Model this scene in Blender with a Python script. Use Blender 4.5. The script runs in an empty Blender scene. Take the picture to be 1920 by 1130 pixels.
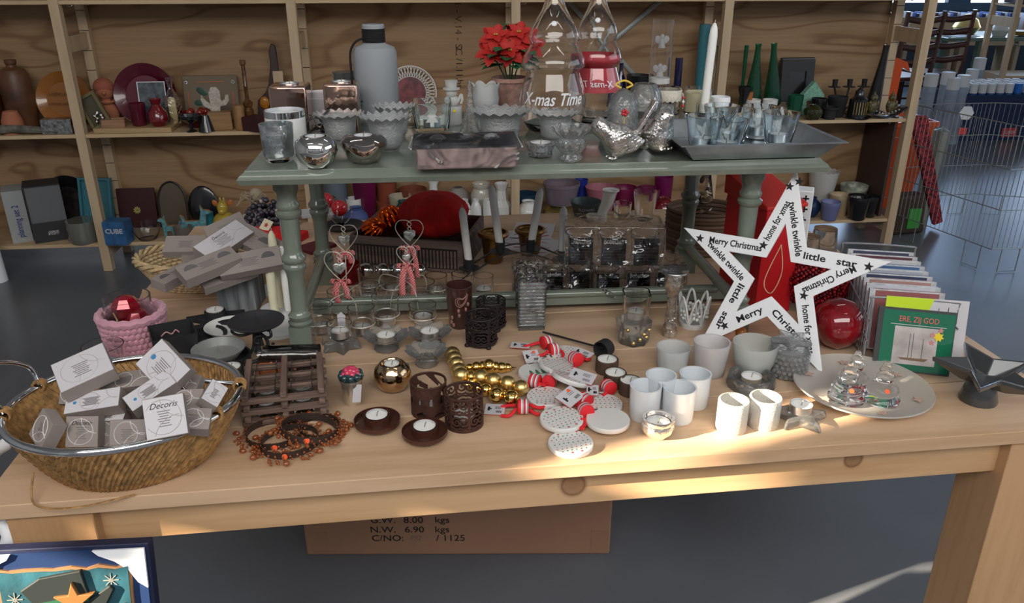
import bpy, bmesh, math, random
from math import sin, cos, tan, pi, radians as R, atan2, sqrt, hypot
from mathutils import Vector, Matrix, Euler
random.seed(7)
SC = bpy.context.scene
COL = SC.collection
# ---------------------------------------------------------------- camera
F = 1512.0; TH = R(22.98); H = 1.505            # focal length in pixels of a 1920x1130 frame, pitch, eye height
cam = bpy.data.cameras.new('camera'); cam.sensor_width = 36; cam.lens = 36*F/1920; cam.clip_start = .05
co = bpy.data.objects.new('camera', cam); COL.objects.link(co)
co.location = (0, 0, H); co.rotation_euler = (pi/2-TH, 0, 0); SC.camera = co
SC.view_settings.view_transform = 'Standard'; SC.view_settings.look = 'None'
SC.view_settings.gamma = 1; SC.view_settings.use_curve_mapping = False
SC.view_settings.exposure = 0.35
SC.cycles.max_bounces = 12; SC.cycles.transmission_bounces = 12; SC.cycles.transparent_max_bounces = 48
SC.cycles.caustics_refractive = True; SC.cycles.caustics_reflective = False; SC.cycles.sample_clamp_indirect = 4
# ---------------------------------------------------------------- world and lights
w = bpy.data.worlds.new('world'); SC.world = w; w.use_nodes = True
bg = w.node_tree.nodes['Background']; bg.inputs[0].default_value = (.74, .78, .86, 1); bg.inputs[1].default_value = .27
def light(name, kind, loc, rot, energy, color, **k):
    l = bpy.data.lights.new(name, kind); l.energy = energy; l.color = color
    for a, b in k.items(): setattr(l, a, b)
    o = bpy.data.objects.new(name, l); COL.objects.link(o); o.location = loc; o.rotation_euler = rot; return o
SUN_AZ, SUN_EL = R(22.5), R(20)                  # low sun from the left, masked by an added slit wall
sd = Vector((cos(SUN_AZ)*cos(SUN_EL), sin(SUN_AZ)*cos(SUN_EL), -sin(SUN_EL)))
light('sunlight', 'SUN', (-6, -2, 4), sd.to_track_quat('-Z', 'Y').to_euler(), 24.0, (1, .83, .62), angle=R(.5))
# added area lamps for soft daylight, above the camera and on the right
light('window_daylight', 'AREA', (.4, -1.6, 3.3), (R(43), 0, R(0)), 116, (1, .97, .93), shape='RECTANGLE', size=5.0, size_y=1.5)
light('window_daylight_right', 'AREA', (4.6, 1.2, 2.4), (R(65), 0, R(80)), 28, (.8, .9, 1), shape='RECTANGLE', size=4, size_y=1.6)
light('window_daylight_far', 'AREA', (5.6, 11.2, 2.3), (R(58), 0, R(180)), 60, (.35, .58, 1), shape='RECTANGLE', size=4.5, size_y=1.4)

# ---------------------------------------------------------------- helpers: placing
def at(px, py, z):
    "point on the horizontal plane z that shows at that place of the frame"
    u = (px-960)/F; v = (py-565)/F
    d = (u, cos(TH)-v*sin(TH), -(sin(TH)+v*cos(TH))); t = (H-z)/-d[2]
    return Vector((d[0]*t, d[1]*t, z))
def zc(x, y, z): return y*cos(TH)+(H-z)*sin(TH)
def topz(y, py):
    v = (py-565)/F
    return H - y*(sin(TH)+v*cos(TH))/(cos(TH)-v*sin(TH))
def spot(px, yb, wpx, z, k=1.0):
    "centre and radius of a round thing whose front foot touches z at (px, yb) and is wpx wide"
    p = at(px, yb, z); r = wpx/2*zc(*p)/F
    d = Vector((p.x, p.y, 0)).normalized(); c = p+d*r*k
    return c, r*(zc(*c)/zc(*p))
def stand(px, yb, yt, wpx, z, kb=1.0):
    c, r = spot(px, yb, wpx, z, kb)
    return c, r, topz(c.y+r*.95, yt)-z
# ---------------------------------------------------------------- helpers: materials
MC = {}
def nod(m): return m.node_tree.nodes, m.node_tree.links
def mat(name, color=(.5,.5,.5), rough=.5, metal=0, trans=0, ior=1.45, coat=0, bump=0, bs=60, alpha=1, emit=None, mottle=0, ms=8, spec=.5, sheen=0):
    if name in MC: return MC[name]
    m = bpy.data.materials.new(name); m.use_nodes = True; MC[name] = m
    N, L = nod(m); b = N['Principled BSDF']
    b.inputs['Base Color'].default_value = (*color, 1); b.inputs['Roughness'].default_value = rough
    b.inputs['Metallic'].default_value = metal; b.inputs['Transmission Weight'].default_value = trans
    b.inputs['IOR'].default_value = ior; b.inputs['Coat Weight'].default_value = coat; b.inputs['Alpha'].default_value = alpha
    b.inputs['Specular IOR Level'].default_value = spec; b.inputs['Sheen Weight'].default_value = sheen
    if emit: b.inputs['Emission Color'].default_value = (*emit[:3], 1); b.inputs['Emission Strength'].default_value = emit[3]
    if bump or mottle:
        tc = N.new('ShaderNodeTexCoord')
        if bump:
            n = N.new('ShaderNodeTexNoise'); n.inputs['Scale'].default_value = bs; n.inputs['Detail'].default_value = 3
            L.new(tc.outputs['Object'], n.inputs['Vector'])
            bp = N.new('ShaderNodeBump'); bp.inputs['Strength'].default_value = bump; bp.inputs['Distance'].default_value = .003
            L.new(n.outputs['Fac'], bp.inputs['Height']); L.new(bp.outputs['Normal'], b.inputs['Normal'])
        if mottle:
            n2 = N.new('ShaderNodeTexNoise'); n2.inputs['Scale'].default_value = ms; n2.inputs['Detail'].default_value = 4
            L.new(tc.outputs['Object'], n2.inputs['Vector'])
            cr = N.new('ShaderNodeValToRGB'); e = cr.color_ramp.elements
            e[0].position = .35; e[0].color = (*[c*(1-mottle) for c in color], 1)
            e[1].position = .65; e[1].color = (*[min(1, c*(1+mottle*.5)) for c in color], 1)
            L.new(n2.outputs['Fac'], cr.inputs['Fac']); L.new(cr.outputs['Color'], b.inputs['Base Color'])
    return m
def wood(name, c1, c2, axis=0, scale=1.0, rough=.55, knots=(), bump=.15, bands=14, dist=2.5):
    "grain drawn out along one object axis, growth rings and knots"
    if name in MC: return MC[name]
    m = bpy.data.materials.new(name); m.use_nodes = True; MC[name] = m
    N, L = nod(m); b = N['Principled BSDF']; b.inputs['Roughness'].default_value = rough
    tc = N.new('ShaderNodeTexCoord'); mp = N.new('ShaderNodeMapping')
    oi = N.new('ShaderNodeObjectInfo'); vm = N.new('ShaderNodeVectorMath'); vm.operation = 'ADD'
    cx = N.new('ShaderNodeCombineXYZ')
    mu = N.new('ShaderNodeMath'); mu.operation = 'MULTIPLY'; mu.inputs[1].default_value = 13.7
    L.new(oi.outputs['Random'], mu.inputs[0]); L.new(mu.outputs[0], cx.inputs[0]); L.new(mu.outputs[0], cx.inputs[1])
    s = [scale]*3; s[axis] = scale*.09
    mp.inputs['Scale'].default_value = s
    L.new(tc.outputs['Object'], mp.inputs['Vector']); L.new(mp.outputs['Vector'], vm.inputs[0]); L.new(cx.outputs[0], vm.inputs[1])
    wv = N.new('ShaderNodeTexWave'); wv.wave_type = 'BANDS'; wv.bands_direction = 'DIAGONAL'
    wv.inputs['Scale'].default_value = bands*.55; wv.inputs['Distortion'].default_value = dist*3.2; wv.inputs['Detail'].default_value = 3; wv.inputs['Detail Scale'].default_value = .7
    nz = N.new('ShaderNodeTexNoise'); nz.inputs['Scale'].default_value = 60; nz.inputs['Detail'].default_value = 3
    L.new(vm.outputs[0], wv.inputs['Vector']); L.new(vm.outputs[0], nz.inputs['Vector'])
    mx = N.new('ShaderNodeMath'); mx.operation = 'MULTIPLY_ADD'; mx.inputs[1].default_value = .7
    L.new(nz.outputs['Fac'], mx.inputs[0])
    m2 = N.new('ShaderNodeMath'); m2.operation = 'MULTIPLY'; m2.inputs[1].default_value = .3
    L.new(wv.outputs['Fac'], m2.inputs[0]); L.new(m2.outputs[0], mx.inputs[2])
    cr = N.new('ShaderNodeValToRGB'); e = cr.color_ramp.elements
    e[0].position = .15; e[0].color = (*c2, 1); e[1].position = .62; e[1].color = (*c1, 1)
    L.new(mx.outputs[0], cr.inputs['Fac']); out = cr.outputs['Color']
    for (kx, ky, kz, kr) in knots:
        ds = N.new('ShaderNodeVectorMath'); ds.operation = 'DISTANCE'; ds.inputs[1].default_value = (kx, ky, kz)
        L.new(tc.outputs['Object'], ds.inputs[0])
        kc = N.new('ShaderNodeValToRGB'); k = kc.color_ramp.elements
        k[0].position = 0; k[0].color = (.62, .62, .62, 1); k[1].position = min(.99, kr*1.25); k[1].color = (0, 0, 0, 1)
        q = kc.color_ramp.elements.new(kr*.8); q.color = (.55, .55, .55, 1); q = kc.color_ramp.elements.new(kr*.93); q.color = (.95, .95, .95, 1)
        L.new(ds.outputs['Value'], kc.inputs['Fac'])
        mc = N.new('ShaderNodeMixRGB'); mc.inputs[2].default_value = (.16, .055, .02, 1)
        L.new(kc.outputs['Color'], mc.inputs[0]); L.new(out, mc.inputs[1]); out = mc.outputs[0]
    L.new(out, b.inputs['Base Color'])
    bp = N.new('ShaderNodeBump'); bp.inputs['Strength'].default_value = bump; bp.inputs['Distance'].default_value = .002
    L.new(mx.outputs[0], bp.inputs['Height']); L.new(bp.outputs['Normal'], b.inputs['Normal'])
    return m
def plywood(name):
    m = bpy.data.materials.new(name); m.use_nodes = True
    N, L = nod(m); b = N['Principled BSDF']; b.inputs['Roughness'].default_value = .6
    tc = N.new('ShaderNodeTexCoord'); mp = N.new('ShaderNodeMapping'); mp.inputs['Scale'].default_value = (.55, 1, 2.1)
    L.new(tc.outputs['Object'], mp.inputs['Vector'])
    n1 = N.new('ShaderNodeTexNoise'); n1.inputs['Scale'].default_value = 1.6; n1.inputs['Detail'].default_value = 1.5; n1.inputs['Distortion'].default_value = .8
    L.new(mp.outputs[0], n1.inputs['Vector'])
    ml = N.new('ShaderNodeMath'); ml.operation = 'MULTIPLY'; ml.inputs[1].default_value = 42; L.new(n1.outputs['Fac'], ml.inputs[0])
    sn = N.new('ShaderNodeMath'); sn.operation = 'SINE'; L.new(ml.outputs[0], sn.inputs[0])
    cr = N.new('ShaderNodeValToRGB'); e = cr.color_ramp.elements
    e[0].position = 0; e[0].color = (.44, .275, .145, 1); e[1].position = 1; e[1].color = (.29, .155, .07, 1)
    q = cr.color_ramp.elements.new(.6); q.color = (.405, .245, .12, 1)
    L.new(sn.outputs[0], cr.inputs['Fac'])
    mp2 = N.new('ShaderNodeMapping'); mp2.inputs['Scale'].default_value = (4, 4, 90); L.new(tc.outputs['Object'], mp2.inputs['Vector'])
    n2 = N.new('ShaderNodeTexNoise'); n2.inputs['Scale'].default_value = 1; n2.inputs['Detail'].default_value = 3; L.new(mp2.outputs[0], n2.inputs['Vector'])
    mx = N.new('ShaderNodeMixRGB'); mx.blend_type = 'MULTIPLY'; mx.inputs[0].default_value = .35
    L.new(cr.outputs[0], mx.inputs[1]); L.new(n2.outputs['Fac'], mx.inputs[2])
    vo = N.new('ShaderNodeTexVoronoi'); vo.inputs['Scale'].default_value = 1.7; L.new(mp.outputs[0], vo.inputs['Vector'])
    kc = N.new('ShaderNodeValToRGB'); k = kc.color_ramp.elements; k[0].position = .03; k[0].color = (1, 1, 1, 1); k[1].position = .06; k[1].color = (0, 0, 0, 1)
    L.new(vo.outputs['Distance'], kc.inputs['Fac'])
    m3 = N.new('ShaderNodeMixRGB'); m3.inputs[2].default_value = (.09, .035, .015, 1)
    L.new(kc.outputs[0], m3.inputs[0]); L.new(mx.outputs[0], m3.inputs[1]); L.new(m3.outputs[0], b.inputs['Base Color'])
    return m
def film(name, tint=(.97,.98,1), rough=.08, k=1.0, wr=0.6, ws=18):
    "thin clear plastic: transparent with a fresnel sheen and crinkles"
    if name in MC: return MC[name]
    m = bpy.data.materials.new(name); m.use_nodes = True; MC[name] = m
    N, L = nod(m); N.remove(N['Principled BSDF']); o = N['Material Output']
    t = N.new('ShaderNodeBsdfTransparent'); t.inputs[0].default_value = (*tint, 1)
    g = N.new('ShaderNodeBsdfGlossy'); g.inputs['Roughness'].default_value = rough
    f = N.new('ShaderNodeFresnel'); f.inputs['IOR'].default_value = 1.3+.25*k
    tc = N.new('ShaderNodeTexCoord'); n = N.new('ShaderNodeTexNoise'); n.inputs['Scale'].default_value = ws; n.inputs['Detail'].default_value = 2; n.inputs['Distortion'].default_value = 1.2
    L.new(tc.outputs['Object'], n.inputs['Vector'])
    bp = N.new('ShaderNodeBump'); bp.inputs['Strength'].default_value = wr; bp.inputs['Distance'].default_value = .02
    L.new(n.outputs['Fac'], bp.inputs['Height']); L.new(bp.outputs[0], g.inputs['Normal']); L.new(bp.outputs[0], f.inputs['Normal'])
    mx = N.new('ShaderNodeMixShader'); L.new(f.outputs[0], mx.inputs[0]); L.new(t.outputs[0], mx.inputs[1]); L.new(g.outputs[0], mx.inputs[2])
    L.new(mx.outputs[0], o.inputs['Surface']); return m
# ---------------------------------------------------------------- helpers: meshes
def rot(rx=0, ry=0, rz=0): return Euler((rx, ry, rz)).to_matrix().to_4x4()
def T3(x=0, y=0, z=0): return Matrix.Translation((x, y, z))
class MB:
    def __init__(s): s.bm = bmesh.new(); s.m = Matrix.Identity(4)
    def _v(s, co): return s.bm.verts.new(s.m @ Vector(co))
    def _f(s, vs, mi=0):
        try: f = s.bm.faces.new(vs); f.material_index = mi; return f
        except ValueError: return None
    def box(s, c, d, mi=0, r=None, taper=1.0):
        M = T3(*c) @ (r or Matrix.Identity(4)); x, y, z = [q/2 for q in d]
        v = [s._v(M @ Vector((a*x*(taper if k > 0 else 1), b*y*(taper if k > 0 else 1), k*z))) for k in (-1, 1) for a, b in ((-1,-1),(1,-1),(1,1),(-1,1))]
        for q in ((3,2,1,0),(4,5,6,7),(0,1,5,4),(1,2,6,5),(2,3,7,6),(3,0,4,7)): s._f([v[i] for i in q], mi)
        return s
    def lathe(s, prof, seg=32, c=(0,0,0), mod=None, mi=0, M=None, close=False):
        M = T3(*c) @ (M or Matrix.Identity(4)); rings = []
        for (r, z) in prof:
            if r < 1e-6: rings.append([s._v(M @ Vector((0, 0, z)))]); continue
            ring = []
            for i in range(seg):
                a = 2*pi*i/seg; rr, zz = (mod(a, r, z) if mod else (r, z))
                ring.append(s._v(M @ Vector((rr*cos(a), rr*sin(a), zz))))
            rings.append(ring)
        if close: rings.append(rings[0])
        for A, B in zip(rings, rings[1:]):
            na, nb = len(A), len(B)
            for i in range(seg):
                j = (i+1) % seg
                if na == 1 and nb == 1: continue
                if na == 1: s._f([A[0], B[j], B[i]][::-1], mi)
                elif nb == 1: s._f([A[i], A[j], B[0]], mi)
                else: s._f([A[i], A[j], B[j], B[i]], mi)
        return s
    def vessel(s, prof, t, seg=32, c=(0,0,0), mod=None, mi=0, M=None, base=None):
        "open vessel from its outer profile (bottom to top), wall thickness t"
        b = base if base is not None else t
        inner = [(max(r-t, .0005), max(z, b)) for r, z in prof if z > b*1.01]
        p = [(0, prof[0][1])]+list(prof)+inner[::-1]+[(max(prof[0][0]-t, .0005)*.96, b), (0, b)]
        return s.lathe(p, seg, c, mod, mi, M)
    def tube(s, pts, r, seg=8, closed=False, mi=0, taper=None):
        pts = [Vector(p) for p in pts]; n = len(pts); rings = []; up = None
        for i, p in enumerate(pts):
            a = pts[(i-1) % n] if (closed or i) else p; b = pts[(i+1) % n] if (closed or i < n-1) else p
            t = (b-a).normalized() if (b-a).length > 1e-9 else Vector((0,0,1))
            if up is None: up = Vector((0,0,1)) if abs(t.z) < .9 else Vector((1,0,0))
            x = t.cross(up)
            if x.length < 1e-5: x = t.cross(Vector((0,1,0)))
            x.normalize(); y = x.cross(t); up = y
            rr = r*(taper(i/(n-1)) if taper else 1)
            rings.append([s._v(p+(x*cos(2*pi*k/seg)+y*sin(2*pi*k/seg))*rr) for k in range(seg)])
        prs = list(zip(rings, rings[1:]))+([(rings[-1], rings[0])] if closed else [])
        for A, B in prs:
            for k in range(seg): j = (k+1) % seg; s._f([A[k], A[j], B[j], B[k]], mi)
        if not closed: s._f(rings[0][::-1], mi); s._f(rings[-1], mi)
        return s
    def ball(s, c, r, u=20, v=12, mi=0, M=None, mod=None):
        r = (r, r, r) if isinstance(r, (int, float)) else r
        MM = T3(*c) @ (M or Matrix.Identity(4)) @ Matrix.Diagonal((*r, 1))
        pr = [(sin(pi*i/v), -cos(pi*i/v)) for i in range(v+1)]; pr[0] = (0, -1); pr[-1] = (0, 1)
        return s.lathe(pr, u, (0,0,0), mod, mi, MM)
    def prism(s, poly, z0, z1, mi=0, M=None, mi_side=None, scale1=1.0, c1=(0,0)):
        M = M or Matrix.Identity(4); mi_side = mi if mi_side is None else mi_side
        A = [s._v(M @ Vector((x, y, z0))) for x, y in poly]
        B = [s._v(M @ Vector((c1[0]+(x-c1[0])*scale1, c1[1]+(y-c1[1])*scale1, z1))) for x, y in poly]
        s._f(A[::-1], mi); s._f(B, mi)
        for i in range(len(poly)): j = (i+1) % len(poly); s._f([A[i], A[j], B[j], B[i]], mi_side)
        return s
    def ringprism(s, outer, inner, z0, z1, mi=0, M=None):
        "frame between two polygons of the same number of points"
        M = M or Matrix.Identity(4); n = len(outer)
        V = [[s._v(M @ Vector((x, y, z))) for x, y in pl] for pl, z in ((outer, z0), (outer, z1), (inner, z1), (inner, z0))]
        for k in range(4):
            A, B = V[k], V[(k+1) % 4]
            for i in range(n): j = (i+1) % n; s._f([A[i], A[j], B[j], B[i]], mi)
        return s
    def quad(s, pts, mi=0): s._f([s._v(p) for p in pts], mi); return s
    def grid(s, fn, nu, nv, mi=0, wrapu=False):
        V = [[s._v(fn(i/nu, j/nv)) for j in range(nv+1)] for i in range(nu+(0 if wrapu else 1))]
        n = len(V)
        for i in range(nu):
            A, B = V[i], V[(i+1) % n]
            for j in range(nv): s._f([A[j], B[j], B[j+1], A[j+1]], mi)
        return s
    def build(s, name, mats, parent=None, loc=(0,0,0), rz=0, rotm=None, smooth=38, solid=0, bevel=0, fix=True):
        if fix: bmesh.ops.recalc_face_normals(s.bm, faces=s.bm.faces)
        if smooth:
            th = R(smooth)
            for f in s.bm.faces: f.smooth = True
            for e in s.bm.edges:
                if len(e.link_faces) == 2: e.smooth = e.calc_face_angle(0) < th
        me = bpy.data.meshes.new(name); s.bm.to_mesh(me); s.bm.free()
        for q in (mats if isinstance(mats, (list, tuple)) else [mats]): me.materials.append(q)
        o = bpy.data.objects.new(name, me); COL.objects.link(o); o.location = loc
        o.rotation_euler = rotm if rotm is not None else (0, 0, rz)
        if parent: o.parent = parent
        if solid: md = o.modifiers.new('thickness', 'SOLIDIFY'); md.thickness = solid; md.offset = 0
        if bevel: md = o.modifiers.new('bevel', 'BEVEL'); md.width = bevel; md.segments = 2; md.limit_method = 'ANGLE'; md.angle_limit = R(40)
        return o
def tag(o, label, cat, group=None, kind=None):
    o['label'] = label; o['category'] = cat
    if group: o['group'] = group
    if kind: o['kind'] = kind
    return o
def thing(name, label, cat, loc=(0,0,0), rz=0, group=None):
    o = bpy.data.objects.new(name, None); o.empty_display_size = .05; COL.objects.link(o)
    o.location = loc; o.rotation_euler = rz if isinstance(rz, (tuple, list, Euler)) else (0, 0, rz)
    return tag(o, label, cat, group)
def struct(o): o['kind'] = 'structure'; return o
def dup(root, loc=None, rz=None, label=None, group=None, parent=None, scale=None):
    c = root.copy(); COL.objects.link(c)
    if parent: c.parent = parent
    if loc is not None: c.location = loc
    if rz is not None: c.rotation_euler = rz if isinstance(rz, (tuple, list, Euler)) else (0, 0, rz)
    if scale is not None: c.scale = scale if isinstance(scale, (tuple, list)) else (scale,)*3
    if label: c['label'] = label
    if group: c['group'] = group
    for ch in list(root.children): dup(ch, parent=c)
    return c
def text(body, size, m, parent, loc, rot_, name='lettering', align='CENTER', ext=.0002, shear=0, sp=1.0, bend=0, sx=1.0, fit=0, bold=0):
    "flat lettering; with bend it follows a cylinder of that radius standing along local y"
    cu = bpy.data.curves.new(name, 'FONT'); cu.body = body; cu.size = size; cu.align_x = align; cu.align_y = 'CENTER'
    cu.extrude = ext; cu.shear = shear; cu.space_character = sp; cu.resolution_u = 3; cu.offset = bold
    t = bpy.data.objects.new(name, cu); me = bpy.data.meshes.new_from_object(t); bpy.data.objects.remove(t); bpy.data.curves.remove(cu)
    if fit: xs = [v.co.x for v in me.vertices]; sx = fit/(max(xs)-min(xs))
    for v in me.vertices: v.co.x *= sx
    if bend:
        for v in me.vertices: a = v.co.x/bend; r = bend+v.co.z; v.co = (r*sin(a), v.co.y, r*cos(a)-bend)
    me.materials.clear(); me.materials.append(m)
    o = bpy.data.objects.new(name, me); COL.objects.link(o); o.location = loc; o.rotation_euler = rot_; o.parent = parent
    return o
def star(n, ro, ri, a0=pi/2):
    return [((ro if i % 2 == 0 else ri)*cos(a0+pi*i/n), (ro if i % 2 == 0 else ri)*sin(a0+pi*i/n)) for i in range(2*n)]
def circ(n, r, cx=0, cy=0, ry=None): return [(cx+r*cos(2*pi*i/n), cy+(ry or r)*sin(2*pi*i/n)) for i in range(n)]
def spline(P, n=8, closed=False):
    "Catmull-Rom through the points"
    P = [Vector(p) for p in P]; out = []; N_ = len(P)
    for i in range(N_ if closed else N_-1):
        g = lambda k: P[k % N_] if closed else P[max(0, min(N_-1, k))]
        a, b, c, d = g(i-1), g(i), g(i+1), g(i+2)
        for j in range(n):
            t = j/n; out.append(.5*((2*b)+(c-a)*t+(2*a-5*b+4*c-d)*t*t+(3*b-a-3*c+d)*t**3))
    if not closed: out.append(P[-1])
    return out
# ---------------------------------------------------------------- common materials
pine = wood('pine_planks', (.60,.42,.28), (.45,.29,.18), 0, 1.0, .5, bands=9)
pine_edge = wood('pine_edge', (.66,.40,.23), (.50,.27,.13), 0, 1.0, .55, bands=16, bump=.5)
shelfpine = wood('shelf_pine', (.62,.45,.27), (.52,.36,.20), 0, 1.5, .55, bands=8)
shelfpine_z = wood('shelf_pine_upright', (.60,.45,.29), (.50,.36,.22), 2, 1.5, .55, bands=8)
clear = mat('clear_glass', (1,1,1), .0, 0, 1, 1.45)
def lightglass(name, tint=(.96,.98,.98), k=.5, bump=.5, bs=60, rough=.03, ior=1.4, dif=.09):
    "pressed glass: half of it thin and clear with a bright sheen, half refracting"
    if name in MC: return MC[name]
    m = mat(name, tint, rough, 0, 1, ior, bump=bump, bs=bs); N, L = nod(m); b = N['Principled BSDF']; o = N['Material Output']
    t = N.new('ShaderNodeBsdfTransparent'); t.inputs[0].default_value = (*tint, 1); g = N.new('ShaderNodeBsdfGlossy'); g.inputs['Roughness'].default_value = max(rough, .06)
    f = N.new('ShaderNodeFresnel'); f.inputs['IOR'].default_value = 1.5
    tc = N.new('ShaderNodeTexCoord'); n = N.new('ShaderNodeTexNoise'); n.inputs['Scale'].default_value = bs; L.new(tc.outputs['Object'], n.inputs['Vector'])
    bp = N.new('ShaderNodeBump'); bp.inputs['Strength'].default_value = bump; bp.inputs['Distance'].default_value = .006; L.new(n.outputs['Fac'], bp.inputs['Height'])
    L.new(bp.outputs[0], g.inputs['Normal']); L.new(bp.outputs[0], f.inputs['Normal'])
    m1 = N.new('ShaderNodeMixShader'); L.new(f.outputs[0], m1.inputs[0]); L.new(t.outputs[0], m1.inputs[1]); L.new(g.outputs[0], m1.inputs[2])
    d = N.new('ShaderNodeBsdfDiffuse'); d.inputs[0].default_value = (.92,.94,.95,1); m3 = N.new('ShaderNodeMixShader'); m3.inputs[0].default_value = dif; L.new(m1.outputs[0], m3.inputs[1]); L.new(d.outputs[0], m3.inputs[2])
    m2 = N.new('ShaderNodeMixShader'); m2.inputs[0].default_value = k*.24; L.new(m3.outputs[0], m2.inputs[1]); L.new(b.outputs[0], m2.inputs[2]); L.new(m2.outputs[0], o.inputs['Surface'])
    return m
crystal = lightglass('crystal_glass')
frost = mat('frosted_glass', (.95,.97,.98), .4, 0, .6, 1.3)
opal = mat('white_opal_glass', (.84,.87,.92), .22, 0, .0, coat=.3)
chrome = mat('chrome', (.8,.81,.83), .08, 1)
silver = mat('mercury_silver', (.80,.77,.74), .22, 1, bump=1, bs=150, mottle=.45, ms=70)
zinc = mat('zinc_sheet', (.46,.50,.53), .35, 1, mottle=.2, ms=25)
wax = mat('candle_wax', (.93,.92,.89), .45, spec=.4)
ivory = mat('ivory_wax', (.84,.80,.58), .45)
alu = mat('tealight_cup', (.75,.76,.78), .3, 1)
black = mat('black_metal', (.02,.02,.022), .45)
blackmatt = mat('black_matt', (.018,.018,.02), .75)
white = mat('white_paint', (.88,.90,.93), .45)
whitecer = mat('white_ceramic', (.80,.80,.78), .2, coat=.4)
red = mat('red_paint', (.55,.015,.02), .35)
redfab = mat('red_felt', (.72,.02,.02), .8)
gold = mat('shiny_gold', (.95,.62,.18), .12, 1)
goldm = mat('satin_gold', (.85,.62,.25), .34, 1)
green = mat('sage_paint', (.175,.205,.165), .18, coat=.6, mottle=.12, ms=14)
ink = mat('black_print', (.01,.01,.012), .6)
tan_card = mat('taupe_card', (.30,.255,.235), .6)
white_card = mat('white_card', (.60,.58,.61), .5)
wire = mat('galvanised_wire', (.34,.36,.37), .45, .7)
wick_m = mat('wick', (.2,.18,.15), .9)
# ================================================================ THE SETTING
T = .76                                                             # top of the wooden table
fl = MB(); fl.box((1.5, 4.5, -.05), (16, 16, .1))
fm = mat('grey_floor', (.14,.152,.172), .28, mottle=.18, ms=1.5, bump=.05, bs=8, spec=.45)
struct(fl.build('floor', fm))
# added wall out of view, its stepped slits cut to shape the sun beams
wm = mat('wall_paint', (.42,.43,.45), .7)
def off(o_, x): # y where the beam of offset o_ meets the plane x
    nx, ny = -sin(SUN_AZ), cos(SUN_AZ); t = (x-o_*nx)/cos(SUN_AZ); return o_*ny+t*sin(SUN_AZ)
WX = -4.0
def sz(x, z): return z+(x-WX)*tan(SUN_EL)/cos(SUN_AZ)               # height at the wall of the ray that reaches (x, z)
a0, a1, b0, b1 = off(.885, WX), off(.95, WX), off(.95, WX), off(1.17, WX)
wl = MB()
def slab(y0, y1, z0, z1): wl.box((WX-.03, (y0+y1)/2, (z0+z1)/2), (.06, y1-y0, z1-z0))
slab(-3.2, a0, 0, 3.6); slab(b1, 6.5, 0, 3.6)
slab(a0, a1, 0, sz(.3, 0)); slab(a0, a1, sz(1.9, 0)+.002, sz(.02, .68)); slab(a0, a1, sz(1.4, .76), 3.6); bm1 = off(1.06, WX); bm0 = off(.985, WX); slab(b0, bm0, sz(1.9, 0), sz(.02, .68)); slab(b0, bm0, sz(1.4, .76), 3.6); slab(bm0, bm1, sz(1.6, 0), 3.6); slab(bm1, b1, sz(1.22, 0), 3.6); slab(b0, b1, 0, sz(.3, 0))
struct(wl.build('wall_left', wm, smooth=0))
wb = MB(); wb.box((1.0, -3.25, .7), (8, .1, 1.4)); wb.box((1.0, -3.25, 3.35), (8, .1, .3))
for x in (-2.9, -.9, 1.2, 3.2, 4.95): wb.box((x, -3.25, 2.3), (.12, .1, 1.8))
struct(wb.build('wall_back', wm, smooth=0))
cm = mat('ceiling_paint', (.5,.5,.5), .8)
ce = MB(); ce.box((1.5, 4.0, 3.65), (16, 15, .1)); struct(ce.build('ceiling', cm, smooth=0))
lampm = mat('lamp_tube', (1,1,1), .5, emit=(1, .97, .9, 9)); lampb = mat('lamp_housing', (.8,.8,.8), .4)
for i, (x, y) in enumerate(((-1.2, .3), (1.2, .3), (-1.2, 2.6), (1.2, 2.6))):
    t = thing('ceiling_lamp', 'tube lamp on the ceiling, out of the photo', 'lamp', (x, y, 3.555), 0, 'tube lamps on the ceiling')
    MB().box((0,0,.03), (1.3,.14,.05)).build('housing', lampb, t)
    m = MB(); m.tube([(-.6,0,-.02), (.6,0,-.02)], .02); m.build('tube', lampm, t)
# far end of the hall: window wall
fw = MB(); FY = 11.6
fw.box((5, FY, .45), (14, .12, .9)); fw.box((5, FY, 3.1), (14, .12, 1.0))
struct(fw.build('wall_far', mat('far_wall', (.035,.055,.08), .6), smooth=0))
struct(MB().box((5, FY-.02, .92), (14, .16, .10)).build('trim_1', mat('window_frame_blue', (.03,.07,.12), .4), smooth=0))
skym = mat('bright_window', (.6,.75,.95), .4, emit=(.72, .86, 1, 2.2))
for i, (x0, x1) in enumerate(((2.6, 4.3), (4.6, 5.85), (6.15, 6.95), (7.25, 10.5))):
    g = MB().box(((x0+x1)/2, FY+.03, 1.75), (x1-x0, .02, 1.7)).build('window_%d' % (i+1), skym, smooth=0); struct(g)
ff = MB()
for x in (2.45, 4.45, 6.0, 7.1, 10.65): ff.box((x, FY-.03, 1.75), (.3, .1, 1.7))
struct(ff.build('trim_2', MC['window_frame_blue'], smooth=0))

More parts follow.
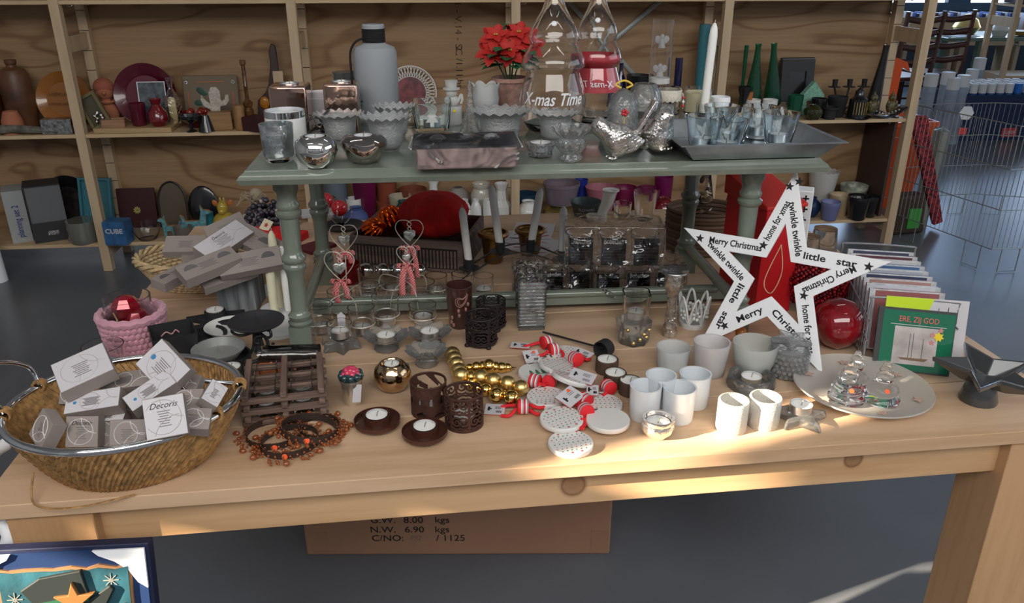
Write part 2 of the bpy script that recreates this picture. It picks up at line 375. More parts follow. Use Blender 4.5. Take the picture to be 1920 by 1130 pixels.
# ================================================================ SHELVING UNIT AGAINST THE BACK
SO = at(195, 508, 0); SE = at(1671, 457, 0); SV = (SE-SO); SA = atan2(SV.y, SV.x); SW = SV.length
SDp = .34; BAY = (SW-.045)/4
sh = thing('shelving_unit', 'long open pine shelving unit with plywood back behind the table', 'shelving', SO, SA)
ZS = (.131, .694, 1.312)
def sp(x, y, z):   # local point of the shelving to world
    return Vector((SO.x+x*cos(SA)-y*sin(SA), SO.y+x*sin(SA)+y*cos(SA), z))
ply = plywood('plywood_back')
for i in range(-1, 4):
    o = MB().box((BAY*(i+.5)+.022, SDp+.012, .98), (BAY-.004 if i < 3 else BAY-.05, .012, 1.76)).build('plywood_panel', ply, sh, smooth=0)
    for zz in ZS: MB().box((BAY*(i+.5)+.022, SDp/2, zz+.009), (BAY-.03, SDp-.02, .018)).build('shelf_board', shelfpine, sh, smooth=0, bevel=.002)
slotm = mat('dark_slot', (.02,.015,.01), .8)
for i in range(-1, 5):
    x = BAY*i+.022
    for y in (.0225, SDp-.02):
        m = MB(); m.box((x, y, .93), (.044, .045, 1.86))
        if y > .1:
            for k in range(19): m.box((x, y-.0228, .12+k*.096), (.044, .0012, .003), 1)
        m.build('upright', [shelfpine_z, slotm], sh, smooth=0)
    for zz in (.07, 1.10, 1.72): MB().box((x, SDp/2, zz+.03), (.022, SDp-.09, .075)).build('cross_rail', shelfpine_z, sh, smooth=0)
    for zz in ZS:
        for y in (.07, SDp-.06):
            m = MB(); m.tube([(x+.026, y, zz-.004), (x+.05, y, zz-.012), (x+.058, y, zz-.004)], .0035); m.build('shelf_pin', chrome, sh)
# flat steel cross brace on the plywood
bm_ = mat('brace_steel', (.45,.5,.5), .5, .3)
for (x0, z0, x1, z1) in ((2.47, 1.315, 3.0, .78), (3.0, 1.315, 2.55, .95)):
    m = MB(); a = Vector((x0, SDp-.006, z0)); b = Vector((x1, SDp-.006, z1)); d = (b-a); n = d.cross(Vector((0,1,0))).normalized()*.012
    m.prism([(0,0),(1,0),(1,1),(0,1)], 0, 1)
    m.bm.clear()
    vs = [a-n, b-n, b+n, a+n]; m.quad(vs); m.build('cross_brace', bm_, sh, solid=.002)
# upside-down handwriting on the plywood
hw = thing('handwriting', 'upside-down brown and black marker writing on the plywood panel', 'writing', sp(1.9, SDp+.0045, 0), SA); hw['kind'] = 'thing'
text('S 91 - V.14 - SC', .052, mat('brown_stencil', (.13,.07,.04), .8), hw, (0, 0, 1.2), (pi/2, pi/2, 0), 'writing_line')
text('2 . /1.11.hs', .05, ink, hw, (0, 0, .97), (pi/2, pi/2, 0), 'writing_line')

# ================================================================ WOODEN DISPLAY TABLE
A = at(-46, 953, T); TA = R(7.15); TW, TD = 1.83, 1.38
tb = thing('display_table', 'large pine plank table loaded with candle holders and christmas decorations', 'table', (A.x, A.y, 0), TA)
def tp(x, y, z=T): return Vector((A.x+x*cos(TA)-y*sin(TA), A.y+x*sin(TA)+y*cos(TA), z))
ys = [0, .182, .396, .60, .79, .98, 1.19, TD]
for a, b in zip(ys, ys[1:]):
    MB().box((TW/2, (a+b)/2, T-.013), (TW, b-a-.0045, .026)).build('plank', pine if a else wood('front_plank', (.66,.45,.29), (.49,.30,.16), 0, 1, .5, bands=9, bump=.4), tb, smooth=0, bevel=.0015)
apron = wood('apron_pine', (.66,.42,.23), (.52,.30,.14), 0, 1.0, .55, knots=((.905, .035, T-.065, .02), (1.40, .035, T-.055, .016)), bands=10, bump=.6)
MB().box((TW/2, .05, T-.026-.0385), (TW-.3, .03, .077)).build('apron', apron, tb, smooth=0, bevel=.001)
MB().box((TW/2, TD-.05, T-.026-.0385), (TW-.3, .03, .077)).build('apron', apron, tb, smooth=0)
for x in (.06, TW-.06): MB().box((x, TD/2, T-.064), (.03, TD-.24, .077)).build('apron', wood('apron_side', (.62,.38,.2), (.5,.28,.13), 1, 1), tb, smooth=0)
lg = wood('leg_pine', (.60,.36,.19), (.46,.25,.11), 2, 1.0, .55, bands=7)
for x in (.092, TW-.092):
    for y in (.066, TD-.066): MB().box((x, y, (T-.026)/2), (.124, .11, T-.026)).build('leg', lg, tb, smooth=0, bevel=.002)

# ================================================================ SAGE-GREEN COFFEE TABLE standing on it
CT = 1.16
c0 = Vector((-.491, 1.405)); c1 = Vector((.603, 1.506)); CA = atan2(c1.y-c0.y, c1.x-c0.x); CW = (c1-c0).length; CD = .60
ct = thing('coffee_table', 'sage green turned-leg coffee table standing on the pine table', 'table', (c0.x, c0.y, T), CA)
def cp(x, y, z=CT): return Vector((c0.x+x*cos(CA)-y*sin(CA), c0.y+x*sin(CA)+y*cos(CA), z))
hz = CT-T
m = MB()
def rr(ins, z): return [m._v((x, y, z)) for x, y in ((ins,ins),(CW-ins,ins),(CW-ins,CD-ins),(ins,CD-ins))]
prev = None; first = None
for ins, z in ((.022, hz-.032), (.004, hz-.028), (0, hz-.018), (.004, hz-.012), (.012, hz-.006), (.014, hz-.003), (.03, hz-.001), (.034, hz)):
    cur = rr(ins, z)
    if prev:
        for i in range(4): j = (i+1) % 4; m._f([prev[i], prev[j], cur[j], cur[i]])
    else: m._f(cur[::-1])
    prev = cur
m._f(prev)
m.build('table_top', green, ct, smooth=30)
def leg(x, y):
    m = MB(); hh = hz-.032
    pr = [(.0, .055), (.018, .055), (.024, .06), (.025, .066), (.019, .070), (.023, .075), (.024, .081), (.018, .086), (.0165, .095), (.0165, .16), (.019, .175),
          (.0225, .182), (.023, .188), (.019, .193), (.0235, .198), (.024, .205), (.019, .211), (.017, .22), (.0185, .27), (.0185, .285),
          (.024, .290), (.025, .297), (.019, .302), (.0225, .307), (.0225, .313), (.019, .318), (.019, .33), (.022, hh-.03), (.024, hh-.026), (.024, hh)]
    m.lathe(pr, 24, (x, y, 0)); m.box((x, y, .03), (.044, .044, .06)); return m.build('leg', green, ct, smooth=45)
LX, LY = .068, .09
for x in (LX, CW-LX-.045):
    for y in (LY, CD-LY-.04): leg(x, y)
for x in (LX, CW-LX-.045):
    m = MB(); m.tube([(x, LY, .07), (x, CD-LY-.04, .07)], .013, 12); m.build('stretcher', green, ct)
m = MB(); m.box((CW/2, .25, .030), (CW-2*LX, .03, .026)); m.tube([(LX, .237, .043), (CW-LX-.04, .237, .043)], .009, 10); m.build('cross_stretcher', green, ct, smooth=40)
# ================================================================ small builders
def tealight(x, y, z, label, r=.0195, h=.016, group='white tealights', rz=0, lit=None, cat='tealight', m=None, rx=None, cupm=None):
    t = thing('tealight', label, cat, (x, y, z), rx if rx else rz, group)
    m1 = MB(); m1.vessel([(r*.97, 0), (r, h)], .0006, 24); m1.build('cup', cupm or alu, t)
    m2 = MB(); m2.lathe([(0, .0008), (r-.001, .0008), (r-.001, h-.003), (r*.5, h-.0025), (r*.15, h-.0035), (0, h-.0035)], 24); wx = m2.build('wax', m or wax, t)
    m3 = MB(); m3.tube([(0,0,h-.004), (.001,0,h+.002), (.003,.001,h+.006)], .0008, 5); m3.build('wick', wick_m, wx)
    return t
def taper(loc, L, r, label, m, group=None, tilt=(0,0,0), cat='candle', name='taper_candle', wick_=True):
    t = thing(name, label, cat, loc, tilt, group)
    wb2 = MB().lathe([(0,0), (r*.86,0), (r, .01), (r, L*.86), (r*.8, L*.94), (r*.35, L*.99), (0, L)], 20).build('wax_body', m, t)
    if wick_: MB().tube([(0,0,L-.002), (.0008,0,L+.006)], .0009, 5).build('wick', white_card, wb2)
    return t
def jar(name, label, cat, px, yb, yt, wpx, z, prof, t, m, group=None, seg=32, mod=None, kb=1.0, base=None, part='bowl', rz=0):
    "round vessel standing on z; prof in (radius, height) fractions of half the width and of the height"
    c, r, h = stand(px, yb, yt, wpx, z, kb)
    root = thing(name, label, cat, (c.x, c.y, z), rz, group)
    MB().vessel([(a*r, b*h) for a, b in prof], t, seg, mod=mod, base=base).build(part, m, root)
    return root, c, r, h
def single(name, label, cat, px, yb, yt, wpx, z, prof, t, m, group=None, seg=32, mod=None, kb=1.0, base=None, **k):
    c, r, h = stand(px, yb, yt, wpx, z, kb)
    o = MB().vessel([(a*r, b*h) for a, b in prof], t, seg, mod=mod, base=base).build(name, m, loc=(c.x, c.y, z), **k)
    tag(o, label, cat, group); return o, c, r, h
CYL = [(.96,0),(1,.03),(1,.97),(.985,1)]
# ================================================================ ON THE COFFEE TABLE (front to back)
Z = CT
# silver printed glass, front left
printed = mat('silver_printed_glass', (.62,.66,.68), .12, .85, bump=.5, bs=45, mottle=.35, ms=40)
c, r, h = stand(525, 307, 226, 62, Z)
t = thing('candle_glass', 'silvered glass votive with raised lettering in front of the white candle jar', 'candle holder', (c.x, c.y, Z))
MB().vessel([(r*.86,.009),(r*.9,.012),(r,h)], .002, 32, base=.012).build('bowl', printed, t)
MB().lathe([(0,0),(r*.8,0),(r*.84,.003),(r*.84,.0085),(0,.0085)], 32).build('glass_foot', clear, t)
for i, s_ in enumerate(('TIMELESS', 'LONDON', 'PARIS', 'MOMENT')):
    text(s_, .0075, mat('etched_print', (.25,.28,.3), .4, .6), t, (r*.95*sin(.15), -r*.97*cos(.15)-.0004, .020+i*.0095), (pi/2, 0, .15), bend=r*.96)
# white candle jar with silver rim
c, r, h = stand(541, 282, 200, 74, Z)
t = thing('candle_jar', 'white candle jar with silver band round its rim, behind the silvered votive', 'candle jar', (c.x, c.y, Z))
MB().vessel([(r*.97,0),(r,.003),(r,h*.83)], .0022, 36).build('bowl', whitecer, t)
MB().lathe([(r*1.003,h*.83),(r*1.01,h),(r*.97,h),(r*.965,h*.83)], 36, close=True).build('silver_band', chrome, t)
MB().lathe([(0,h*.9),(r*.95,h*.9),(r*.95,h*.86),(0,h*.86)], 32).build('wax', white, t)
# chrome ball and dark chrome bowl
ballm = mat('mirror_chrome', (.78,.77,.74), .04, 1); ballm2 = mat('smoked_chrome', (.52,.46,.44), .04, 1)
c, r = spot(596, 316, 80, Z, .5)
t = thing('tealight_ball', 'round mirror-silver ball tealight holder on the green table', 'tealight holder', (c.x, c.y, Z))
MB().lathe([(0,0),(r*.45,0),(r*.8,r*.28),(r,r*.75),(r*.93,r*1.15),(r*.66,r*1.42),(r*.6,r*1.43),(r*.52,r*1.40),(r*.50,r*1.0),(0,r*1.0)], 44).build('bowl', ballm, t)
tealight(c.x, c.y, Z+r*1.0+.0005, 'white tealight sunk in the round mirror-silver ball holder', r=r*.46)
c, r = spot(685, 309, 87, Z, .55)
t = thing('tealight_bowl', 'squat dark smoked-chrome tealight holder beside the silver ball', 'tealight holder', (c.x, c.y, Z))
MB().lathe([(0,0),(r*.45,0),(r*.72,r*.2),(r*.98,r*.75),(r*.98,r*.95),(r*.8,r*1.12),(r*.44,r*1.16),(r*.43,r*1.12),(r*.42,r*.8),(0,r*.8)], 44).build('bowl', ballm2, t)
tealight(c.x, c.y, Z+r*.8+.0005, 'white tealight in the squat dark smoked-chrome holder', r=r*.4, h=.0155)
# rose-copper cubes
copper = mat('rose_copper', (.55,.36,.29), .07, 1, bump=.25, bs=14); coppd = mat('dark_copper', (.16,.11,.11), .12, 1)
def cube_holder(px, yb, yt, w_, lab, lab2, rz):
    p = at(px, yb, Z); s = w_*zc(*p)/F; hh = topz(p.y+.02, yt)-Z
    c = Vector((p.x, p.y+s/2, Z)); t = thing('cube_candle_holder', lab, 'candle holder', c, rz, 'rose copper cube holders')
    m = MB(); m.box((0,0,hh/2), (s,s,hh)); o = m.build('cube', [copper], t, bevel=.004)
    tealight(c.x, c.y, Z+hh-.0005, lab2, r=.0205, h=.0032)
cube_holder(543, 250, 160, 68, 'shiny rose-copper cube candle holder, the left one of the pair', 'white tealight in the top of the left copper cube', CA)
cube_holder(641, 250, 156, 62, 'shiny rose-copper cube candle holder just left of the tall frosted bottle', 'white tealight in the top of the copper cube beside the bottle', CA)
# tall frosted bottle
c, r, h = stand(711, 232, 42, 80, Z)
t = thing('frosted_bottle', 'tall frosted glass bottle with black cord neck and tassel', 'bottle', (c.x, c.y, Z))
fb = mat('frosted_bottle_glass', (.46,.49,.52), .55, 0, .35, 1.3)
MB().vessel([(r*.93,0),(r*.98,.004),(r,h*.5),(r*.985,h*.72),(r*.9,h*.765),(r*.55,h*.80),(r*.46,h*.82),(r*.46,h*.95),(r*.5,h*.955),(r*.5,h*.99),(r*.46,h)], .003, 44, base=.008).build('bottle_body', fb, t)
m = MB(); cord = mat('black_cord', (.012,.012,.014), .85)
for i in range(9): m.tube([(r*.49*cos(a), r*.49*sin(a), h*(.825+.0155*i)) for a in [2*pi*k/24 for k in range(24)]], h*.0083, 6, closed=True)
m.build('cord_wrap', cord, t)
m = MB(); m.tube(spline([(-r*.45,-r*.2,h*.86),(-r*.8,-r*.35,h*.82),(-r*1.04,-r*.4,h*.70),(-r*1.03,-r*.42,h*.4),(-r*1.03,-r*.42,h*.2)], 6), .0028, 6)
for k in range(16):
    a = 2*pi*k/16; m.tube([(-r*1.03,-r*.42,h*.2), (-r*1.03+.006*cos(a),-r*.42+.006*sin(a),h*.16), (-r*1.03+.011*cos(a),-r*.42+.011*sin(a),h*.07)], .0016, 4)
m.build('tassel', cord, t)
m = MB(); m.ringprism(star(5,.011,.0045), star(5,.0075,.003), -.0008, .0008, M=T3(-r*.72,-r*.76,h*.22) @ rot(pi/2, 0, -.5)); m.build('star_charm', cord, t)
# scalloped pressed-glass vases
def scal(n, k): return lambda a, rr_, zz: (rr_*(1+k*cos(n*a)*max(0, min(1, (zz-.045)/.02))), zz+ (.004*cos(n*a) if zz > .055 else 0))
pressed = lightglass('pressed_glass', k=.4, bump=1, bs=200, rough=.12, dif=.2)
def ruffle(px, yb, yt, w_, lab, g='scalloped pressed-glass vases'):
    c, r, h = stand(px, yb, yt, w_*.62, Z); q = r/.62
    o = thing('ruffled_glass', lab, 'glass', (c.x, c.y, Z), 0, g)
    n = 18
    def md(a, rr_, zz):
        f = max(0, (zz/h-.72)/.28); return rr_*(1+.055*f*cos(n*a)), zz+f*.05*h*cos(n*a)
    MB().vessel([(q*.44,0),(q*.46,h*.03),(q*.42,h*.05),(q*.52,h*.12),(q*.6,h*.2),(q*.64,h*.5),(q*.68,h*.74),(q*.8,h*.86),(q*.99,h*.97)], .0025, 72, mod=md, base=.006).build('bowl', pressed, o)
    return c
ruffle(742, 262, 192, 78, 'scalloped pressed-glass vase behind the dark smoked bowl, nearest the bottle')
ruffle(640, 270, 206, 92, 'scalloped pressed-glass vase standing leftmost, behind the silver ball')
ruffle(727, 288, 210, 96, 'scalloped pressed-glass vase in front, right of the dark smoked bowl')
ruffle(938, 276, 198, 116, 'wide fluted pressed-glass vase behind the copper-foil box', 'flared fluted glasses')
ruffle(1040, 268, 204, 88, 'flared fluted clear glass with a yellow sticker, before the big tree jar', 'flared fluted glasses')
# dark silver leaves candle ring, between cubes and vase
m = MB()
c = at(602, 262, Z)
for k in range(14):
    a = k*.9; q = Vector((.018*cos(a), .02*sin(a), .006+.0035*k)); m.ball(q, (.018,.009,.003), 10, 6, M=rot(.5*sin(k*2), .6*cos(k*1.7), a))
tag(m.build('leaf_rosette', mat('dark_silver', (.25,.25,.26), .3, .9), loc=(c.x, c.y+.03, Z)), 'dark silver leaf rosette behind the leftmost scalloped vase', 'ornament')
# smoky faceted glass, behind copper cube
single('smoked_tumbler', 'smoky faceted glass tumbler partly behind the copper cube and bottle', 'glass', 650, 200, 132, 44, Z, [(.7,0),(.8,.05),(1,1)], .003, mat('smoked_glass', (.45,.5,.55), .05, 0, .95, 1.45), seg=8)
single('round_tin', 'pale pot with a pink rim between the two copper cubes', 'pot', 607, 235, 168, 40, Z, [(.8,0),(.96,.2),(1,.8),(.95,.82),(.95,1)], .002, mat('blush_white', (.72,.66,.68), .4))
m = MB(); p = at(610, 212, Z); m.lathe([(0,0),(.018,0),(.02,.004),(.012,.016),(.006,.018),(.006,.03),(.01,.034),(0,.036)], 20)
tag(m.build('red_cap_bottle', mat('red_gloss', (.6,.03,.04), .25, coat=.5), loc=(p.x, p.y+.03, Z+.0)), 'small red-knobbed lid behind the pale pot', 'lid')
# square green-glass tealight holder
def square_vessel(px, yb, yt, w_, label, m_, rz=CA, th=.003, name='square_glass', k=.8):
    p = at(px, yb, Z); s = w_*zc(*p)/F; h = topz(p.y+s, yt)-Z
    t = thing(name, label, 'candle holder', (p.x, p.y+s*.42, Z), rz)
    def rs(q, n=8, e=.22):
        out = []
        for sx, sy, a0 in ((1,1,0),(-1,1,pi/2),(-1,-1,pi),(1,-1,1.5*pi)):
            for i in range(n//2+1): a = a0+pi/2*i/(n//2); out.append((sx*q*(1-e)+q*e*cos(a), sy*q*(1-e)+q*e*sin(a)))
        return out
    m = MB(); P = [(rs(s*.5*k),0),(rs(s*.5*(k+.05)),.004),(rs(s*.5),h),(rs(s*.5-th),h),(rs(s*.5*(k+.02)-th),.008)]
    rings = [[m._v((x,y,z)) for x,y in q] for q,z in P]; n = len(rings[0])
    m._f(rings[0][::-1])
    for A_, B_ in zip(rings, rings[1:]):
        for i in range(n): j = (i+1)%n; m._f([A_[i],A_[j],B_[j],B_[i]])
    m._f(rings[-1]); m.build('bowl', m_, t, smooth=50); return t, p, s, h
gg = mat('greenish_glass', (.86,.93,.92), .02, 0, 1, 1.48)
t, p, s, h = square_vessel(808, 248, 182, 74, 'square clear glass tealight holder with a frosted fir tree on its front', gg)
m = MB(); m.prism([(-.004,.0),(.004,0),(.004,.008),(.014,.008),(.006,.02),(.011,.02),(.004,.03),(.008,.03),(0,.045),(-.008,.03),(-.004,.03),(-.011,.02),(-.006,.02),(-.014,.008),(-.004,.008)], 0, .0005, M=T3(0,-s*.5+.0005,.014) @ rot(pi/2-.1)); m.build('etched_tree', frost, t)
tealight(p.x, p.y+s*.42, Z+.0085, 'tealight in the square fir-tree glass', group='tealights on the green table')
# glass cone tree
c, r, h = stand(882, 254, 148, 40, Z)
t = thing('glass_cone_tree', 'slim pointed crackled glass cone tree beside the square glass', 'ornament', (c.x, c.y, Z))
def cm_(a, rr_, zz): return rr_*(1+.18*cos(7*a)*(1-zz/h)**2*(1 if zz < h*.2 else .2)), zz
MB().lathe([(0,0),(r,0),(r*.95,.006),(r*.72,h*.12),(r*.45,h*.45),(r*.22,h*.8),(r*.14,h),(0,h)], 42, mod=cm_).build('cone', lightglass('crackle_glass', bump=1, bs=120), t)
# frosted snowman tealight holder
c, r, h = stand(848, 236, 134, 36, Z)
t = thing('snowman_candle_holder', 'frosted glass snowman with top hat behind the glass cone tree', 'ornament', (c.x, c.y, Z))
MB().vessel([(.021,0),(.023,.003),(.023,.042)], .002, 28).build('cup', frost, t)
MB().lathe([(0,.03),(.02,.03),(.02,.034),(0,.034)], 20).build('wax', wax, t)
m = MB(); m.ball((0,.006,.052), (.017,.012,.013)); m.ball((0,.004,.069), (.013,.011,.011)); m.lathe([(0,0),(.019,0),(.019,.003),(.012,.004),(.0145,.019),(0,.02)], 24, (0,.004,.077))
m.tube(spline([(.014,.002,.050),(.022,0,.066),(.024,0,.055),(.021,0,.046)], 5), .003, 8); m.build('snowman', frost, t)
m = MB(); m.lathe([(0,0),(.0035,0),(.0035,.0006),(0,.0006)], 16, M=rot(pi/2)); m.build('sticker', mat('yellow_sticker', (.9,.7,.03), .5), t, (.008,-.0235,.034))
# frosted tulip tealight holder and lidded glass
c, r, h = stand(911, 212, 158, 50, Z)
def tulip(a, rr_, zz): f = max(0, zz/h-.45)/.55; return rr_*(1+.06*f*cos(6*a)), zz+f*.16*h*abs(cos(3*a))
o = MB().vessel([(r*.6,0),(r*.95,h*.25),(r*1.0,h*.5),(r*.9,h*.75),(r*1.02,h)], .003, 60, mod=tulip).build('tulip_candle_holder', frost, loc=(c.x, c.y, Z))
tag(o, 'frosted tulip-shaped tealight holder left of the poinsettia pot', 'tealight holder')
single('low_glass_bowl', 'low clear glass just right of the frosted bottle foot', 'glass', 765, 240, 196, 46, Z, [(.8,0),(1,.3),(1,1)], .002, clear)
# copper-foil box in clear wrap with glass ornaments
p0, p1 = at(782, 318, Z), at(970, 313, Z); bw = (p1-p0).length; ba = atan2(p1.y-p0.y, p1.x-p0.x); bd, bh = .085, .036
t = thing('ornament_box', 'pink copper foil gift box with glass ornaments on a dark card, in clear wrap', 'box', (p0.x, p0.y, Z), ba)
foil = mat('pink_foil', (.72,.52,.46), .3, .6, bump=.15, bs=20)
m = MB(); m.box((bw/2, .001, bh/2), (bw, .002, bh)); m.box((bw/2, bd, bh*.6), (bw, .002, bh*1.2)); m.box((.001, bd/2, bh/2), (.002, bd, bh)); m.box((bw-.001, bd/2, bh/2), (.002, bd, bh)); m.box((bw/2, bd/2, .001), (bw, bd, .002)); m.build('tray', foil, t, smooth=0)
m = MB(); m.quad([(-.008,.004,bh-.001),(bw+.008,.004,bh-.001),(bw+.004,bd,bh*1.2+.004),(-.004,bd,bh*1.2+.004)]); m.build('dark_card', mat('dark_card', (.07,.065,.07), .5), t, solid=.0012)
for side in (-1, 1):
    x = -.009 if side < 0 else bw+.009; m = MB(); m.tube([(x,.004,bh),(x+side*.004,bd*.5,bh-.006),(x-side*.003,bd,bh*1.15)], .0015, 6); m.build('card_fold', white_card, t)
for k in range(3):
    m = MB(); m.lathe([(0,.0),(.007,0),(.013,.006),(.008,.012),(0,.014)], 18, mod=lambda a, q, z: (q*(1+.25*cos(6*a)), z)); m.build('glass_ornament', pressed, t, (bw*(.22+.27*k), bd*.5, bh+.004))
m = MB(); m.grid(lambda u, v: (-.004+u*(bw+.008), (-.004+v*(bd+.006)), bh+.008+.012*sin(pi*v)*(.6+.4*sin(u*7))+ .006*v), 14, 6); m.grid(lambda u, v: (-.003+u*(bw+.006), -.005-.003*sin(u*23)*sin(v*3), v*(bh+.008)), 24, 5)
m.build('clear_wrap', film('box_film', wr=1, ws=14), t)
# stacked crystal bowls + crystal tealight holder
def cry(n, k): return lambda a, q, z: (q*(1+k*cos(n*a)), z)
c, r, h = stand(1070, 309, 270, 70, Z)
for i, (lab, z0, sc_) in enumerate((('lower of two stacked cut-crystal candle holders in front of the tree jars', 0, .8), ('upper cut-crystal dish stacked on another one', .030, 1.0))):
    o = MB().vessel([(r*.55*sc_,0),(r*.75*sc_,.006),(r*.6*sc_,.014),(r*.95*sc_,.026),(r*1.05*sc_,.034)], .005, 48, mod=cry(12,.07), base=.012).build('crystal_dish', crystal, loc=(c.x, c.y, Z+z0))
    tag(o, lab, 'candle holder')
c, r, h = stand(1013, 300, 272, 54, Z)
o = MB().vessel([(r*.6,0),(r*.8,.004),(r*.75,.01),(r*.98,.022),(r*1.05,.026)], .007, 48, mod=cry(14,.06), base=.007).build('crystal_tealight_holder', crystal, loc=(c.x, c.y, Z)); tag(o, 'low cut-crystal tealight holder beside the copper foil box', 'tealight holder')
tealight(c.x, c.y, Z+.0125, 'tealight with a tall wick in the low cut-crystal holder')
# glass christmas tree jars
def tree_jar(px, yb, w_, label, write, mirror, labp, hh=.335):
    c, r = spot(px, yb, w_, Z, .8); s = r/.075
    t = thing('glass_tree_jar', label, 'jar', (c.x, c.y, Z), 0)
    k = hh
    pr = [(.045,0),(.056,.003),(.068,.02),(.0745,.045),(.0755,.065),(.071,.09),(.062,.115),(.0585,.124),(.064,.130),(.0715,.136),(.0725,.142),(.067,.155),(.057,.172),(.052,.180),(.0535,.186),(.0562,.191),(.0568,.197),(.050,.213),(.038,.232),(.027,.25),(.0205,.268),(.0185,.285)]
    pr = [(a*s, b*k/.335) for a, b in pr]
    MB().vessel(pr, .0018, 56, base=.004).build('jar_body', clear, t)
    MB().lathe([(.0,.284),(.016,.284),(.0175,.288),(.0175,.3),(.012,.315),(.014,.325),(.006,.345),(0,.35)], 28, mod=None).build('stopper', clear, t)
    t.rotation_euler = (0,0,-atan2(c.x, c.y))
    m = MB()
    for q in range(6): a = pi*q/6; m.tube([(-.006*cos(a),-.006*sin(a),0),(.006*cos(a),.006*sin(a),0)], .0011, 5)
    m.build('snowflake', white, t, (0,-.0445*s-.001,.224*k/.335), rotm=(pi/2-.6,0,0))
    return t, s, k
t, s, k = tree_jar(1035, 252, 122, 'large clear glass christmas tree jar reading X-mas Time, in front', 0, 0, '')
text('X-mas Time', .036, white, t, (0, -.0755*s-.001, .074*k/.335), (pi/2, 0, 0), bend=.0755*s, shear=.35, fit=.15*s, bold=.0005)
t, s, k = tree_jar(1113, 235, 98, 'clear glass christmas tree jar behind, red band round its middle tier', 0, 0, '')
MB().lathe([(.071*s,.072),(.067*s,.09),(.058*s,.115),(.0548*s,.124),(.060*s,.130),(.0675*s,.137),(.0685*s,.142),(.066*s,.150),(.065*s,.150),(.0672*s,.142),(.0663*s,.137),(.059*s,.130),(.0538*s,.124),(.057*s,.115),(.066*s,.09),(.070*s,.072)], 48, close=True).build('red_liner', mat('red_liner', (.62,.03,.05), .4), t)
text('X-mas T', .02, white, t, (.008, -.0735*s-.0015, .092), (pi/2-.12, 0, 0), bend=.071*s, shear=.3, sx=-1)
# poinsettia
c, r, h = stand(956, 202, 140, 68, Z)
t = thing('potted_poinsettia', 'artificial red poinsettia in a pink terracotta pot', 'plant', (c.x, c.y, Z))
potm = mat('pink_terracotta', (.47,.27,.22), .8, mottle=.25, ms=60, bump=.3)
MB().vessel([(r*.62,0),(r*.66,.004),(r*.86,h*.78),(r*.9,h*.84),(r*1.0,h*.86),(r*1.0,h)], .004, 36).build('pot', potm, t)
m = MB(); top = topz(c.y, 40)-Z; sh_ = topz(c.y, 100)-Z
heads = [(-.035,-.02,top*.83),(.022,-.01,top*.86),(.0,-.045,top*.66),(.045,-.015,top*.72),(-.045,-.035,top*.66)]
for (x, y, z) in heads: m.tube(spline([(x*.15,y*.15,.05),(x*.4,y*.4,z*.6),(x,y,z)], 5), .0018, 5)
m.build('stem', mat('stem_green', (.03,.09,.03), .7), t)
petal = mat('poinsettia_red', (.46,.016,.012), .6); leafm = mat('leaf_green', (.02,.13,.05), .6)
def leaf_m(m, o_, az, el, L_, W_, roll=0, tilt=0):
    M_ = T3(*o_) @ rot(tilt,0,0) @ rot(0,0,az) @ rot(0,-el,0) @ rot(roll,0,0); n = 6; rows = []
    for i in range(n+1):
        u = i/n; wv = W_*sin(pi*min(1,u*.92+.08))**.8*(1-.15*(i % 2)); x = L_*u; z = -L_*.25*u*u
        rows.append([m._v(M_ @ Vector((x, -wv, z+.15*wv))), m._v(M_ @ Vector((x, 0, z-.1*wv))), m._v(M_ @ Vector((x, wv, z+.15*wv)))])
    for A_, B_ in zip(rows, rows[1:]):
        for k in range(2): m._f([A_[k],A_[k+1],B_[k+1],B_[k]])
for (x, y, z) in heads:
    m = MB()
    for k in range(6): leaf_m(m, (x,y,z), k*pi/3+.3, .15, .043, .0145, 0, .8)
    for k in range(5): leaf_m(m, (x,y,z+.003), k*2*pi/5, .55, .030, .0105, 0, .8)
    m.build('flower_head', petal, t, fix=False)
m = MB()
for (x, y, z) in heads:
    for k in range(5): m.ball((x+.004*cos(k*1.3), y+.004*sin(k*1.3), z+.006), .0022, 8, 5)
m.build('flower_centre', mat('yellow_green', (.4,.4,.05), .6), t)
m = MB()
for k in range(22): leaf_m(m, (.02*cos(k), .02*sin(k)-.015, top*(.50+.25*((k*7)%5)/5)), k*2*pi/8+.2*k, .0+.1*(k%3), .058, .022)
for a_ in (-.02,.02): leaf_m(m, (a_,0,top*.9), 1.5+a_*60, .5, .05, .016)
m.build('leaves', leafm, t, fix=False)
# glass bell with bird: clear cloche + silver birds
c, r, h = stand(1165, 296, 165, 88, Z)
t = thing('glass_bell', 'clear glass bell with a yellow ribbon loop behind the silver birds', 'ornament', (c.x+.004, c.y+.045, Z))
MB().lathe([(r*1.0,0),(r*.98,.004),(r*.8,h*.25),(r*.66,h*.5),(r*.64,h*.7),(r*.5,h*.88),(r*.2,h*.97),(0,h),(0,h-.003),(r*.18,h*.95),(r*.47,h*.86),(r*.6,h*.69),(r*.62,h*.5),(r*.76,h*.25),(r*.94,.004),(r*.96,0)], 44, close=False).build('bell', lightglass('embossed_glass', k=.4, bump=.8, bs=70), t)
m = MB(); m.tube(spline([(-.005,0,h),(-.016,0,h+.006),(0,0,h+.014),(.016,0,h+.006),(.005,0,h)], 5), .002, 6); m.build('ribbon_loop', mat('yellow_ribbon', (.8,.55,.08), .6), t)
m = MB(); m.tube([(0,-r*.62,h*.62),(0,-r*.66,h*.35)], .0012, 5); m.build('cord', MC['yellow_ribbon'], t)
m = MB(); [m.ball((.004*cos(a), -r*.64-.002, h*.64+.004*sin(a)), .0035, 10, 6) for a in (0,1.3,2.5,3.8,5)]; m.build('red_bead', MC['red_gloss'], t)
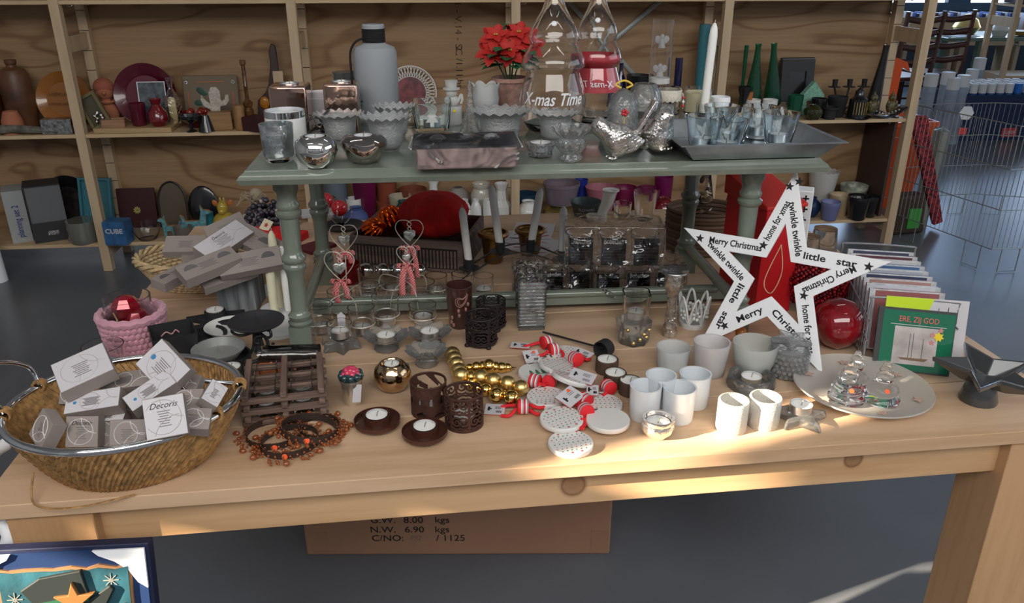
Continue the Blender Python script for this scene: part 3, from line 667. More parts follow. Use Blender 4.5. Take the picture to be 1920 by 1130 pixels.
def bird(label, px, yb, rz, tail_el, s, up=0):
    p = at(px, yb, Z); t = thing('silver_bird', label, 'ornament', (p.x, p.y+.02*s, Z+up*.022*s), (0, -up, rz))
    # body along +x; skin-like lofted surface
    m = MB()
    feather = lambda a, q, z: (q, z)
    path = [(-.044,.046,.004),(-.036,.044,.010),(-.024,.040,.022),(-.008,.036,.031),(.008,.036,.0335),(.020,.041,.031),(.028,.049,.0265),(.034,.058,.0235),(.042,.063,.020),(.050,.062,.013),(.055,.060,.0055),(.062,.057,.0005)]
    rings = []; nseg = 26
    for i, (x, z, q) in enumerate(path):
        rings.append([m._v((x*s, q*s*.92*cos(2*pi*k/nseg), (z+q*sin(2*pi*k/nseg))*s)) for k in range(nseg)])
    for A_, B_ in zip(rings, rings[1:]):
        for k in range(nseg): j = (k+1)%nseg; m._f([A_[k],A_[j],B_[j],B_[k]])
    m._f(rings[0]); m._f(rings[-1][::-1]); m.build('body', silver, t)
    m = MB(); M_ = T3(-.036*s,0,.050*s) @ rot(0,tail_el,0)
    m.box((-.032*s,0,0), (.066*s,.016*s,.005*s), r=None) if False else None
    P = [(0,-.006),(-.03,-.009),(-.066,-.012),(-.066,.012),(-.03,.009),(0,.006)]
    m.prism([(x*s,y*s) for x,y in P], -.003*s, .003*s, M=M_); m.build('tail', silver, t, bevel=.001)
    for sd_ in (-1,1):
        m = MB()
        for k in range(5): m.ball(((-.002-.006*k)*s, sd_*(.0295-.0015*k)*s, (.046-.0045*k)*s), (.021*s,.005*s,.0078*s), 12, 7, M=rot(0,.35+.05*k,0))
        m.build('wing', silver, t)
        m = MB(); m.ball((.047*s, sd_*.0145*s, .066*s), .0023*s, 8, 6); m.build('eye', mat('dark_bead', (.05,.05,.05), .2), t)
    m = MB()
    for sd_ in (-1,1):
        m.tube([(.004*s,sd_*.008*s,.012*s),(.006*s,sd_*.009*s,.003*s)], .003*s, 6)
        for q in (-.5,0,.5): m.tube([(.006*s,sd_*.009*s,.003*s),(.018*s,(sd_*.009+q*.012)*s,.0022*s)], .0022*s, 6)
    m.build('feet', silver, t)
bird('silver bird ornament facing left with its tail raised high', 1160, 302, pi+.2, 1.05, .98)
bird('silver bird ornament facing right, plump with its tail low behind', 1243, 300, -1.0, .1, .92, .5)
# crystal ball candle holder, lace tealight glass, cream candle jars
c, r, h = stand(1206, 226, 152, 66, Z)
o = MB().vessel([(r*.55,0),(r*.9,h*.25),(r,h*.5),(r*.9,h*.75),(r*.6,h)], .004, 18).build('faceted_bowl', lightglass('facet_glass', bump=1, bs=50), loc=(c.x, c.y, Z), smooth=12)
tag(o, 'diamond-faceted round glass bowl behind the silver birds', 'candle holder')
c, r, h = stand(1250, 216, 160, 48, Z)
t = thing('lace_candle_glass', 'tealight glass with a cream lace band tied round its rim', 'candle holder', (c.x, c.y, Z))
MB().vessel([(r*.96,0),(r,h)], .0018, 32).build('bowl', clear, t)
MB().lathe([(r*1.01,h*.5),(r*1.03,h*.52),(r*1.03,h*.9),(r*1.01,h*.92)], 32, mod=lambda a, q, z: (q, z+(.002*cos(16*a) if z < h*.6 else 0))).build('lace_band', mat('lace', (.74,.70,.6), .9, bump=1, bs=150), t, solid=.001)
m = MB(); [m.ball((r*1.15, -.3*r, h*(.62-.16*k)), .0036, 10, 7, mi=k % 2) for k in range(3)]; m.tube([(r*1.05,-.3*r,h*.8),(r*1.15,-.3*r,h*.6),(r*1.15,-.3*r,h*.2)], .0008, 5, mi=1); m.build('bead_string', [MC['red_gloss'], white], t)
tealight(c.x, c.y, Z+.002, 'tealight in the glass with the lace band')
c, r, h = stand(1305, 214, 160, 52, Z)
t = thing('candle_jar', 'cream candle in a clear jar right of the lace glass', 'candle jar', (c.x, c.y, Z))
MB().vessel([(r*.96,0),(r,h)], .002, 32).build('jar', clear, t)
MB().lathe([(0,.003),(r-.003,.003),(r-.003,h*.82),(0,h*.8)], 28).build('wax', mat('cream_wax', (.82,.74,.48), .5), t)
c, r, h = stand(1343, 214, 176, 36, Z)
single('striped_pot', 'small white pot with blue lines behind the zinc tray', 'pot', 1348, 206, 178, 38, Z, [(.85,0),(1,.1),(1,.85),(.95,1)], .002, white)
# perfume gift tube: clear cylinder with angels
c, r, h = stand(1236, 212, 36, 40, Z)
t = thing('gift_tube', 'tall clear tube holding glass angels, behind the faceted bowl', 'gift pack', (c.x, c.y+.03, Z))
MB().lathe([(r,0),(r,h),(r*.985,h),(r*.985,0)], 32, close=True).build('clear_tube', clear, t)
MB().lathe([(0,h*.30),(r*.98,h*.30),(r*.98,h*.36),(0,h*.36)], 28).build('white_disc', wax, t)
for i in range(2):
    z0 = h*(.37+.32*i); m = MB(); m.lathe([(0,0),(.009,0),(.006,.016),(.003,.022),(0,.022)], 16, (0,0,z0)); m.ball((0,0,z0+.027), .005, 12, 8)
    for sd_ in (-1,1): m.ball((sd_*.009,.002,z0+.019), (.008,.002,.010), 10, 6, M=rot(0,sd_*.5,0))
    m.build('angel', frost, t)
# pine cone / garland ring and small silver star
m = MB(); p = at(1200, 256, Z)
for k in range(26): a = k*2.4; q = .006+.0075*sqrt(k); m.ball((q*cos(a)*1.5, q*sin(a)+.02, .008+.02*random.random()), .0065+.003*random.random(), 8, 6, mi=k % 3)
tag(m.build('berry_wreath', [mat('dark_berry', (.10,.05,.05), .3, mottle=.3), mat('bronze_bead', (.3,.22,.16), .25, .8), mat('plum_bead', (.08,.03,.06), .3)], loc=(p.x, p.y, Z)), 'small wreath of dark berries and bronze beads behind the birds', 'wreath')
p = at(1232, 250, Z); tag(MB().prism(star(5,.028,.012), 0, .008).build('star_dish', silver, loc=(p.x+.015, p.y+.05, Z), bevel=.002), 'small silver star lying behind the right-hand bird', 'ornament')
# taper in glass stick
c, r = spot(1318, 222, 34, Z)
t = thing('glass_candlestick', 'clear glass candlestick holding a tall white taper', 'candlestick', (c.x, c.y, Z))
MB().vessel([(r,0),(r*1.02,.004),(r*.85,.008),(r*.85,.032)], .003, 12, base=.006).build('holder', clear, t, smooth=20)
L_ = topz(c.y, 42)-Z-.0065
taper((c.x, c.y, Z+.0065), L_, .0098, 'tall white taper candle standing in a glass stick on the green table', wax, tilt=(0,R(2),0))
# zinc tray with glasses
q0, q1 = at(1300, 300, Z), at(1535, 294, Z); ta = atan2(q1.y-q0.y, q1.x-q0.x); tw = (q1-q0).length; td = .20; thh = .032
t = thing('zinc_tray', 'square flared zinc tray full of clear tealight glasses', 'tray', (q0.x, q0.y, Z), ta)
m = MB(); fl_ = .028; th = .0018
def rect(e, z): return [m._v(v) for v in ((-e,-e,z),(tw+e,-e,z),(tw+e,td+e,z),(-e,td+e,z))]
Rg = [rect(0,0), rect(fl_,thh), rect(fl_+.006,thh+.001), rect(fl_+.006,thh-.001), ]
Rg = [rect(0,0), rect(fl_,thh), rect(fl_+.008,thh+.0005), rect(fl_+.008,thh+.0025), rect(fl_-.0015,thh+.002), rect(-.002,.003)]
m._f(Rg[0][::-1])
for A_, B_ in zip(Rg, Rg[1:]):
    for i in range(4): j = (i+1)%4; m._f([A_[i],A_[j],B_[j],B_[i]])
m._f(Rg[-1]); m.build('tray_body', zinc, t, smooth=0)
bl = mat('bluish_glass', (.90,.96,.98), .01, 0, 1, 1.46)
def tr(x, y): return Vector((q0.x+x*cos(ta)-y*sin(ta), q0.y+x*sin(ta)+y*cos(ta), Z+.0035))
gl = thing('tealight_glass', 'clear tealight glass at the front left of the zinc tray', 'glass', tr(.035,.05), 0, 'clear tealight glasses on the zinc tray')
MB().vessel([(.023,0),(.026,.004),(.036,.062),(.0365,.064)], .003, 36, base=.007, mod=lambda a, q, z: (q*(1+.012*cos(10*a)), z)).build('bowl', bl, gl)
labs = ['clear tealight glass at the front left corner of the zinc tray', 'clear tealight glass in front, middle of the zinc tray', 'clear tealight glass in the middle of the tray, behind the front one', 'clear tealight glass at the back left of the zinc tray', 'clear tealight glass at the back right of the zinc tray', 'clear tealight glass at the right of the zinc tray']
gp = [(1322, 284), (1367, 292), (1378, 270), (1354, 260), (1427, 262), (1466, 276)]
for i, ((px, py), lab) in enumerate(zip(gp, labs)):
    p = at(px, py, Z+.0035)
    g_ = gl if i == 0 else dup(gl)
    g_.location = (p.x, p.y+.028, Z+.0035); g_['label'] = lab
    tealight(p.x, p.y+.028, Z+.011, 'tealight in the '+lab[6:], group='tealights on the zinc tray', rz=i)
# ================================================================ ON THE PINE TABLE: front rows
Z = T
# ---- big seagrass basket with chrome rim and grey candle cartons
sea = mat('seagrass', (.40,.22,.08), .7, mottle=.45, ms=90)
bc = Vector((-.612, 1.118, Z)); ba_, bb_ = .172, .148; bz = R(12)
t = thing('seagrass_basket', 'oval seagrass basket with chrome rim holding small candle cartons', 'basket', bc, bz)
m = MB(); nr = 26; nc = 118
def bw_(a, v):   # v 0 bottom .. 1 rim
    k = .68+.32*v**.8
    return Vector((ba_*k*cos(a), bb_*k*sin(a), .004+.094*v))
for i in range(nc):
    a = 2*pi*i/nc; pts = []
    for j in range(11):
        v = j/10; w_ = .0022*(1 if (i+j) % 2 else -1); p = bw_(a+.35*v, v); p.x *= 1+w_*3; p.y *= 1+w_*3; pts.append(p)
    m.tube(pts, .0052, 5)
m.lathe([(0,.003),(.68,.003),(.68,.007),(0,.007)], 48, M=Matrix.Diagonal((ba_,bb_,1,1)))
m.build('woven_body', sea, t)
m = MB(); m.tube([(ba_*1.01*cos(a), bb_*1.01*sin(a), .102) for a in [2*pi*k/72 for k in range(72)]], .0062, 12, closed=True); m.build('chrome_rim', chrome, t)
for sd in (1, -1):
    m = MB(); ang = (pi*.93, -pi*.08)[sd < 0]; span = .42; pts = []
    A0, A1 = ang-span*.5-.1, ang+span*.5+.1
    P0 = Vector((ba_*cos(A0), bb_*sin(A0), .104)); P1 = Vector((ba_*cos(A1), bb_*sin(A1), .104)); out_ = Vector((cos(ang), sin(ang)*.9, 0))
    if sd > 0: pts = spline([P0, P0+out_*.012+Vector((0,0,.035)), (P0+P1)/2+out_*.03+Vector((0,0,.062)), P1+out_*.012+Vector((0,0,.035)), P1], 8)
    else: pts = spline([P0, P0*.93+Vector((0,0,.012)), (P0+P1)/2-out_*.075+Vector((0,0,.030)), P1*.93+Vector((0,0,.012)), P1], 8)
    m.tube(pts, .0042, 10); m.build('handle', chrome, t)
    for P in (P0, P1):
        m = MB()
        for q in range(3): m.tube([P+Vector((.009*cos(b), (q-1)*.005, .009*sin(b))) for b in [2*pi*k/12 for k in range(12)]], .0025, 5, closed=True)
        m.build('binding', sea, t)
m = MB(); m.tube(spline([(-.13,-.07,.03),(-.12,-.115,.004),(-.06,-.135,.003),(.02,-.12,.003)], 8), .0016, 5); m.build('loose_strand', sea, t)
# cartons
curl = mat('white_line', (.75,.73,.73), .5); printm = mat('grey_print', (.17,.15,.15), .6); blueprint = mat('blue_print', (.05,.22,.45), .5)
def carton(name, label, loc, size, e, top_white=True, brand=False, group='small taupe candle cartons in the seagrass basket', badge=False, cat='carton', holes=False):
    t = thing(name, label, cat, loc, e, group); L_, W_, D_ = [q*(.9 if cat == 'carton' else 1) for q in size]
    m = MB(); m.box((0,0,0), (L_, W_, D_), 0)
    m.box((0,0,D_/2+.0002), (L_*.985, W_*.97, .0004), 1 if top_white else 0); cb2 = m.build('carton', [tan_card, white_card], t, smooth=0, bevel=.0006)
    m = MB(); zt = D_/2+.0006
    for rr_, ox, oy in () if cat == 'pack' and not top_white else ((.42,-.05,.0),(.62,.35,-.6),(.5,.45,.45)):
        pts = []
        for k in range(25):
            a = 2*pi*k/24; x = ox*L_+rr_*W_*cos(a); y = oy*W_+rr_*W_*sin(a)
            if abs(x) < L_*.48 and abs(y) < W_*.47: pts.append((x,y,zt))
            else:
                if len(pts) > 2: m.tube(pts, .0005, 4)
                pts = []
        if len(pts) > 2: m.tube(pts, .0005, 4)
    if len(m.bm.verts): m.build('printed_curls', curl if not top_white else mat('pale_taupe_line', (.5,.46,.44), .5), cb2)
    m = MB()
    for k in range(7): m.box((-.02*L_, W_*(.14-.06*k), zt), (L_*(.32-.05*(k%3)), .0011, .0003))
    m.build('fine_print', printm, cb2, smooth=0)
    if brand: text('Decoris', W_*.2, ink, cb2, (-.02*L_, W_*.28, zt), (0,0,0), 'lettering', shear=.4)
    if badge:
        m = MB(); m.prism(circ(18, W_*.08), zt-.0002, zt+.0002, M=T3(-L_*.32,0,0)); m.build('blue_badge', blueprint, cb2, smooth=0)
    if holes:
        for sx in (-.3,.3):
            m = MB(); m.prism([(L_*sx+W_*.3*cos(a), W_*.3*sin(a)) for a in [pi*k/12 for k in range(13)]], zt-.0001, zt+.0002); m.build('window_hole', mat('carton_window', (.12,.11,.12), .3), cb2, smooth=0)
    return t
S1 = (.078, .058, .024); S2 = (.082, .030, .024)
cb = [ # px, py, z, size, (rx,ry,rz), white, brand, badge, label
 (160, 697, .935, (.085,.070,.026), (.35,-.25,.55), 1, 0, 0, 'white-topped carton perched highest at the left rim of the basket'),
 (312, 690, .93, (.080,.060,.024), (.75,.5,-.6), 1, 0, 1, 'white carton standing on its corner at the back rim of the basket'),
 (242, 718, .90, (.085,.034,.024), (.5,-.1,.12), 0, 0, 0, 'long taupe carton lying across behind the badge carton'),
 (180, 757, .895, (.088,.036,.026), (.55,-.12,.12), 1, 0, 1, 'long white-topped carton with a blue badge in the middle left of the basket'),
 (285, 738, .905, (.080,.034,.026), (.45,-.35,.7), 1, 0, 1, 'steeply turned white-topped carton in the middle of the basket'),
 (345, 720, .885, (.06,.034,.022), (.6,.1,-.1), 0, 0, 0, 'taupe carton lying behind the middle carton, toward the right rim'),
 (350, 753, .883, (.058,.036,.024), (.6,.0,.05), 0, 0, 0, 'taupe carton beside the lettered carton, near the inner handle'),
 (398, 742, .895, (.030,.045,.022), (.4,.7,.1), 1, 0, 0, 'small white carton leaning at the right rim under the handle'),
 (312, 782, .895, (.062,.066,.022), (.95,-.05,.3), 1, 1, 0, 'white carton facing out with a script name, front right of the basket'),
 (208, 786, .868, (.052,.022,.022), (.4,0,.05), 1, 0, 0, 'short white-edged carton flat in the middle of the basket'),
 (160, 808, .865, (.052,.05,.022), (1.1,0,.02), 0, 1, 0, 'taupe carton with a script name against the front rim, left one'),
 (245, 812, .862, (.058,.045,.022), (1.05,0,.05), 0, 0, 0, 'taupe carton against the front rim, right of the script-name one'),
 (90, 806, .875, (.05,.05,.022), (1.0,.2,-.8), 0, 0, 0, 'dark taupe carton leaning at the far left wall of the basket'),
 (140, 738, .87, (.04,.04,.022), (.9,0,0), 0, 0, 0, 'taupe carton low under the highest carton at left'),
 (365, 790, .87, (.05,.04,.024), (.5,.2,.2), 0, 0, 0, 'taupe carton under the inner handle at the right front'),
 (262, 765, .855, (.07,.05,.024), (.15,0,.4), 0, 0, 0, 'taupe carton at the bottom of the pile, middle'),
 (196, 812, .85, (.03,.05,.022), (1.1,0,0), 0, 0, 0, 'narrow taupe carton between the two front-rim cartons')]
for (px, py, z, sz_, e, wt, br, bd, lab) in cb:
    p = at(px, py, z); carton('candle_carton', lab, p, sz_, e, bool(wt), bool(br), badge=bool(bd))
# ---- pink crochet basket with glass vase and red ornaments
c, r = spot(262, 668, 108, Z, .9)
t = thing('crochet_basket', 'pink crocheted round basket at the left edge of the table', 'basket', (c.x, c.y, Z))
pinkm = mat('pink_yarn', (.60,.30,.38), .85, bump=.4, bs=200, sheen=.3)
m = MB(); hb = .075; nk = 34
for row in range(6):
    for k in range(nk):
        a = 2*pi*(k+.5*(row%2))/nk; rr_ = r*(.9+.12*row/5)
        m.ball((rr_*cos(a), rr_*sin(a), .008+row*.0125), (.0065,.0075,.0085), 7, 5, M=rot(0,.5,a))
m.vessel([(r*.86,0),(r*.9,.005),(r*1.0,hb)], .008, 34)
m.tube([(r*1.02*cos(a), r*1.02*sin(a), hb+.001+.0015*sin(a*17)) for a in [2*pi*k/68 for k in range(68)]], .0085, 8, closed=True)
m.build('crochet_body', pinkm, t)
rv = r*.77; hv = topz(c.y+rv, 540)-Z-.012
o = MB().vessel([(rv*.97,0),(rv,.004),(rv*1.0,hv)], .0025, 44).build('glass_vase', clear, loc=(c.x-.004, c.y, Z+.0125)); tag(o, 'wide clear glass cylinder standing in the pink crochet basket', 'vase')
dr = mat('deep_red_glass', (.35,.005,.02), .08, .3, coat=1); rr2 = mat('red_mirror', (.8,.03,.01), .1, 1, bump=.5, bs=60)
for (dx, dy, dz, q, mm, lab) in ((-.012,.01,.062,.030,dr,'dark red faceted glass ornament on top in the glass cylinder'), (.012,.0,.040,.027,dr,'dark red faceted ornament in the middle of the glass cylinder'), (.026,-.012,.024,.020,rr2,'bright red mirrored bauble in the glass cylinder'), (-.028,-.012,.022,.02,dr,'small dark bauble low at the left in the glass cylinder')):
    o = MB().ball((0,0,0), q, 7 if mm is dr else 18, 5 if mm is dr else 12).build('bauble', mm, loc=(c.x+dx, c.y+dy, Z+dz+.02), smooth=0 if mm is dr else 38); tag(o, lab, 'bauble')
m = MB(); m.tube(spline([(-.02,-.03,.07),(-.012,-.036,.055),(-.018,-.04,.045),(-.008,-.04,.03)], 6), .0016, 6); tag(m.build('twisted_gold_string', goldm, loc=(c.x, c.y, Z+.02)), 'gold string loop lying over the red ornaments', 'string')
# small clear glass with turquoise bits
c, r, h = stand(205, 706, 632, 70, Z, .8)
o = MB().vessel([(r*.9,0),(r*.93,.004),(r*1.05,h)], .0022, 36).build('drinking_glass', clear, loc=(c.x, c.y, Z)); tag(o, 'clear drinking glass between the pink basket and the seagrass basket', 'glass')
for k, (dx, dz) in enumerate(((.008,.015),(.018,.012),(-.006,.01))):
    o = MB().box((0,0,0), (.014,.012,.018)).build('turquoise_block', mat('turquoise_wax', (.12,.50,.55), .4), loc=(c.x+dx, c.y-.004, Z+.015+dz*.4), rz=k, bevel=.002); tag(o, 'small turquoise wax block in the drinking glass', 'wax block', 'turquoise wax blocks')
# black triangular-cut box (black cube with cut-out motifs)
p = at(318, 690, Z)
t = thing('black_square_vase', 'black square open box vase with pink motif, behind the seagrass basket', 'vase', (p.x, p.y+.04, Z), R(28))
m = MB(); q = .042
m.lathe([(q*.86*1.414,0),(q*1.414,.066),(q*1.414-.003,.066),(q*.86*1.414-.004,.004),(0,.004)], 4, M=rot(0,0,pi/4)); m.lathe([(0,0),(q*.86*1.414,0)], 4, M=rot(0,0,pi/4)); m.build('box', black, t, smooth=0)
m = MB(); m.tube(spline([(-.02,0,.045),(-.01,0,.052),(0,0,.046),(.008,0,.053),(.014,0,.047)], 5), .0015, 5); m.build('pink_motif', mat('pink_print', (.6,.3,.3), .5), t, (0, q-.008, -.004))
# ---- black star tealight tray
def star_holder(px, py, ro, hh_, rz, m_, name, label, cat='tealight holder', hole=.022, z=None, cone=None):
    p = at(px, py, Z); t = thing(name, label, cat, (p.x, p.y, Z), rz)
    m = MB(); m.prism(star(5, ro, ro*.46), 0, hh_); m.build('star_body', m_, t, smooth=0, bevel=.001); return t, p
t, p = star_holder(406, 602, .066, .012, .35, blackmatt, 'black_star_holder', 'flat black wooden star holder with a tealight, behind the plates')
MB().lathe([(0,.012),(.023,.012),(.023,.026),(.0205,.026),(.0205,.014),(0,.014)], 24).build('cup', blackmatt, t)
tealight(p.x, p.y, Z+.0145, 'tealight in the flat black star holder', h=.0145)
# saucers, dishes and candle plates at the left leg
def dish(px, py, wpx, m_, label, hh_=.012, z=Z, name='candle_dish', spike=False, sp_m=None, prof=None):
    p = at(px, py, z); r = wpx/2*zc(*p)/F
    t = thing(name, label, 'dish', (p.x, p.y, z))
    MB().lathe(prof or [(0,0),(r*.7,0),(r*.97,hh_*.8),(r,hh_),(r*.95,hh_),(r*.7,hh_*.35),(0,hh_*.35)], 40).build('plate', m_, t)
    if spike: MB().lathe([(.0016,hh_*.3),(.0013,hh_*.3+.012),(0,hh_*.3+.022)], 8).build('spike', sp_m or wire, t)
    return t, p, r
dish(432, 622, 92, whitecer, 'white saucer under the edge of the black iron plate', .016)
dish(375, 634, 100, blackmatt, 'flat black dish with spike behind the silver-grey dish', .008, spike=True, sp_m=black)
dish(412, 668, 98, mat('silver_grey', (.36,.37,.36), .35, .4), 'silver-grey candle dish with a spike, in a black iron scroll stand', .02, z=Z+.022, spike=True)
p = at(412, 668, Z+.02)
t = thing('iron_scroll_stand', 'black iron round stand carrying the silver-grey candle dish', 'stand', (p.x, p.y, Z))
MB().lathe([(.032,0),(.058,.0),(.060,.020),(.056,.020),(.052,.003),(.032,.003)], 36, close=True).build('ring_base', black, t)
for sg in (1,):
    m = MB(); m.tube(spline([(.05,.0,.004),(.075,.01,.01),(.092,.018,.035),(.088,.018,.055),(.074,.014,.056),(.070,.013,.045),(.078,.014,.042)], 7), .0035, 8); m.build('scroll', black, t)
# black tealight block
p = at(432, 735, Z); t = thing('black_tealight_block', 'square black wooden tealight block right of the seagrass basket', 'tealight holder', (p.x, p.y+.02, Z), R(8))
MB().box((0,0,.022), (.052,.052,.024)).build('block', blackmatt, t, bevel=.001)
for a, b in ((-1,-1),(1,-1),(1,1),(-1,1)): MB().ball((a*.02,b*.02,.005), .0055, 10, 8).build('foot', blackmatt, t)
tealight(p.x, p.y+.02, Z+.0345, 'tealight on the square black block beside the seagrass basket', h=.010, r=.0185)
# black iron three-legged plate with scroll legs
c = at(490, 674, Z); zt = topz(c.y, 604)-Z; rp = 52*zc(c.x, c.y, Z+zt)/F
t = thing('iron_plate_holder', 'black iron candle plate raised on scrolled legs, left of the green table leg', 'candle holder', (c.x, c.y, Z))
MB().lathe([(0,zt-.003),(rp*.8,zt-.004),(rp*.97,zt+.001),(rp,zt+.004),(rp*.94,zt+.0045),(rp*.78,zt-.001),(0,zt-.001)], 44).build('plate', mat('dark_iron', (.045,.045,.05), .4, .4), t)
MB().lathe([(.0018,zt-.002),(.0012,zt+.012),(0,zt+.022)], 8).build('spike', MC['dark_iron'], t)
MB().lathe([(.012,.02),(.008,.03),(.006,zt-.004),(.014,zt-.003)], 16).build('stem', black, t)
for k in range(3):
    a = R(200)+k*2*pi/3; d = Vector((cos(a), sin(a), 0)); u = Vector((0,0,1))
    m = MB(); m.tube(spline([d*.006+u*(zt-.01), d*.012+u*.03, d*.03+u*.008, d*.05+u*.004, d*.058+u*.010], 8), .0032, 8)
    m.tube(spline([d*.006+u*(zt-.02), d*.03+u*(zt-.024), d*.046+u*(zt-.016), d*.046+u*(zt-.006), d*.038+u*(zt-.006)], 7), .003, 8); m.build('leg', black, t)
# ---- white bases and tapers next to the leg
for i, (px, py, w_, lab) in enumerate(((533, 548, 62, 'round white disc base behind the ivory candles'), (541, 586, 74, 'round white disc base with the white taper, left of the green leg'), (538, 622, 92, 'large white disc base in front, at the green leg'))):
    p = at(px, py, Z); r = w_/2*zc(*p)/F; o = MB().lathe([(0,0),(r,0),(r,.008),(0,.010)], 40).build('white_disc', white, loc=(p.x-.02, p.y+.012, Z)); tag(o, lab, 'disc')
p = at(526, 590, Z+.01); Lc = topz(p.y, 432)-Z-.01
taper((p.x-.012, p.y, Z+.0105), topz(p.y, 480)-Z-.011, .0098, 'ivory taper candle, the front one with its long wick', ivory)
taper((p.x-.014, p.y+.05, Z+.0005), topz(p.y+.05, 432)-Z, .0095, 'ivory taper candle standing behind the other ivory one', ivory)
p = at(538, 588, Z+.01); taper((p.x-.001, p.y+.02, Z+.0105), topz(p.y, 466)-Z-.011, .009, 'white taper candle right beside the green table leg', wax, wick_=False)
# ---- wicker basket with grey packs
p0_, r0 = spot(378, 556, 150, Z, 1.0)
wk = mat('pale_wicker', (.55,.40,.22), .65, mottle=.3, ms=60)
bc2 = Vector((p0_.x+.012, p0_.y+.008, Z)); wa, wb_ = .152, .112; hw_ = .062
t = thing('wicker_basket', 'pale oval wicker basket piled with flat grey candle packs', 'basket', bc2, R(5))
m = MB(); nr = 9; nn = 96
for j in range(nr):
    v = j/(nr-1); k = .72+.28*v
    m.tube([(wa*(k+.014*cos(pi*i+pi*j))*cos(2*pi*i/nn*1), wb_*(k+.014*cos(pi*i+pi*j))*sin(2*pi*i/nn), .005+hw_*v) for i in range(nn)], .0042, 6, closed=True)
for i in range(48):
    a = 2*pi*(i+.5)/48; m.tube([(wa*(.72+.28*v)*cos(a), wb_*(.72+.28*v)*sin(a), .004+hw_*v) for v in (0,.5,1)], .0018, 4)
m.lathe([(0,.003),(.72,.003),(.72,.006),(0,.006)], 40, M=Matrix.Diagonal((wa,wb_,1,1)))
m.build('woven_body', wk, t)
m = MB()
for ph in range(3): m.tube([((wa+.006*cos(9*a+ph*2.1))*cos(a), (wb_+.006*cos(9*a+ph*2.1))*sin(a), hw_+.010+.006*sin(9*a+ph*2.1)) for a in [2*pi*k/144 for k in range(144)]], .0045, 6, closed=True)
m.build('braided_rim', wk, t)
gp2 = [(335,515,.86,(.115,.042,.022),(.15,-.1,1.1),'grey pack standing at the left rim of the wicker basket, lowest left'),
 (352,462,.90,(.10,.05,.02),(.5,0,.05),'grey pack lying flat at the back left of the wicker basket'),
 (392,500,.905,(.125,.05,.024),(.35,-.15,.75),'grey pack with two oval windows on top at the front of the wicker basket'),
 (420,455,.925,(.125,.055,.022),(.45,-.25,1.0),'grey pack with a white printed front sticking up in the middle of the wicker basket'),
 (470,448,.92,(.12,.055,.022),(.45,.35,-.35),'grey pack slanting down to the right at the back of the wicker basket'),
 (428,516,.87,(.12,.045,.022),(.5,-.15,.6),'grey pack under the windowed front one, right side'),
 (470,493,.90,(.13,.048,.024),(.75,-.1,.3),'long grey pack with two dark windows at the front right of the wicker basket'),
 (515,470,.90,(.09,.05,.02),(.5,.2,-.3),'grey pack hanging over the right end of the wicker basket'),
 (425,430,.935,(.09,.05,.018),(.6,-.3,.5),'grey pack highest at the back of the wicker basket'),
 (395,478,.875,(.12,.06,.03),(.1,0,.3),'grey pack buried in the middle of the wicker basket')]
for i, (px, py, z, s_, e, lab) in enumerate(gp2):
    p = at(px, py, z); carton('candle_pack', lab, p, s_, e, i == 3, i == 3, 'grey candle packs in the wicker basket', cat='pack', holes=i in (0, 2, 4, 6))
# ---- grey wooden crate
p = at(449, 583, Z); hh_ = topz(p.y, 518)-Z; t = thing('grey_wooden_box', 'dark grey weathered wooden box, open on top, before the wicker basket', 'box', (p.x, p.y+.030, Z), R(3)); q = .038
gw = wood('grey_wash', (.22,.24,.25), (.07,.08,.09), 2, 2.5, .7, bump=.6)
for (x, y, dx, dy) in ((0,-q,2*q,.007),(0,q,2*q,.007),(-q,0,.007,2*q-.008),(q,0,.007,2*q-.008)):
    MB().box((x, y, hh_/2), (dx, dy, hh_)).build('side_board', gw, t, smooth=0, bevel=.001)
MB().box((0,0,.004), (2*q-.008,2*q-.008,.006)).build('bottom', gw, t, smooth=0)
for sx in (-1,1):
    for sy in (-1,1): MB().box((sx*(q-.002), sy*(q+.0045), hh_/2), (.012,.004,hh_)).build('corner_batten', gw, t, smooth=0)
# ---- black/orange gift box with clear lid
p = at(541, 702, Z); t = thing('candle_gift_box', 'orange and black gift box with clear plastic lid behind the twig crate', 'box', (p.x, p.y+.022, Z), R(4))
m = MB(); m.box((0,0,.016), (.115,.042,.032), 0); m.box((-.035,-.0213,.014), (.04,.0006,.026), 1)
for k in range(9): m.ball((.045-.011*k, -.0214, .012+.014*((k*5)%3)/2), (.0028,.0006,.0028), 8, 5, mi=2)
m.build('box', [mat('dark_brown_card', (.035,.018,.015), .35), mat('orange_card', (.45,.13,.03), .4), mat('orange_dot', (.75,.25,.12), .4)], t, smooth=0)
m = MB(); m.grid(lambda u, v: (-.058+.116*u, -.021*cos(pi*v)*1.0, .032+.02*sin(pi*v)), 6, 12); m.build('clear_lid', film('lid_film', k=2.2, wr=.15, rough=.03), t)
# ---- twig crate with tealight glasses
p = at(463, 800, Z); q = at(612, 782, Z); ra = atan2(q.y-p.y, q.x-p.x); wl_ = (q-p).length; dl_ = .125
t = thing('twig_crate', 'rustic brown twig crate holding six square tealight glasses', 'tealight holder', (p.x, p.y, Z), ra)
tw_m = wood('twig_bark', (.20,.13,.10), (.09,.055,.045), 0, 2.5, .8, bump=1)
tw_y = wood('twig_bark_y', (.20,.13,.10), (.09,.055,.045), 1, 2.5, .8, bump=1)
for lv in range(3):
    for y in ((0, dl_) if lv < 2 else (0, dl_*.33, dl_*.66, dl_)):
        m = MB(); m.box((wl_/2, y, .007+.021*lv), (wl_+.012, .011, .010)); m.build('twig_rail', tw_m, t, smooth=0, bevel=.002)
    for x in (.004, wl_/2, wl_-.004):
        m = MB(); m.box((x, dl_/2, .0175+.021*lv), (.011, dl_+.022, .010)); m.build('twig_rail', tw_y, t, smooth=0, bevel=.002)
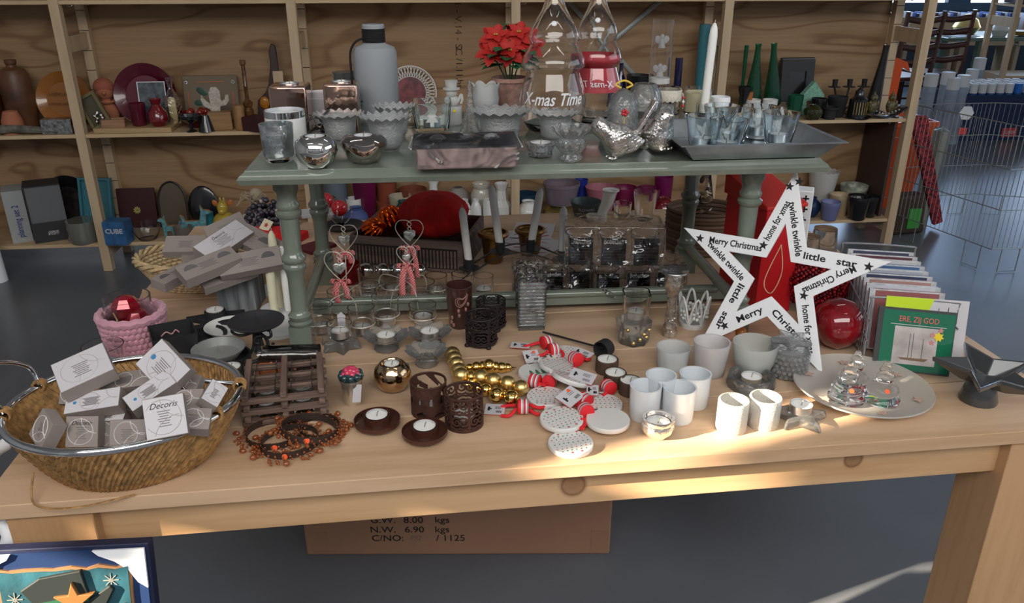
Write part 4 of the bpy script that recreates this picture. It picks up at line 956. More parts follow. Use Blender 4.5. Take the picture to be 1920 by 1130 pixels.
for i in range(2):
    for j in range(3):
        if (i, j) == (9, 9): continue
        cx_, cy_ = wl_*(.27+.46*i), dl_*(.17+.33*j); L_ = Vector((p.x+cx_*cos(ra)-cy_*sin(ra), p.y+cx_*sin(ra)+cy_*cos(ra), Z+.014))
        nm = ('left', 'right')[i]+' '+('front', 'middle', 'back')[j]
        g = MB(); g.lathe([(.0,0),(.024,0),(.0255,.052),(.0238,.052),(.0225,.003),(0,.003)], 4, M=rot(0,0,pi/4)); o = g.build('square_tealight_glass', clear, loc=L_, rz=ra, smooth=0)
        tag(o, 'square clear tealight glass in the %s cell of the twig crate' % nm, 'glass', 'square glasses in the twig crate')
        if j != 2: tealight(L_.x, L_.y, Z+.0175, 'tealight in the %s glass of the twig crate' % nm, r=.0145, group='tealights in the twig crate')
# ---- bead candle rings / bracelets
bead = mat('amber_bead', (.36,.09,.02), .15, 0, .3, 1.5, coat=.6); beadd = mat('dark_bead_cord', (.04,.025,.02), .5); dot = mat('orange_sticker', (.95,.12,.03), .6)
rings_ = [(515, 818, .045, .0, 'black fringed candle band lying leftmost in the pile'), (545, 835, .046, .003, 'black fringed candle band at the bottom front of the pile'), (580, 822, .048, .014, 'black fringed candle band on top of the pile'), (600, 806, .036, .0, 'small black fringed candle band at the back right')]
for i, (px, py, q, dz, lab) in enumerate(rings_):
    p = at(px, py, Z); t = thing('beaded_candle_band', lab, 'candle band', (p.x, p.y, Z+dz), (R(8*(i == 2)), R(10*(i == 2)), i*.7), 'black bands with amber beads')
    m = MB(); m.lathe([(q,0.0005),(q*.985,.012),(q*.95,.012),(q*.965,.0005)], 48, close=True, mod=lambda a, w_, z: (w_*(1+.05*cos(2*a)), z)); m.build('band', beadd, t)
    m = MB(); m2 = MB()
    for k in range(26):
        a = 2*pi*k/26+.1*i; u = 1+.05*cos(2*a); m2.ball((q*u*cos(a), q*u*sin(a), .013), .0012, 6, 4)
        for s_ in range(1, 3+(k*7+i)%4):
            rad = q*u+.0035*s_ if dz < .01 else q*u+.003*s_; m.ball((rad*cos(a+.06*s_), rad*sin(a+.06*s_), max(.0022, .010-.0028*s_)), .0022 if s_ % 3 else .0036, 6, 5)
        if k % 4 == 0: m.ball(((q*u+.018)*cos(a+.2), (q*u+.018)*sin(a+.2), .0045), (.006,.0045,.0045), 8, 6)
    m.build('bead_fringe', bead, t); m2.build('edge_beads', bead, t)
    if i < 3:
        m = MB(); a = -1.7-i*.7+(.4,.2,.3)[i]; m.prism(circ(16, .0048), 0, .0006, M=T3(q*1.03*cos(a), q*1.03*sin(a), .0065) @ rot(0,0,a+pi/2) @ rot(pi/2-.25)); m.build('price_dot', dot, t, smooth=0)
# ---- small ornament bucket with pink flowers
c, r, h = stand(663, 764, 700, 44, Z, .9); h = .052; r = .0195
t = thing('flower_bucket', 'tiny silver bucket with pink and dark green glazed flowers', 'ornament', (c.x, c.y, Z))
MB().vessel([(r*.78,0),(r*.8,.002),(r,.046),(r*1.1,.048),(r*1.1,.051)], .0012, 32).build('bucket', mat('tinned_bucket', (.72,.66,.58), .25, .9), t)
m = MB(); [m.ball((.013*cos(2.4*k)*(k/14)**.5, .013*sin(2.4*k)*(k/14)**.5, .069-.010*(k/14)), .0062, 8, 6) for k in range(15)]; m.build('pink_flowers', mat('pink_glaze', (.62,.05,.12), .15, coat=.8), t)
m = MB(); [m.ball((.017*cos(2*pi*k/9), .017*sin(2*pi*k/9), .057), (.007,.007,.007), 8, 6) for k in range(9)]; m.lathe([(0,.05),(.018,.05),(.019,.056),(.015,.064),(0,.066)], 20); m.build('green_leaves', mat('dark_glaze', (.015,.05,.055), .15, coat=.8), t)
m = MB(); m.box((.012,-.0165,.028), (.015,.0008,.034), r=rot(-.12,0,.35) @ rot(0,.15,0)); m.build('price_label', white_card, t, smooth=0)
# ---- gold mercury ball
c, r = spot(738, 738, 71, Z, .6)
t = thing('gold_ball_holder', 'gold mercury-glass ball tealight holder beside the silver bucket', 'tealight holder', (c.x, c.y, Z))
MB().lathe([(0,0),(r*.5,0),(r*.75,r*.15),(r*.98,r*.62),(r,r*.85),(r*.9,r*1.25),(r*.62,r*1.52),(r*.56,r*1.52),(r*.5,r*1.45),(r*.45,r*1.1),(0,r*1.1)], 40).build('bowl', mat('mercury_gold', (.62,.43,.26), .1, 1, mottle=.3, ms=70, bump=.2, bs=120), t)
tealight(c.x, c.y, Z+r*1.1+.001, 'tealight sunk in the gold mercury ball', r=r*.42, h=.013)
# ---- clear flower tealight holders
def flower_holder(px, yb, yt, w_, lab, tl=None, n=11):
    c, r, h = stand(px, yb, yt, w_*.55, Z, 1); q = r/.55
    t = thing('crystal_flower_holder', lab, 'tealight holder', (c.x, c.y, Z), 0, 'scalloped clear tealight holders')
    MB().vessel([(q*.5,0),(q*.55,.003),(q*.5,.012),(q*.45,.017),(q*.62,.024),(q*.95,.031),(q*1.0,.034)], .006, 66, base=.013, mod=lambda a, w_, z: (w_*(1+.05*cos(n*a)), z+(.002*cos(n*a) if z > .02 else 0))).build('bowl', crystal, t)
    if tl: tealight(c.x, c.y, Z+.0175, tl)
flower_holder(726, 664, 620, 84, 'scalloped clear tealight holder with a candle, left of the back pair', 'tealight in the scalloped clear holder right of the star glass')
flower_holder(807, 656, 612, 80, 'scalloped clear tealight holder with a candle, right of the back pair', 'tealight with a bent wick in the right-hand scalloped clear holder')
flower_holder(801, 692, 648, 78, 'empty scalloped clear tealight holder in front, right of the gold ball')
# star glass with cup
p = at(640, 650, Z); t = thing('star_glass_holder', 'clear glass star with a tealight cup on it, right of the green leg', 'tealight holder', (p.x, p.y, Z), .3)
MB().prism(star(6,.046,.028), 0, .022, scale1=.9).build('star_base', crystal, t, smooth=20, bevel=.003)
MB().vessel([(.020,.022),(.023,.026),(.026,.055)], .0022, 28, base=.025).build('cup', clear, t)
tealight(p.x, p.y, Z+.0255, 'tealight in the cup of the clear glass star', r=.0185, h=.014)
# ---- rusty pierced lanterns and brown dishes
rust = mat('rusty_brown', (.085,.035,.025), .6, .3, bump=.5, bs=120, mottle=.3, ms=40)
def pierced(px, yb, yt, w_, lab, fn, name='pierced_lantern', m_=None, res=(150, 64), feet=False, th=.0014, tl=None, rimh=.07):
    c, r, h = stand(px, yb, yt, w_, Z, .9); t = thing(name, lab, 'tealight holder', (c.x, c.y, Z))
    z0 = .006 if feet else 0
    m = MB(); nu, nv = res; V = [[m._v((r*cos(2*pi*i/nu), r*sin(2*pi*i/nu), z0+(h-z0)*j/nv)) for j in range(nv+1)] for i in range(nu)]
    for i in range(nu):
        for j in range(nv):
            u, v = (i+.5)/nu, (j+.5)/nv
            if v < .05 or v > 1-rimh or fn(u*2*pi*r/h, v): m._f([V[i][j], V[(i+1)%nu][j], V[(i+1)%nu][j+1], V[i][j+1]])
    loose = [v for v in m.bm.verts if not v.link_faces]
    for v in loose: m.bm.verts.remove(v)
    m.build('pierced_wall', m_ or rust, t, solid=th)
    m = MB(); m.lathe([(0,z0),(r,z0),(r,z0+.003),(0,z0+.003)], 36); m.build('bottom', m_ or rust, t)
    m = MB(); m.tube([(r*cos(2*pi*k/48), r*sin(2*pi*k/48), h) for k in range(48)], .0014, 6, closed=True); m.build('rim', m_ or rust, t)
    if tl: tealight(c.x, c.y, Z+z0+.0035, tl)
    return t, c, r, h
def star_fn(x, y):   # blobs and curved cut-outs
    s_ = sin(6.1*x+1.3*sin(5*y))*sin(7.3*y+1.7*sin(4*x)); return not (s_ > .32 or (abs((x*3) % 1-.5) < .12 and abs(y-.55) < .12))
def scroll_fn(x, y):
    cell = .52; gx = (x % cell)/cell-.5; gy = ((y-.05) % cell)/cell-.5
    if abs(gx) > .43 or abs(gy) > .455: return True
    a = atan2(gy, abs(gx)+.0001-.18); d = hypot(gy, abs(gx)-.18)
    sp_ = (d*9.5-a/(2*pi)*1.9) % 1.9
    return sp_ < .78
pierced(806, 786, 698, 66, 'rusty brown pierced metal lantern with stars and waves, the left one', star_fn, tl='tealight in the left pierced lantern with waves')
pierced(871, 810, 716, 71, 'rusty brown pierced metal lantern with scrollwork, the right one', scroll_fn, tl='tealight in the right pierced scroll lantern')
brown = mat('brown_enamel', (.065,.022,.014), .35, coat=.3)
for (px, py, lab) in ((708, 799, 'left'), (797, 820, 'right')):
    p = at(px, py, Z); r = 43*zc(*p)/F; t = thing('brown_candle_dish', 'round dark brown metal tealight dish on ball feet, the %s one' % lab, 'tealight holder', (p.x, p.y, Z), 0, 'brown tealight dishes')
    MB().lathe([(0,.006),(r*.93,.006),(r,.009),(r,.016),(r*.97,.016),(r*.955,.009),(0,.0085)], 44).build('dish', brown, t)
    MB().lathe([(.0225,.0085),(.0225,.024),(.0208,.024),(.0205,.0085)], 32, close=True).build('cup', brown, t)
    for k in range(3): MB().ball((r*.7*cos(2.1*k-1.2), r*.7*sin(2.1*k-1.2), .0035), .0036, 10, 8).build('foot', brown, t)
    tealight(p.x, p.y, Z+.009, 'tealight in the %s brown metal dish' % lab, h=.0155)
# ---- gold bead garlands
def beads(name, label, pts, radii, m_, finial=False):
    t0 = thing(name, label, 'garland', at(*pts[0], Z), 0, 'gold bead garlands')
    o = t0.location; 
    for k, (q, r) in enumerate(zip(pts, radii)):
        p = at(q[0], q[1], Z+r)-o; MB().ball((p.x, p.y, r), r, 20, 14).build('bead', m_[k % len(m_)], t0)
    if finial:
        p = at(*pts[-1], Z+radii[-1])-o; q = at(*pts[-2], Z+radii[-2])-o; d = (p-q).normalized(); m = MB(); m.tube([p, p+d*.018], .003, 8, taper=lambda u: 1-.8*u); m.build('finial', gold, t0)
beads('gold_bead_garland', 'row of large satin gold beads running from the table middle to the lantern, upright row', [(848,663),(852,672),(856,682),(860,694),(864,704)], [.0155,.0155,.0155,.0155,.016], [goldm])
beads('gold_bead_garland', 'shiny gold bead garland with pointed end, lying farthest back', [(880,689),(893,688),(906,687),(917,686),(929,688),(941,689),(952,689)], [.008,.011,.011,.014,.011,.011,.009], [gold], True)
beads('gold_bead_garland', 'satin gold bead string in the middle of the gold garlands', [(884,706),(901,707),(925,713),(952,719),(977,727)], [.010,.0155,.0155,.0155,.015], [goldm])
beads('gold_bead_garland', 'shiny gold bead string nearest to the scroll lantern', [(893,727),(911,731),(931,741),(945,738),(959,746)], [.012,.012,.0145,.007,.0145], [gold])
beads('gold_bead_garland', 'short string of small gold beads by the rim of the scroll lantern', [(876,722),(884,716),(874,706)], [.008,.009,.007], [gold])
# ================================================================ ON THE PINE TABLE: right half
Z = T
whglass = mat('white_glass', (.72,.76,.80), .25, coat=.3)
frosta = mat('frosted_blueish', (.90,.94,.96), .4, 0, .62, 1.25)
wprof = [(.84,0),(.9,.015),(.93,.1),(1.0,1)]
for px, yb, yt, w_, lab in ((1206, 796, 708, 61, 'white glass votive at the front left of the four'), (1268, 800, 711, 64, 'white glass votive at the front right of the four, behind the silver tealight'),
                            (1234, 776, 689, 59, 'white glass votive at the back left of the four'), (1297, 772, 686, 61, 'white glass votive at the back right of the four')):
    single('white_votive', lab, 'votive', px, yb, yt, w_*.97, Z, wprof, .0028, whglass, 'white glass votives')
single('frosted_votive', 'frosted bluish votive behind the white ones, leftmost of the frosted three', 'votive', 1259, 700, 637, 58, Z, [(.92,0),(.95,.02),(1.1,1)], .0028, frosta)
single('frosted_votive', 'frosted tapered tall votive in the middle of the frosted three', 'votive', 1328, 711, 628, 56, Z, [(.96,0),(1,.02),(1.2,1)], .0028, mat('frosted_pinkish', (.88,.87,.88), .45, 0, .55, 1.25))
single('frosted_bowl', 'wide frosted bowl votive, rightmost of the frosted three', 'votive', 1409, 708, 631, 50, Z, [(.85,0),(1.0,.02),(1.3,.2),(1.55,.5),(1.66,.85),(1.66,1)], .0028, mat('frosted_grey', (.82,.85,.83), .45, 0, .6, 1.25))
spark = mat('glitter_frost', (.86,.87,.84), .4, 0, .45, 1.25, bump=1.0, bs=420)
for px, yb, yt, w_, lab in ((1368, 817, 735, 57, 'left glittery frosted votive at the table edge'), (1427, 809, 729, 59, 'right glittery frosted votive at the table edge')):
    c = single('glitter_votive', lab, 'votive', px, yb, yt, w_, Z, [(.96,0),(1,.03),(1,.96),(.97,1)], .003, spark, 'glittery frosted votives')[1]
    tealight(c.x, c.y, Z+.0035, 'tealight inside the '+lab.split()[0]+' glittery votive')
# ornate silver tealight holder
c, r = spot(1231, 828, 62, Z, .75)
t = thing('silver_tealight_pot', 'small embossed silver tealight pot in front of the white votives', 'tealight holder', (c.x, c.y, Z))
MB().vessel([(r*.62,0),(r*.68,.003),(r*.98,.014),(r*1.0,.022),(r*.93,.028),(r*.98,.031),(r*.97,.035)], .004, 60, base=.012, mod=lambda a, q, z: (q*(1+(.02*cos(16*a) if z < .028 else .008*cos(44*a))), z)).build('pot', mat('embossed_silver', (.82,.79,.78), .18, .95, bump=.7, bs=120), t)
tealight(c.x, c.y, Z+.0125, 'tealight in the small embossed silver pot', r=r*.72, h=.015)
# dark wood tealight cups
wc = wood('dark_cup_wood', (.09,.055,.035), (.03,.02,.014), 2, 3, .6)
for px, yb, w_, lab in ((1137, 704, 43, 'back'), (1152, 730, 43, 'middle'), (1180, 745, 42, 'front')):
    c, r = spot(px, yb, w_, Z, .9); t = thing('wooden_tealight_cup', 'round dark wooden tealight cup, the %s one of three in a row' % lab, 'tealight holder', (c.x, c.y, Z), 0, 'dark wooden tealight cups')
    MB().lathe([(0,0),(r,0),(r,.026),(r*.9,.0275),(.0205,.0275),(.0205,.012),(0,.012)], 36).build('cup', wc, t)
    tealight(c.x, c.y, Z+.0125, 'tealight in the %s dark wooden cup' % lab, h=.014)
# candle snuffer
a_, b_ = at(1018, 622, Z+.003), at(1132, 653, Z+.015)
t = thing('candle_snuffer', 'black candle snuffer with a long rod lying above the ceramic ornaments', 'snuffer', (b_.x, b_.y, Z))
m = MB(); m.tube([a_-Vector((b_.x,b_.y,Z)), b_-Vector((b_.x,b_.y,Z))], .0022, 8); m.build('rod', black, t)
d = (b_-a_).normalized()
MB().lathe([(0,0),(.0175,0),(.0185,.003),(.0185,.024),(.0165,.024),(.0165,.004),(0,.004)], 32, M=rot(0,0,-.75) @ rot(pi/2,0,0)).build('cup', blackmatt, t, (.008,.002,.0185))
# ---- ceramic christmas discs
cer = mat('ceramic_disc', (.74,.73,.71), .3, coat=.2); pr = mat('print_red', (.55,.05,.05), .5); pg_ = mat('print_green', (.02,.14,.08), .5); stripe_g = mat('stripe_grey', (.35,.33,.36), .5)
discs = [(1070,829,.038,0,(0,0),.3,'p','disc with red and green print at the very front of the pile'), (1140,785,.038,.0098,(0,0),.6,'w','plain white disc at the right front of the pile'), (1053,783,.038,.0098,(.02,.0),.6,'p','patterned disc in the middle, behind the front one'),
         (1024,742,.036,.0,(.0,-.0),.2,'p','patterned disc at the left, under the barcode tag'), (1068,707,.036,.018,(.2,.35),1.2,'p','patterned disc tilted on top at the back of the pile'), (1044,684,.036,.012,(.1,.2),1.0,'p','patterned disc half hidden at the back left'),
         (1006,696,.036,0,(.0,0),.3,'t','disc with three printed fir trees at the left back'), (1130,756,.036,0,(0,0),0,'p','patterned disc mostly hidden behind the plain white one'), (1060,662,.036,.0,(0,0),2,'p','patterned disc farthest back under the striped beads')]
for (px, py, r, dz, tl, rz, kind, lab) in discs:
    p = at(px, py, Z+.008+dz); t = thing('ceramic_disc', 'round white ceramic '+lab, 'ornament', (p.x, p.y, Z+dz), (tl[0], tl[1], rz), 'ceramic christmas discs with red cords')
    m = MB(); m.lathe([(0,0),(r*.97,0),(r,.0015),(r,.0075),(r*.97,.009),(0,.009)], 48); m.box((0,r,.0045), (.012,.009,.009)); m.build('disc', cer, t)
    if kind == 'p':
        m = MB(); rnd = random.Random(int(px))
        for i, y in enumerate((-.80,-.62,-.42,-.24,-.05,.15,.33,.52,.7)):
            n = int(9*sqrt(max(.05, 1-y*y)))
            for k in range(n):
                x = (k-(n-1)/2)*.0083+(.002 if i % 2 else 0)
                if x*x+(y*r)**2 > (r*.9)**2: continue
                if i in (0, 8): m.prism(star(6,.0026,.0014), 0, .0003, 0, T3(x, y*r, .009)) if k % 2 else None
                elif i in (3, 5): m.prism(circ(8,.0008), 0, .0003, 0, T3(x, y*r, .009))
                elif i in (1, 4, 7): m.prism([(-.0014,-.0008),(.0018,-.0014),(.001,.0014),(-.0004,.0002)], 0, .0003, 1, T3(x, y*r, .009) @ rot(0,0,k))
                else: m.prism([(-.0016,-.001),(.0016,-.001),(0,.0016)], 0, .0003, k % 2, T3(x, y*r, .009))
        m.build('printed_pattern', [pr, pg_], t, smooth=0)
    if kind == 't':
        m = MB()
        for k in range(3):
            for q in range(3): m.prism([(-.0065+q*.0012,0),(.0065-q*.0012,0),(0,.009)], 0, .0003, 0, T3(-.012+.012*k, -.014+.006*q, .009))
        m.build('printed_trees', mat('fir_print', (.10,.25,.14), .5), t, smooth=0)
# cords with striped beads, and paper tags: each cord a thing with its beads
redc = mat('red_cord', (.72,.02,.03), .7)
def bead_at(t, o, px, py, z, az, el, n=1):
    p = at(px, py, z)-o; M_ = rot(0,0,az) @ rot(0,pi/2-el,0)
    m = MB(); R0 = .0135; L_ = .0195; bands_ = [(0,0),(.28,1),(.42,2),(.56,0),(.74,1),(.86,2),(1,2)]
    m.lathe([(0,-L_/2),(R0*.9,-L_/2),(R0,-L_/2+.001)], 28, M=M_, mi=0)
    for (u0, k0), (u1, _) in zip(bands_, bands_[1:]): m.lathe([(R0,-L_/2+.001+(L_-.002)*u0),(R0,-L_/2+.001+(L_-.002)*u1)], 28, M=M_, mi=k0)
    m.lathe([(R0,L_/2-.001),(R0*.9,L_/2),(0,L_/2)], 28, M=M_, mi=0)
    bmesh.ops.remove_doubles(m.bm, verts=m.bm.verts, dist=1e-5)
    m.build('striped_bead', [redc, mat('white_bead', (.8,.78,.78), .4), stripe_g], t, p)
def cord_thing(label, o, beads_, paths):
    o = at(*o, Z); t = thing('beaded_red_cord', label, 'cord', o, 0, 'red cords with striped beads')
    for b in beads_: bead_at(t, o, *b)
    for P in paths:
        pts = [at(x, y, z)-o for x, y, z in P]; m = MB(); m.tube(spline(pts, 6), .0032, 8); m.build('red_cord', redc, t)
b_ = Z+.0145
cord_thing('red cord with two striped beads farthest back, by the snuffer rod', (1024, 642), [(1024,641,b_,.5,0), (1038,655,b_,.3,0)], [[(982,650,Z+.006),(1000,645,Z+.008),(1016,640,Z+.012)], [(1048,655,Z+.014),(1056,662,Z+.014),(1055,668,Z+.012)], [(1005,668,Z+.008),(1020,664,Z+.01),(1028,658,Z+.014)]])
cord_thing('red cord with a red-ended bead over the back discs', (1078, 675), [(1080,672,b_+.008,-1.1,.2)], [[(1078,682,Z+.02),(1078,688,Z+.02),(1079,691,Z+.018)], [(1090,668,Z+.01),(1100,674,Z+.008),(1106,672,Z+.006)]])
cord_thing('red cord with two beads at the left, below the fir-tree disc', (1002, 716), [(1003,714,b_,-.4,0), (1031,713,b_,1.2,0)], [[(1004,718,Z+.014),(1014,720,Z+.012),(1022,722,Z+.013)]])
cord_thing('red cord with a striped bead lying at the far left by the scroll lantern', (981, 761), [(981,762,b_,.0,0)], [[(940,763,Z+.004),(952,760,Z+.008),(968,760,Z+.012)], [(940,779,Z+.004),(955,779,Z+.006),(968,766,Z+.012)], [(993,758,Z+.014),(1008,764,Z+.012),(1022,763,Z+.013)], [(993,768,Z+.008),(1006,776,Z+.006),(1012,774,Z+.008)]])
cord_thing('red cord with a striped bead above the front disc', (1098, 768), [(1098,769,b_+.006,-1.3,.15), (1097,750,b_,-.9,0)], [[(1092,783,Z+.02),(1090,795,Z+.012),(1093,803,Z+.012)], [(1095,783,Z+.02),(1098,795,Z+.01),(1086,803,Z+.012)], [(1085,752,Z+.016),(1080,758,Z+.014),(1090,765,Z+.016)]])
cord_thing('red cord with a red-ended bead at the right of the pile, by the wooden cups', (1138, 727), [(1141,725,b_,-1.2,.1)], [[(1137,735,Z+.012),(1131,741,Z+.008),(1125,742,Z+.004)], [(1080,715,Z+.014),(1092,712,Z+.014),(1105,716,Z+.012),(1110,708,Z+.012)], [(1090,722,Z+.012),(1100,724,Z+.010),(1112,712,Z+.012)]])
def ptag(px, py, z, L_, W_, e, lab, bar=True):
    p = at(px, py, z); t = thing('price_tag', 'white paper tag '+lab, 'tag', p, e, 'paper tags of the ceramic ornaments')
    m = MB(); m.box((0,0,0), (L_,W_,.0012), 0); m.box((0,0,-.0012), (L_*1.02,W_*1.02,.0008), 1); m.build('card', [white_card, pr], t, smooth=0)
    m = MB(); m.prism([(-.002,-.005),(.002,-.005),(.002,-.001),(.005,-.001),(.005,.002),(.002,.002),(.002,.006),(-.002,.006)], 0, .0004, M=T3(-L_*.3,0,.0006)); m.build('hanger_hole', ink, t, smooth=0)
    m = MB()
    for k in range(7): m.box((L_*(.08+.045*k), -W_*.25, .0008), (.0006+.0004*(k%2),.006,.0004))
    for k in range(3): m.box((L_*.15, W_*(.05+.1*k), .0008), (L_*.3,.0007,.0004))
    m.build('barcode', ink, t, smooth=0)
    if bar: m = MB(); m.prism(circ(14,.0035), 0, .0005, M=T3(L_*.2,W_*.32,.0006)); m.build('orange_dot', dot, t, smooth=0)
ptag(976,647,Z+.006,.040,.024,(0,0,-.15),'farthest back at the left, seen flat', False)
ptag(997,668,Z+.010,.032,.034,(.35,0,.25),'with an orange dot, left of the back beads')
ptag(1092,662,Z+.010,.044,.022,(.3,0,-.75),'on the back right, beside the snuffer cup', False)
ptag(1092,705,Z+.030,.048,.030,(.25,.1,-.45),'tilted on the upper discs', False)
ptag(1069,743,Z+.028,.046,.034,(.3,-.1,.9),'with barcode and orange dot, on the middle discs')
ptag(1111,731,Z+.016,.022,.028,(.2,0,-.1),'small, right of the middle one', False)
ptag(928,767,Z+.004,.036,.030,(.1,0,-.1),'at the end of the left cord beside the scroll lantern', False)
# ---- ring-shaped glass tealight holder
p = at(1415, 738, Z); t = thing('glass_ring_holder', 'clear glass ring tealight holder behind the glittery votives', 'tealight holder', (p.x, p.y+.03, Z))
MB().lathe([(.034,.0),(.043,.0),(.046,.010),(.043,.024),(.039,.026),(.035,.022),(.033,.010)], 44, close=True, mod=lambda a, q, z: (q*(1+.02*cos(8*a)), z)).build('ring', crystal, t)
MB().lathe([(0,0),(.034,0),(.034,.006),(0,.006)], 32).build('base', crystal, t)
tealight(p.x, p.y+.03, Z+.0065, 'tealight in the clear glass ring')
# ---- glass star tealight
p = at(1502, 795, Z); t = thing('glass_star_holder', 'chunky clear glass star tealight holder at the table edge', 'tealight holder', (p.x, p.y+.012, Z), .15)
MB().prism(star(5,.056,.026,-pi/2+.3), 0, .019, scale1=.86).build('star_body', lightglass('chunky_glass', bump=.4, bs=40), t, smooth=30, bevel=.005)
tealight(p.x, p.y+.012, Z+.0195, 'tealight on the chunky glass star', h=.015)
# ---- glass plate with stars and three glass snow trees
p = at(1614, 734, Z); pl = thing('glass_plate', 'large frosted glass plate with star pattern at the right of the table', 'plate', (p.x, p.y, Z)); r = .124
MB().lathe([(0,.001),(r*.55,.001),(r*.8,.006),(r*.985,.015),(r,.0165),(r*.985,.0185),(r*.8,.0095),(r*.55,.005),(0,.005)], 64).build('plate_body', mat('plate_glass', (.86,.82,.76), .35, 0, .6, 1.4), pl)
m = MB()
for k in range(6): a = k*pi/3+.5; m.prism(star(5,.012,.0055,a), 0, .0006, M=T3(r*.78*cos(a), r*.78*sin(a), .0115))
m.build('star_pattern', mat('star_tint', (.50,.34,.28), .5), pl)
def snow_tree(px, py, label, s=1.0):
    q = at(px, py, Z+.006); t = thing('glass_snow_tree', label, 'ornament', (q.x, q.y, Z+.0055), 0, 'clear glass stacked ornaments on the plate')
    prf = [(.0,0),(.024,0),(.0315,.006),(.0325,.012),(.029,.018),(.026,.0205),(.028,.024),(.0285,.029),(.025,.035),(.016,.040),(.0115,.0425),(.0140,.046),(.0150,.051),(.0135,.056),(.0095,.0595),(.0105,.062),(.0112,.066),(.0095,.070),(.0068,.0725),(.0072,.075),(.0068,.079),(.004,.0825),(0,.083)]
    MB().lathe([(a*s, b*s) for a, b in prf], 36).build('glass_body', mat('tree_glass', (1,1,1), .0, 0, 1, 1.35), t)
    return t
snow_tree(1597, 728, 'clear glass stacked ornament at the back of the plate', .95)
t1 = snow_tree(1585, 752, 'clear glass stacked ornament at the front left of the plate with an orange dot', 1.0)
t2 = snow_tree(1650, 753, 'clear glass stacked ornament at the right of the plate with an orange dot', 1.0)
for t_ in (t1, t2): m = MB(); m.prism(circ(14,.0042), 0, .0004); m.build('orange_dot', dot, t_, (-.004,-.0255,.036), rotm=(pi/2-.75,0,-.1), smooth=0)
# ---- black star bowl on a foot
p = at(1848, 762, Z); t = thing('black_star_bowl', 'black glazed star bowl on a round foot at the right end of the table', 'bowl', (p.x-.002, p.y+.024, Z))
glaze = mat('graphite_glaze', (.07,.075,.08), .22, .3, coat=.5)
MB().lathe([(0,0),(.032,0),(.033,.004),(.025,.034),(.02,.042),(0,.042)], 36).build('foot', glaze, t)
m = MB(); S_ = lambda k, z, a0=.30: [(x*k, y*k, z) for x, y in star(5,.094,.043,a0)]
rg = [[m._v(v) for v in S_(.42,.036)], [m._v(v) for v in S_(1.0,.062)], [m._v(v) for v in S_(1.02,.070)], [m._v(v) for v in S_(.93,.070)], [m._v(v) for v in S_(.40,.044)]]
for A_, B_ in zip(rg, rg[1:]):
    for i in range(10): j = (i+1)%10; m._f([A_[i],A_[j],B_[j],B_[i]])
m._f(rg[0][::-1]); m._f(rg[-1]); m.build('star_bowl', glaze, t, smooth=25, rotm=(R(4),R(3),0), bevel=.002)
# ---- CD rack
g0, g1 = at(1634, 691, Z), at(1768, 706, Z); ga = atan2(g1.y-g0.y, g1.x-g0.x)
# ---- CDs
rk = thing('cd_rack', 'silver wire rack full of CDs at the right of the table', 'rack', (g0.x, g0.y+.022, Z), ga+.06)
rw, rd, rh = .142, .335, .135
def rkp(x, y, z=0): a = ga+.06; return Vector((g0.x+x*cos(a)-y*sin(a), g0.y+.022+x*sin(a)+y*cos(a), Z+z))
wr = mat('rack_wire', (.42,.43,.45), .3, .8)
for y in (.0, rd):
    m = MB(); m.tube(spline([(-.008,y,.004),(-.008,y+.012,rh*.5),(-.008,y+.02,rh*.93),(.004,y+.022,rh),(rw-.004,y+.022,rh),(rw+.008,y+.02,rh*.93),(rw+.008,y+.012,rh*.5),(rw+.008,y,.004)], 4), .0024, 8); m.build('end_hoop', wr, rk)
for x in (-.008, rw+.008):
    for z in (.004, .05, .09): m = MB(); m.tube([(x,0,z),(x,rd+.01,z)], .002, 6); m.build('side_wire', wr, rk)
    m = MB()
    for k in range(18): y = .018+k*.0175; m.tube([(x,y,.004),(x,y+.008,.09)], .0011, 5)
    m.build('spacer_wires', wr, rk)
m = MB()
for x in (.02, .07, .12): m.tube([(x,0,.004),(x,rd,.004)], .002, 6)
m.build('bottom_wires', wr, rk)
cdcol = [(.04,.05,.10),(.10,.03,.04),(.5,.5,.52),(.05,.12,.28),(.35,.37,.45),(.03,.04,.10),(.40,.22,.2),(.55,.55,.62),(.30,.10,.10)]
clearcase = mat('cd_case_plastic', (.55,.57,.6), .12, coat=1, mottle=.3, ms=50)
names = ['navy-spined', 'dark red', 'silver-grey', 'blue', 'pale blue', 'dark blue', 'orange-edged', 'lilac-white', 'brown']
for k in range(9):
    q = rkp(rw/2, rd-.032-k*.031, .0085); t = thing('cd_case', '%s CD case standing in the wire rack, number %s from the back' % (names[k], ('one','two','three','four','five','six','seven','eight','nine')[k]), 'CD', q, (R(-14), 0, ga+.06), 'CDs in the wire rack')
    t['label'] = '%s CD case in the wire rack, %s' % (names[k], 'farthest back' if k == 0 else 'just in front of the %s one' % names[k-1])
    m = MB(); m.box((0,0,.0625), (.142,.0102,.125)); m.build('case', clearcase, t, smooth=0, bevel=.001)
    m = MB(); m.box((0,-.0053,.0625), (.120,.0004,.119)); m.box((.002,0,.1252), (.128,.006,.0008)); m.build('inlay', mat('inlay_%s' % names[k].replace(' ', '_'), cdcol[k], .4), t, smooth=0)
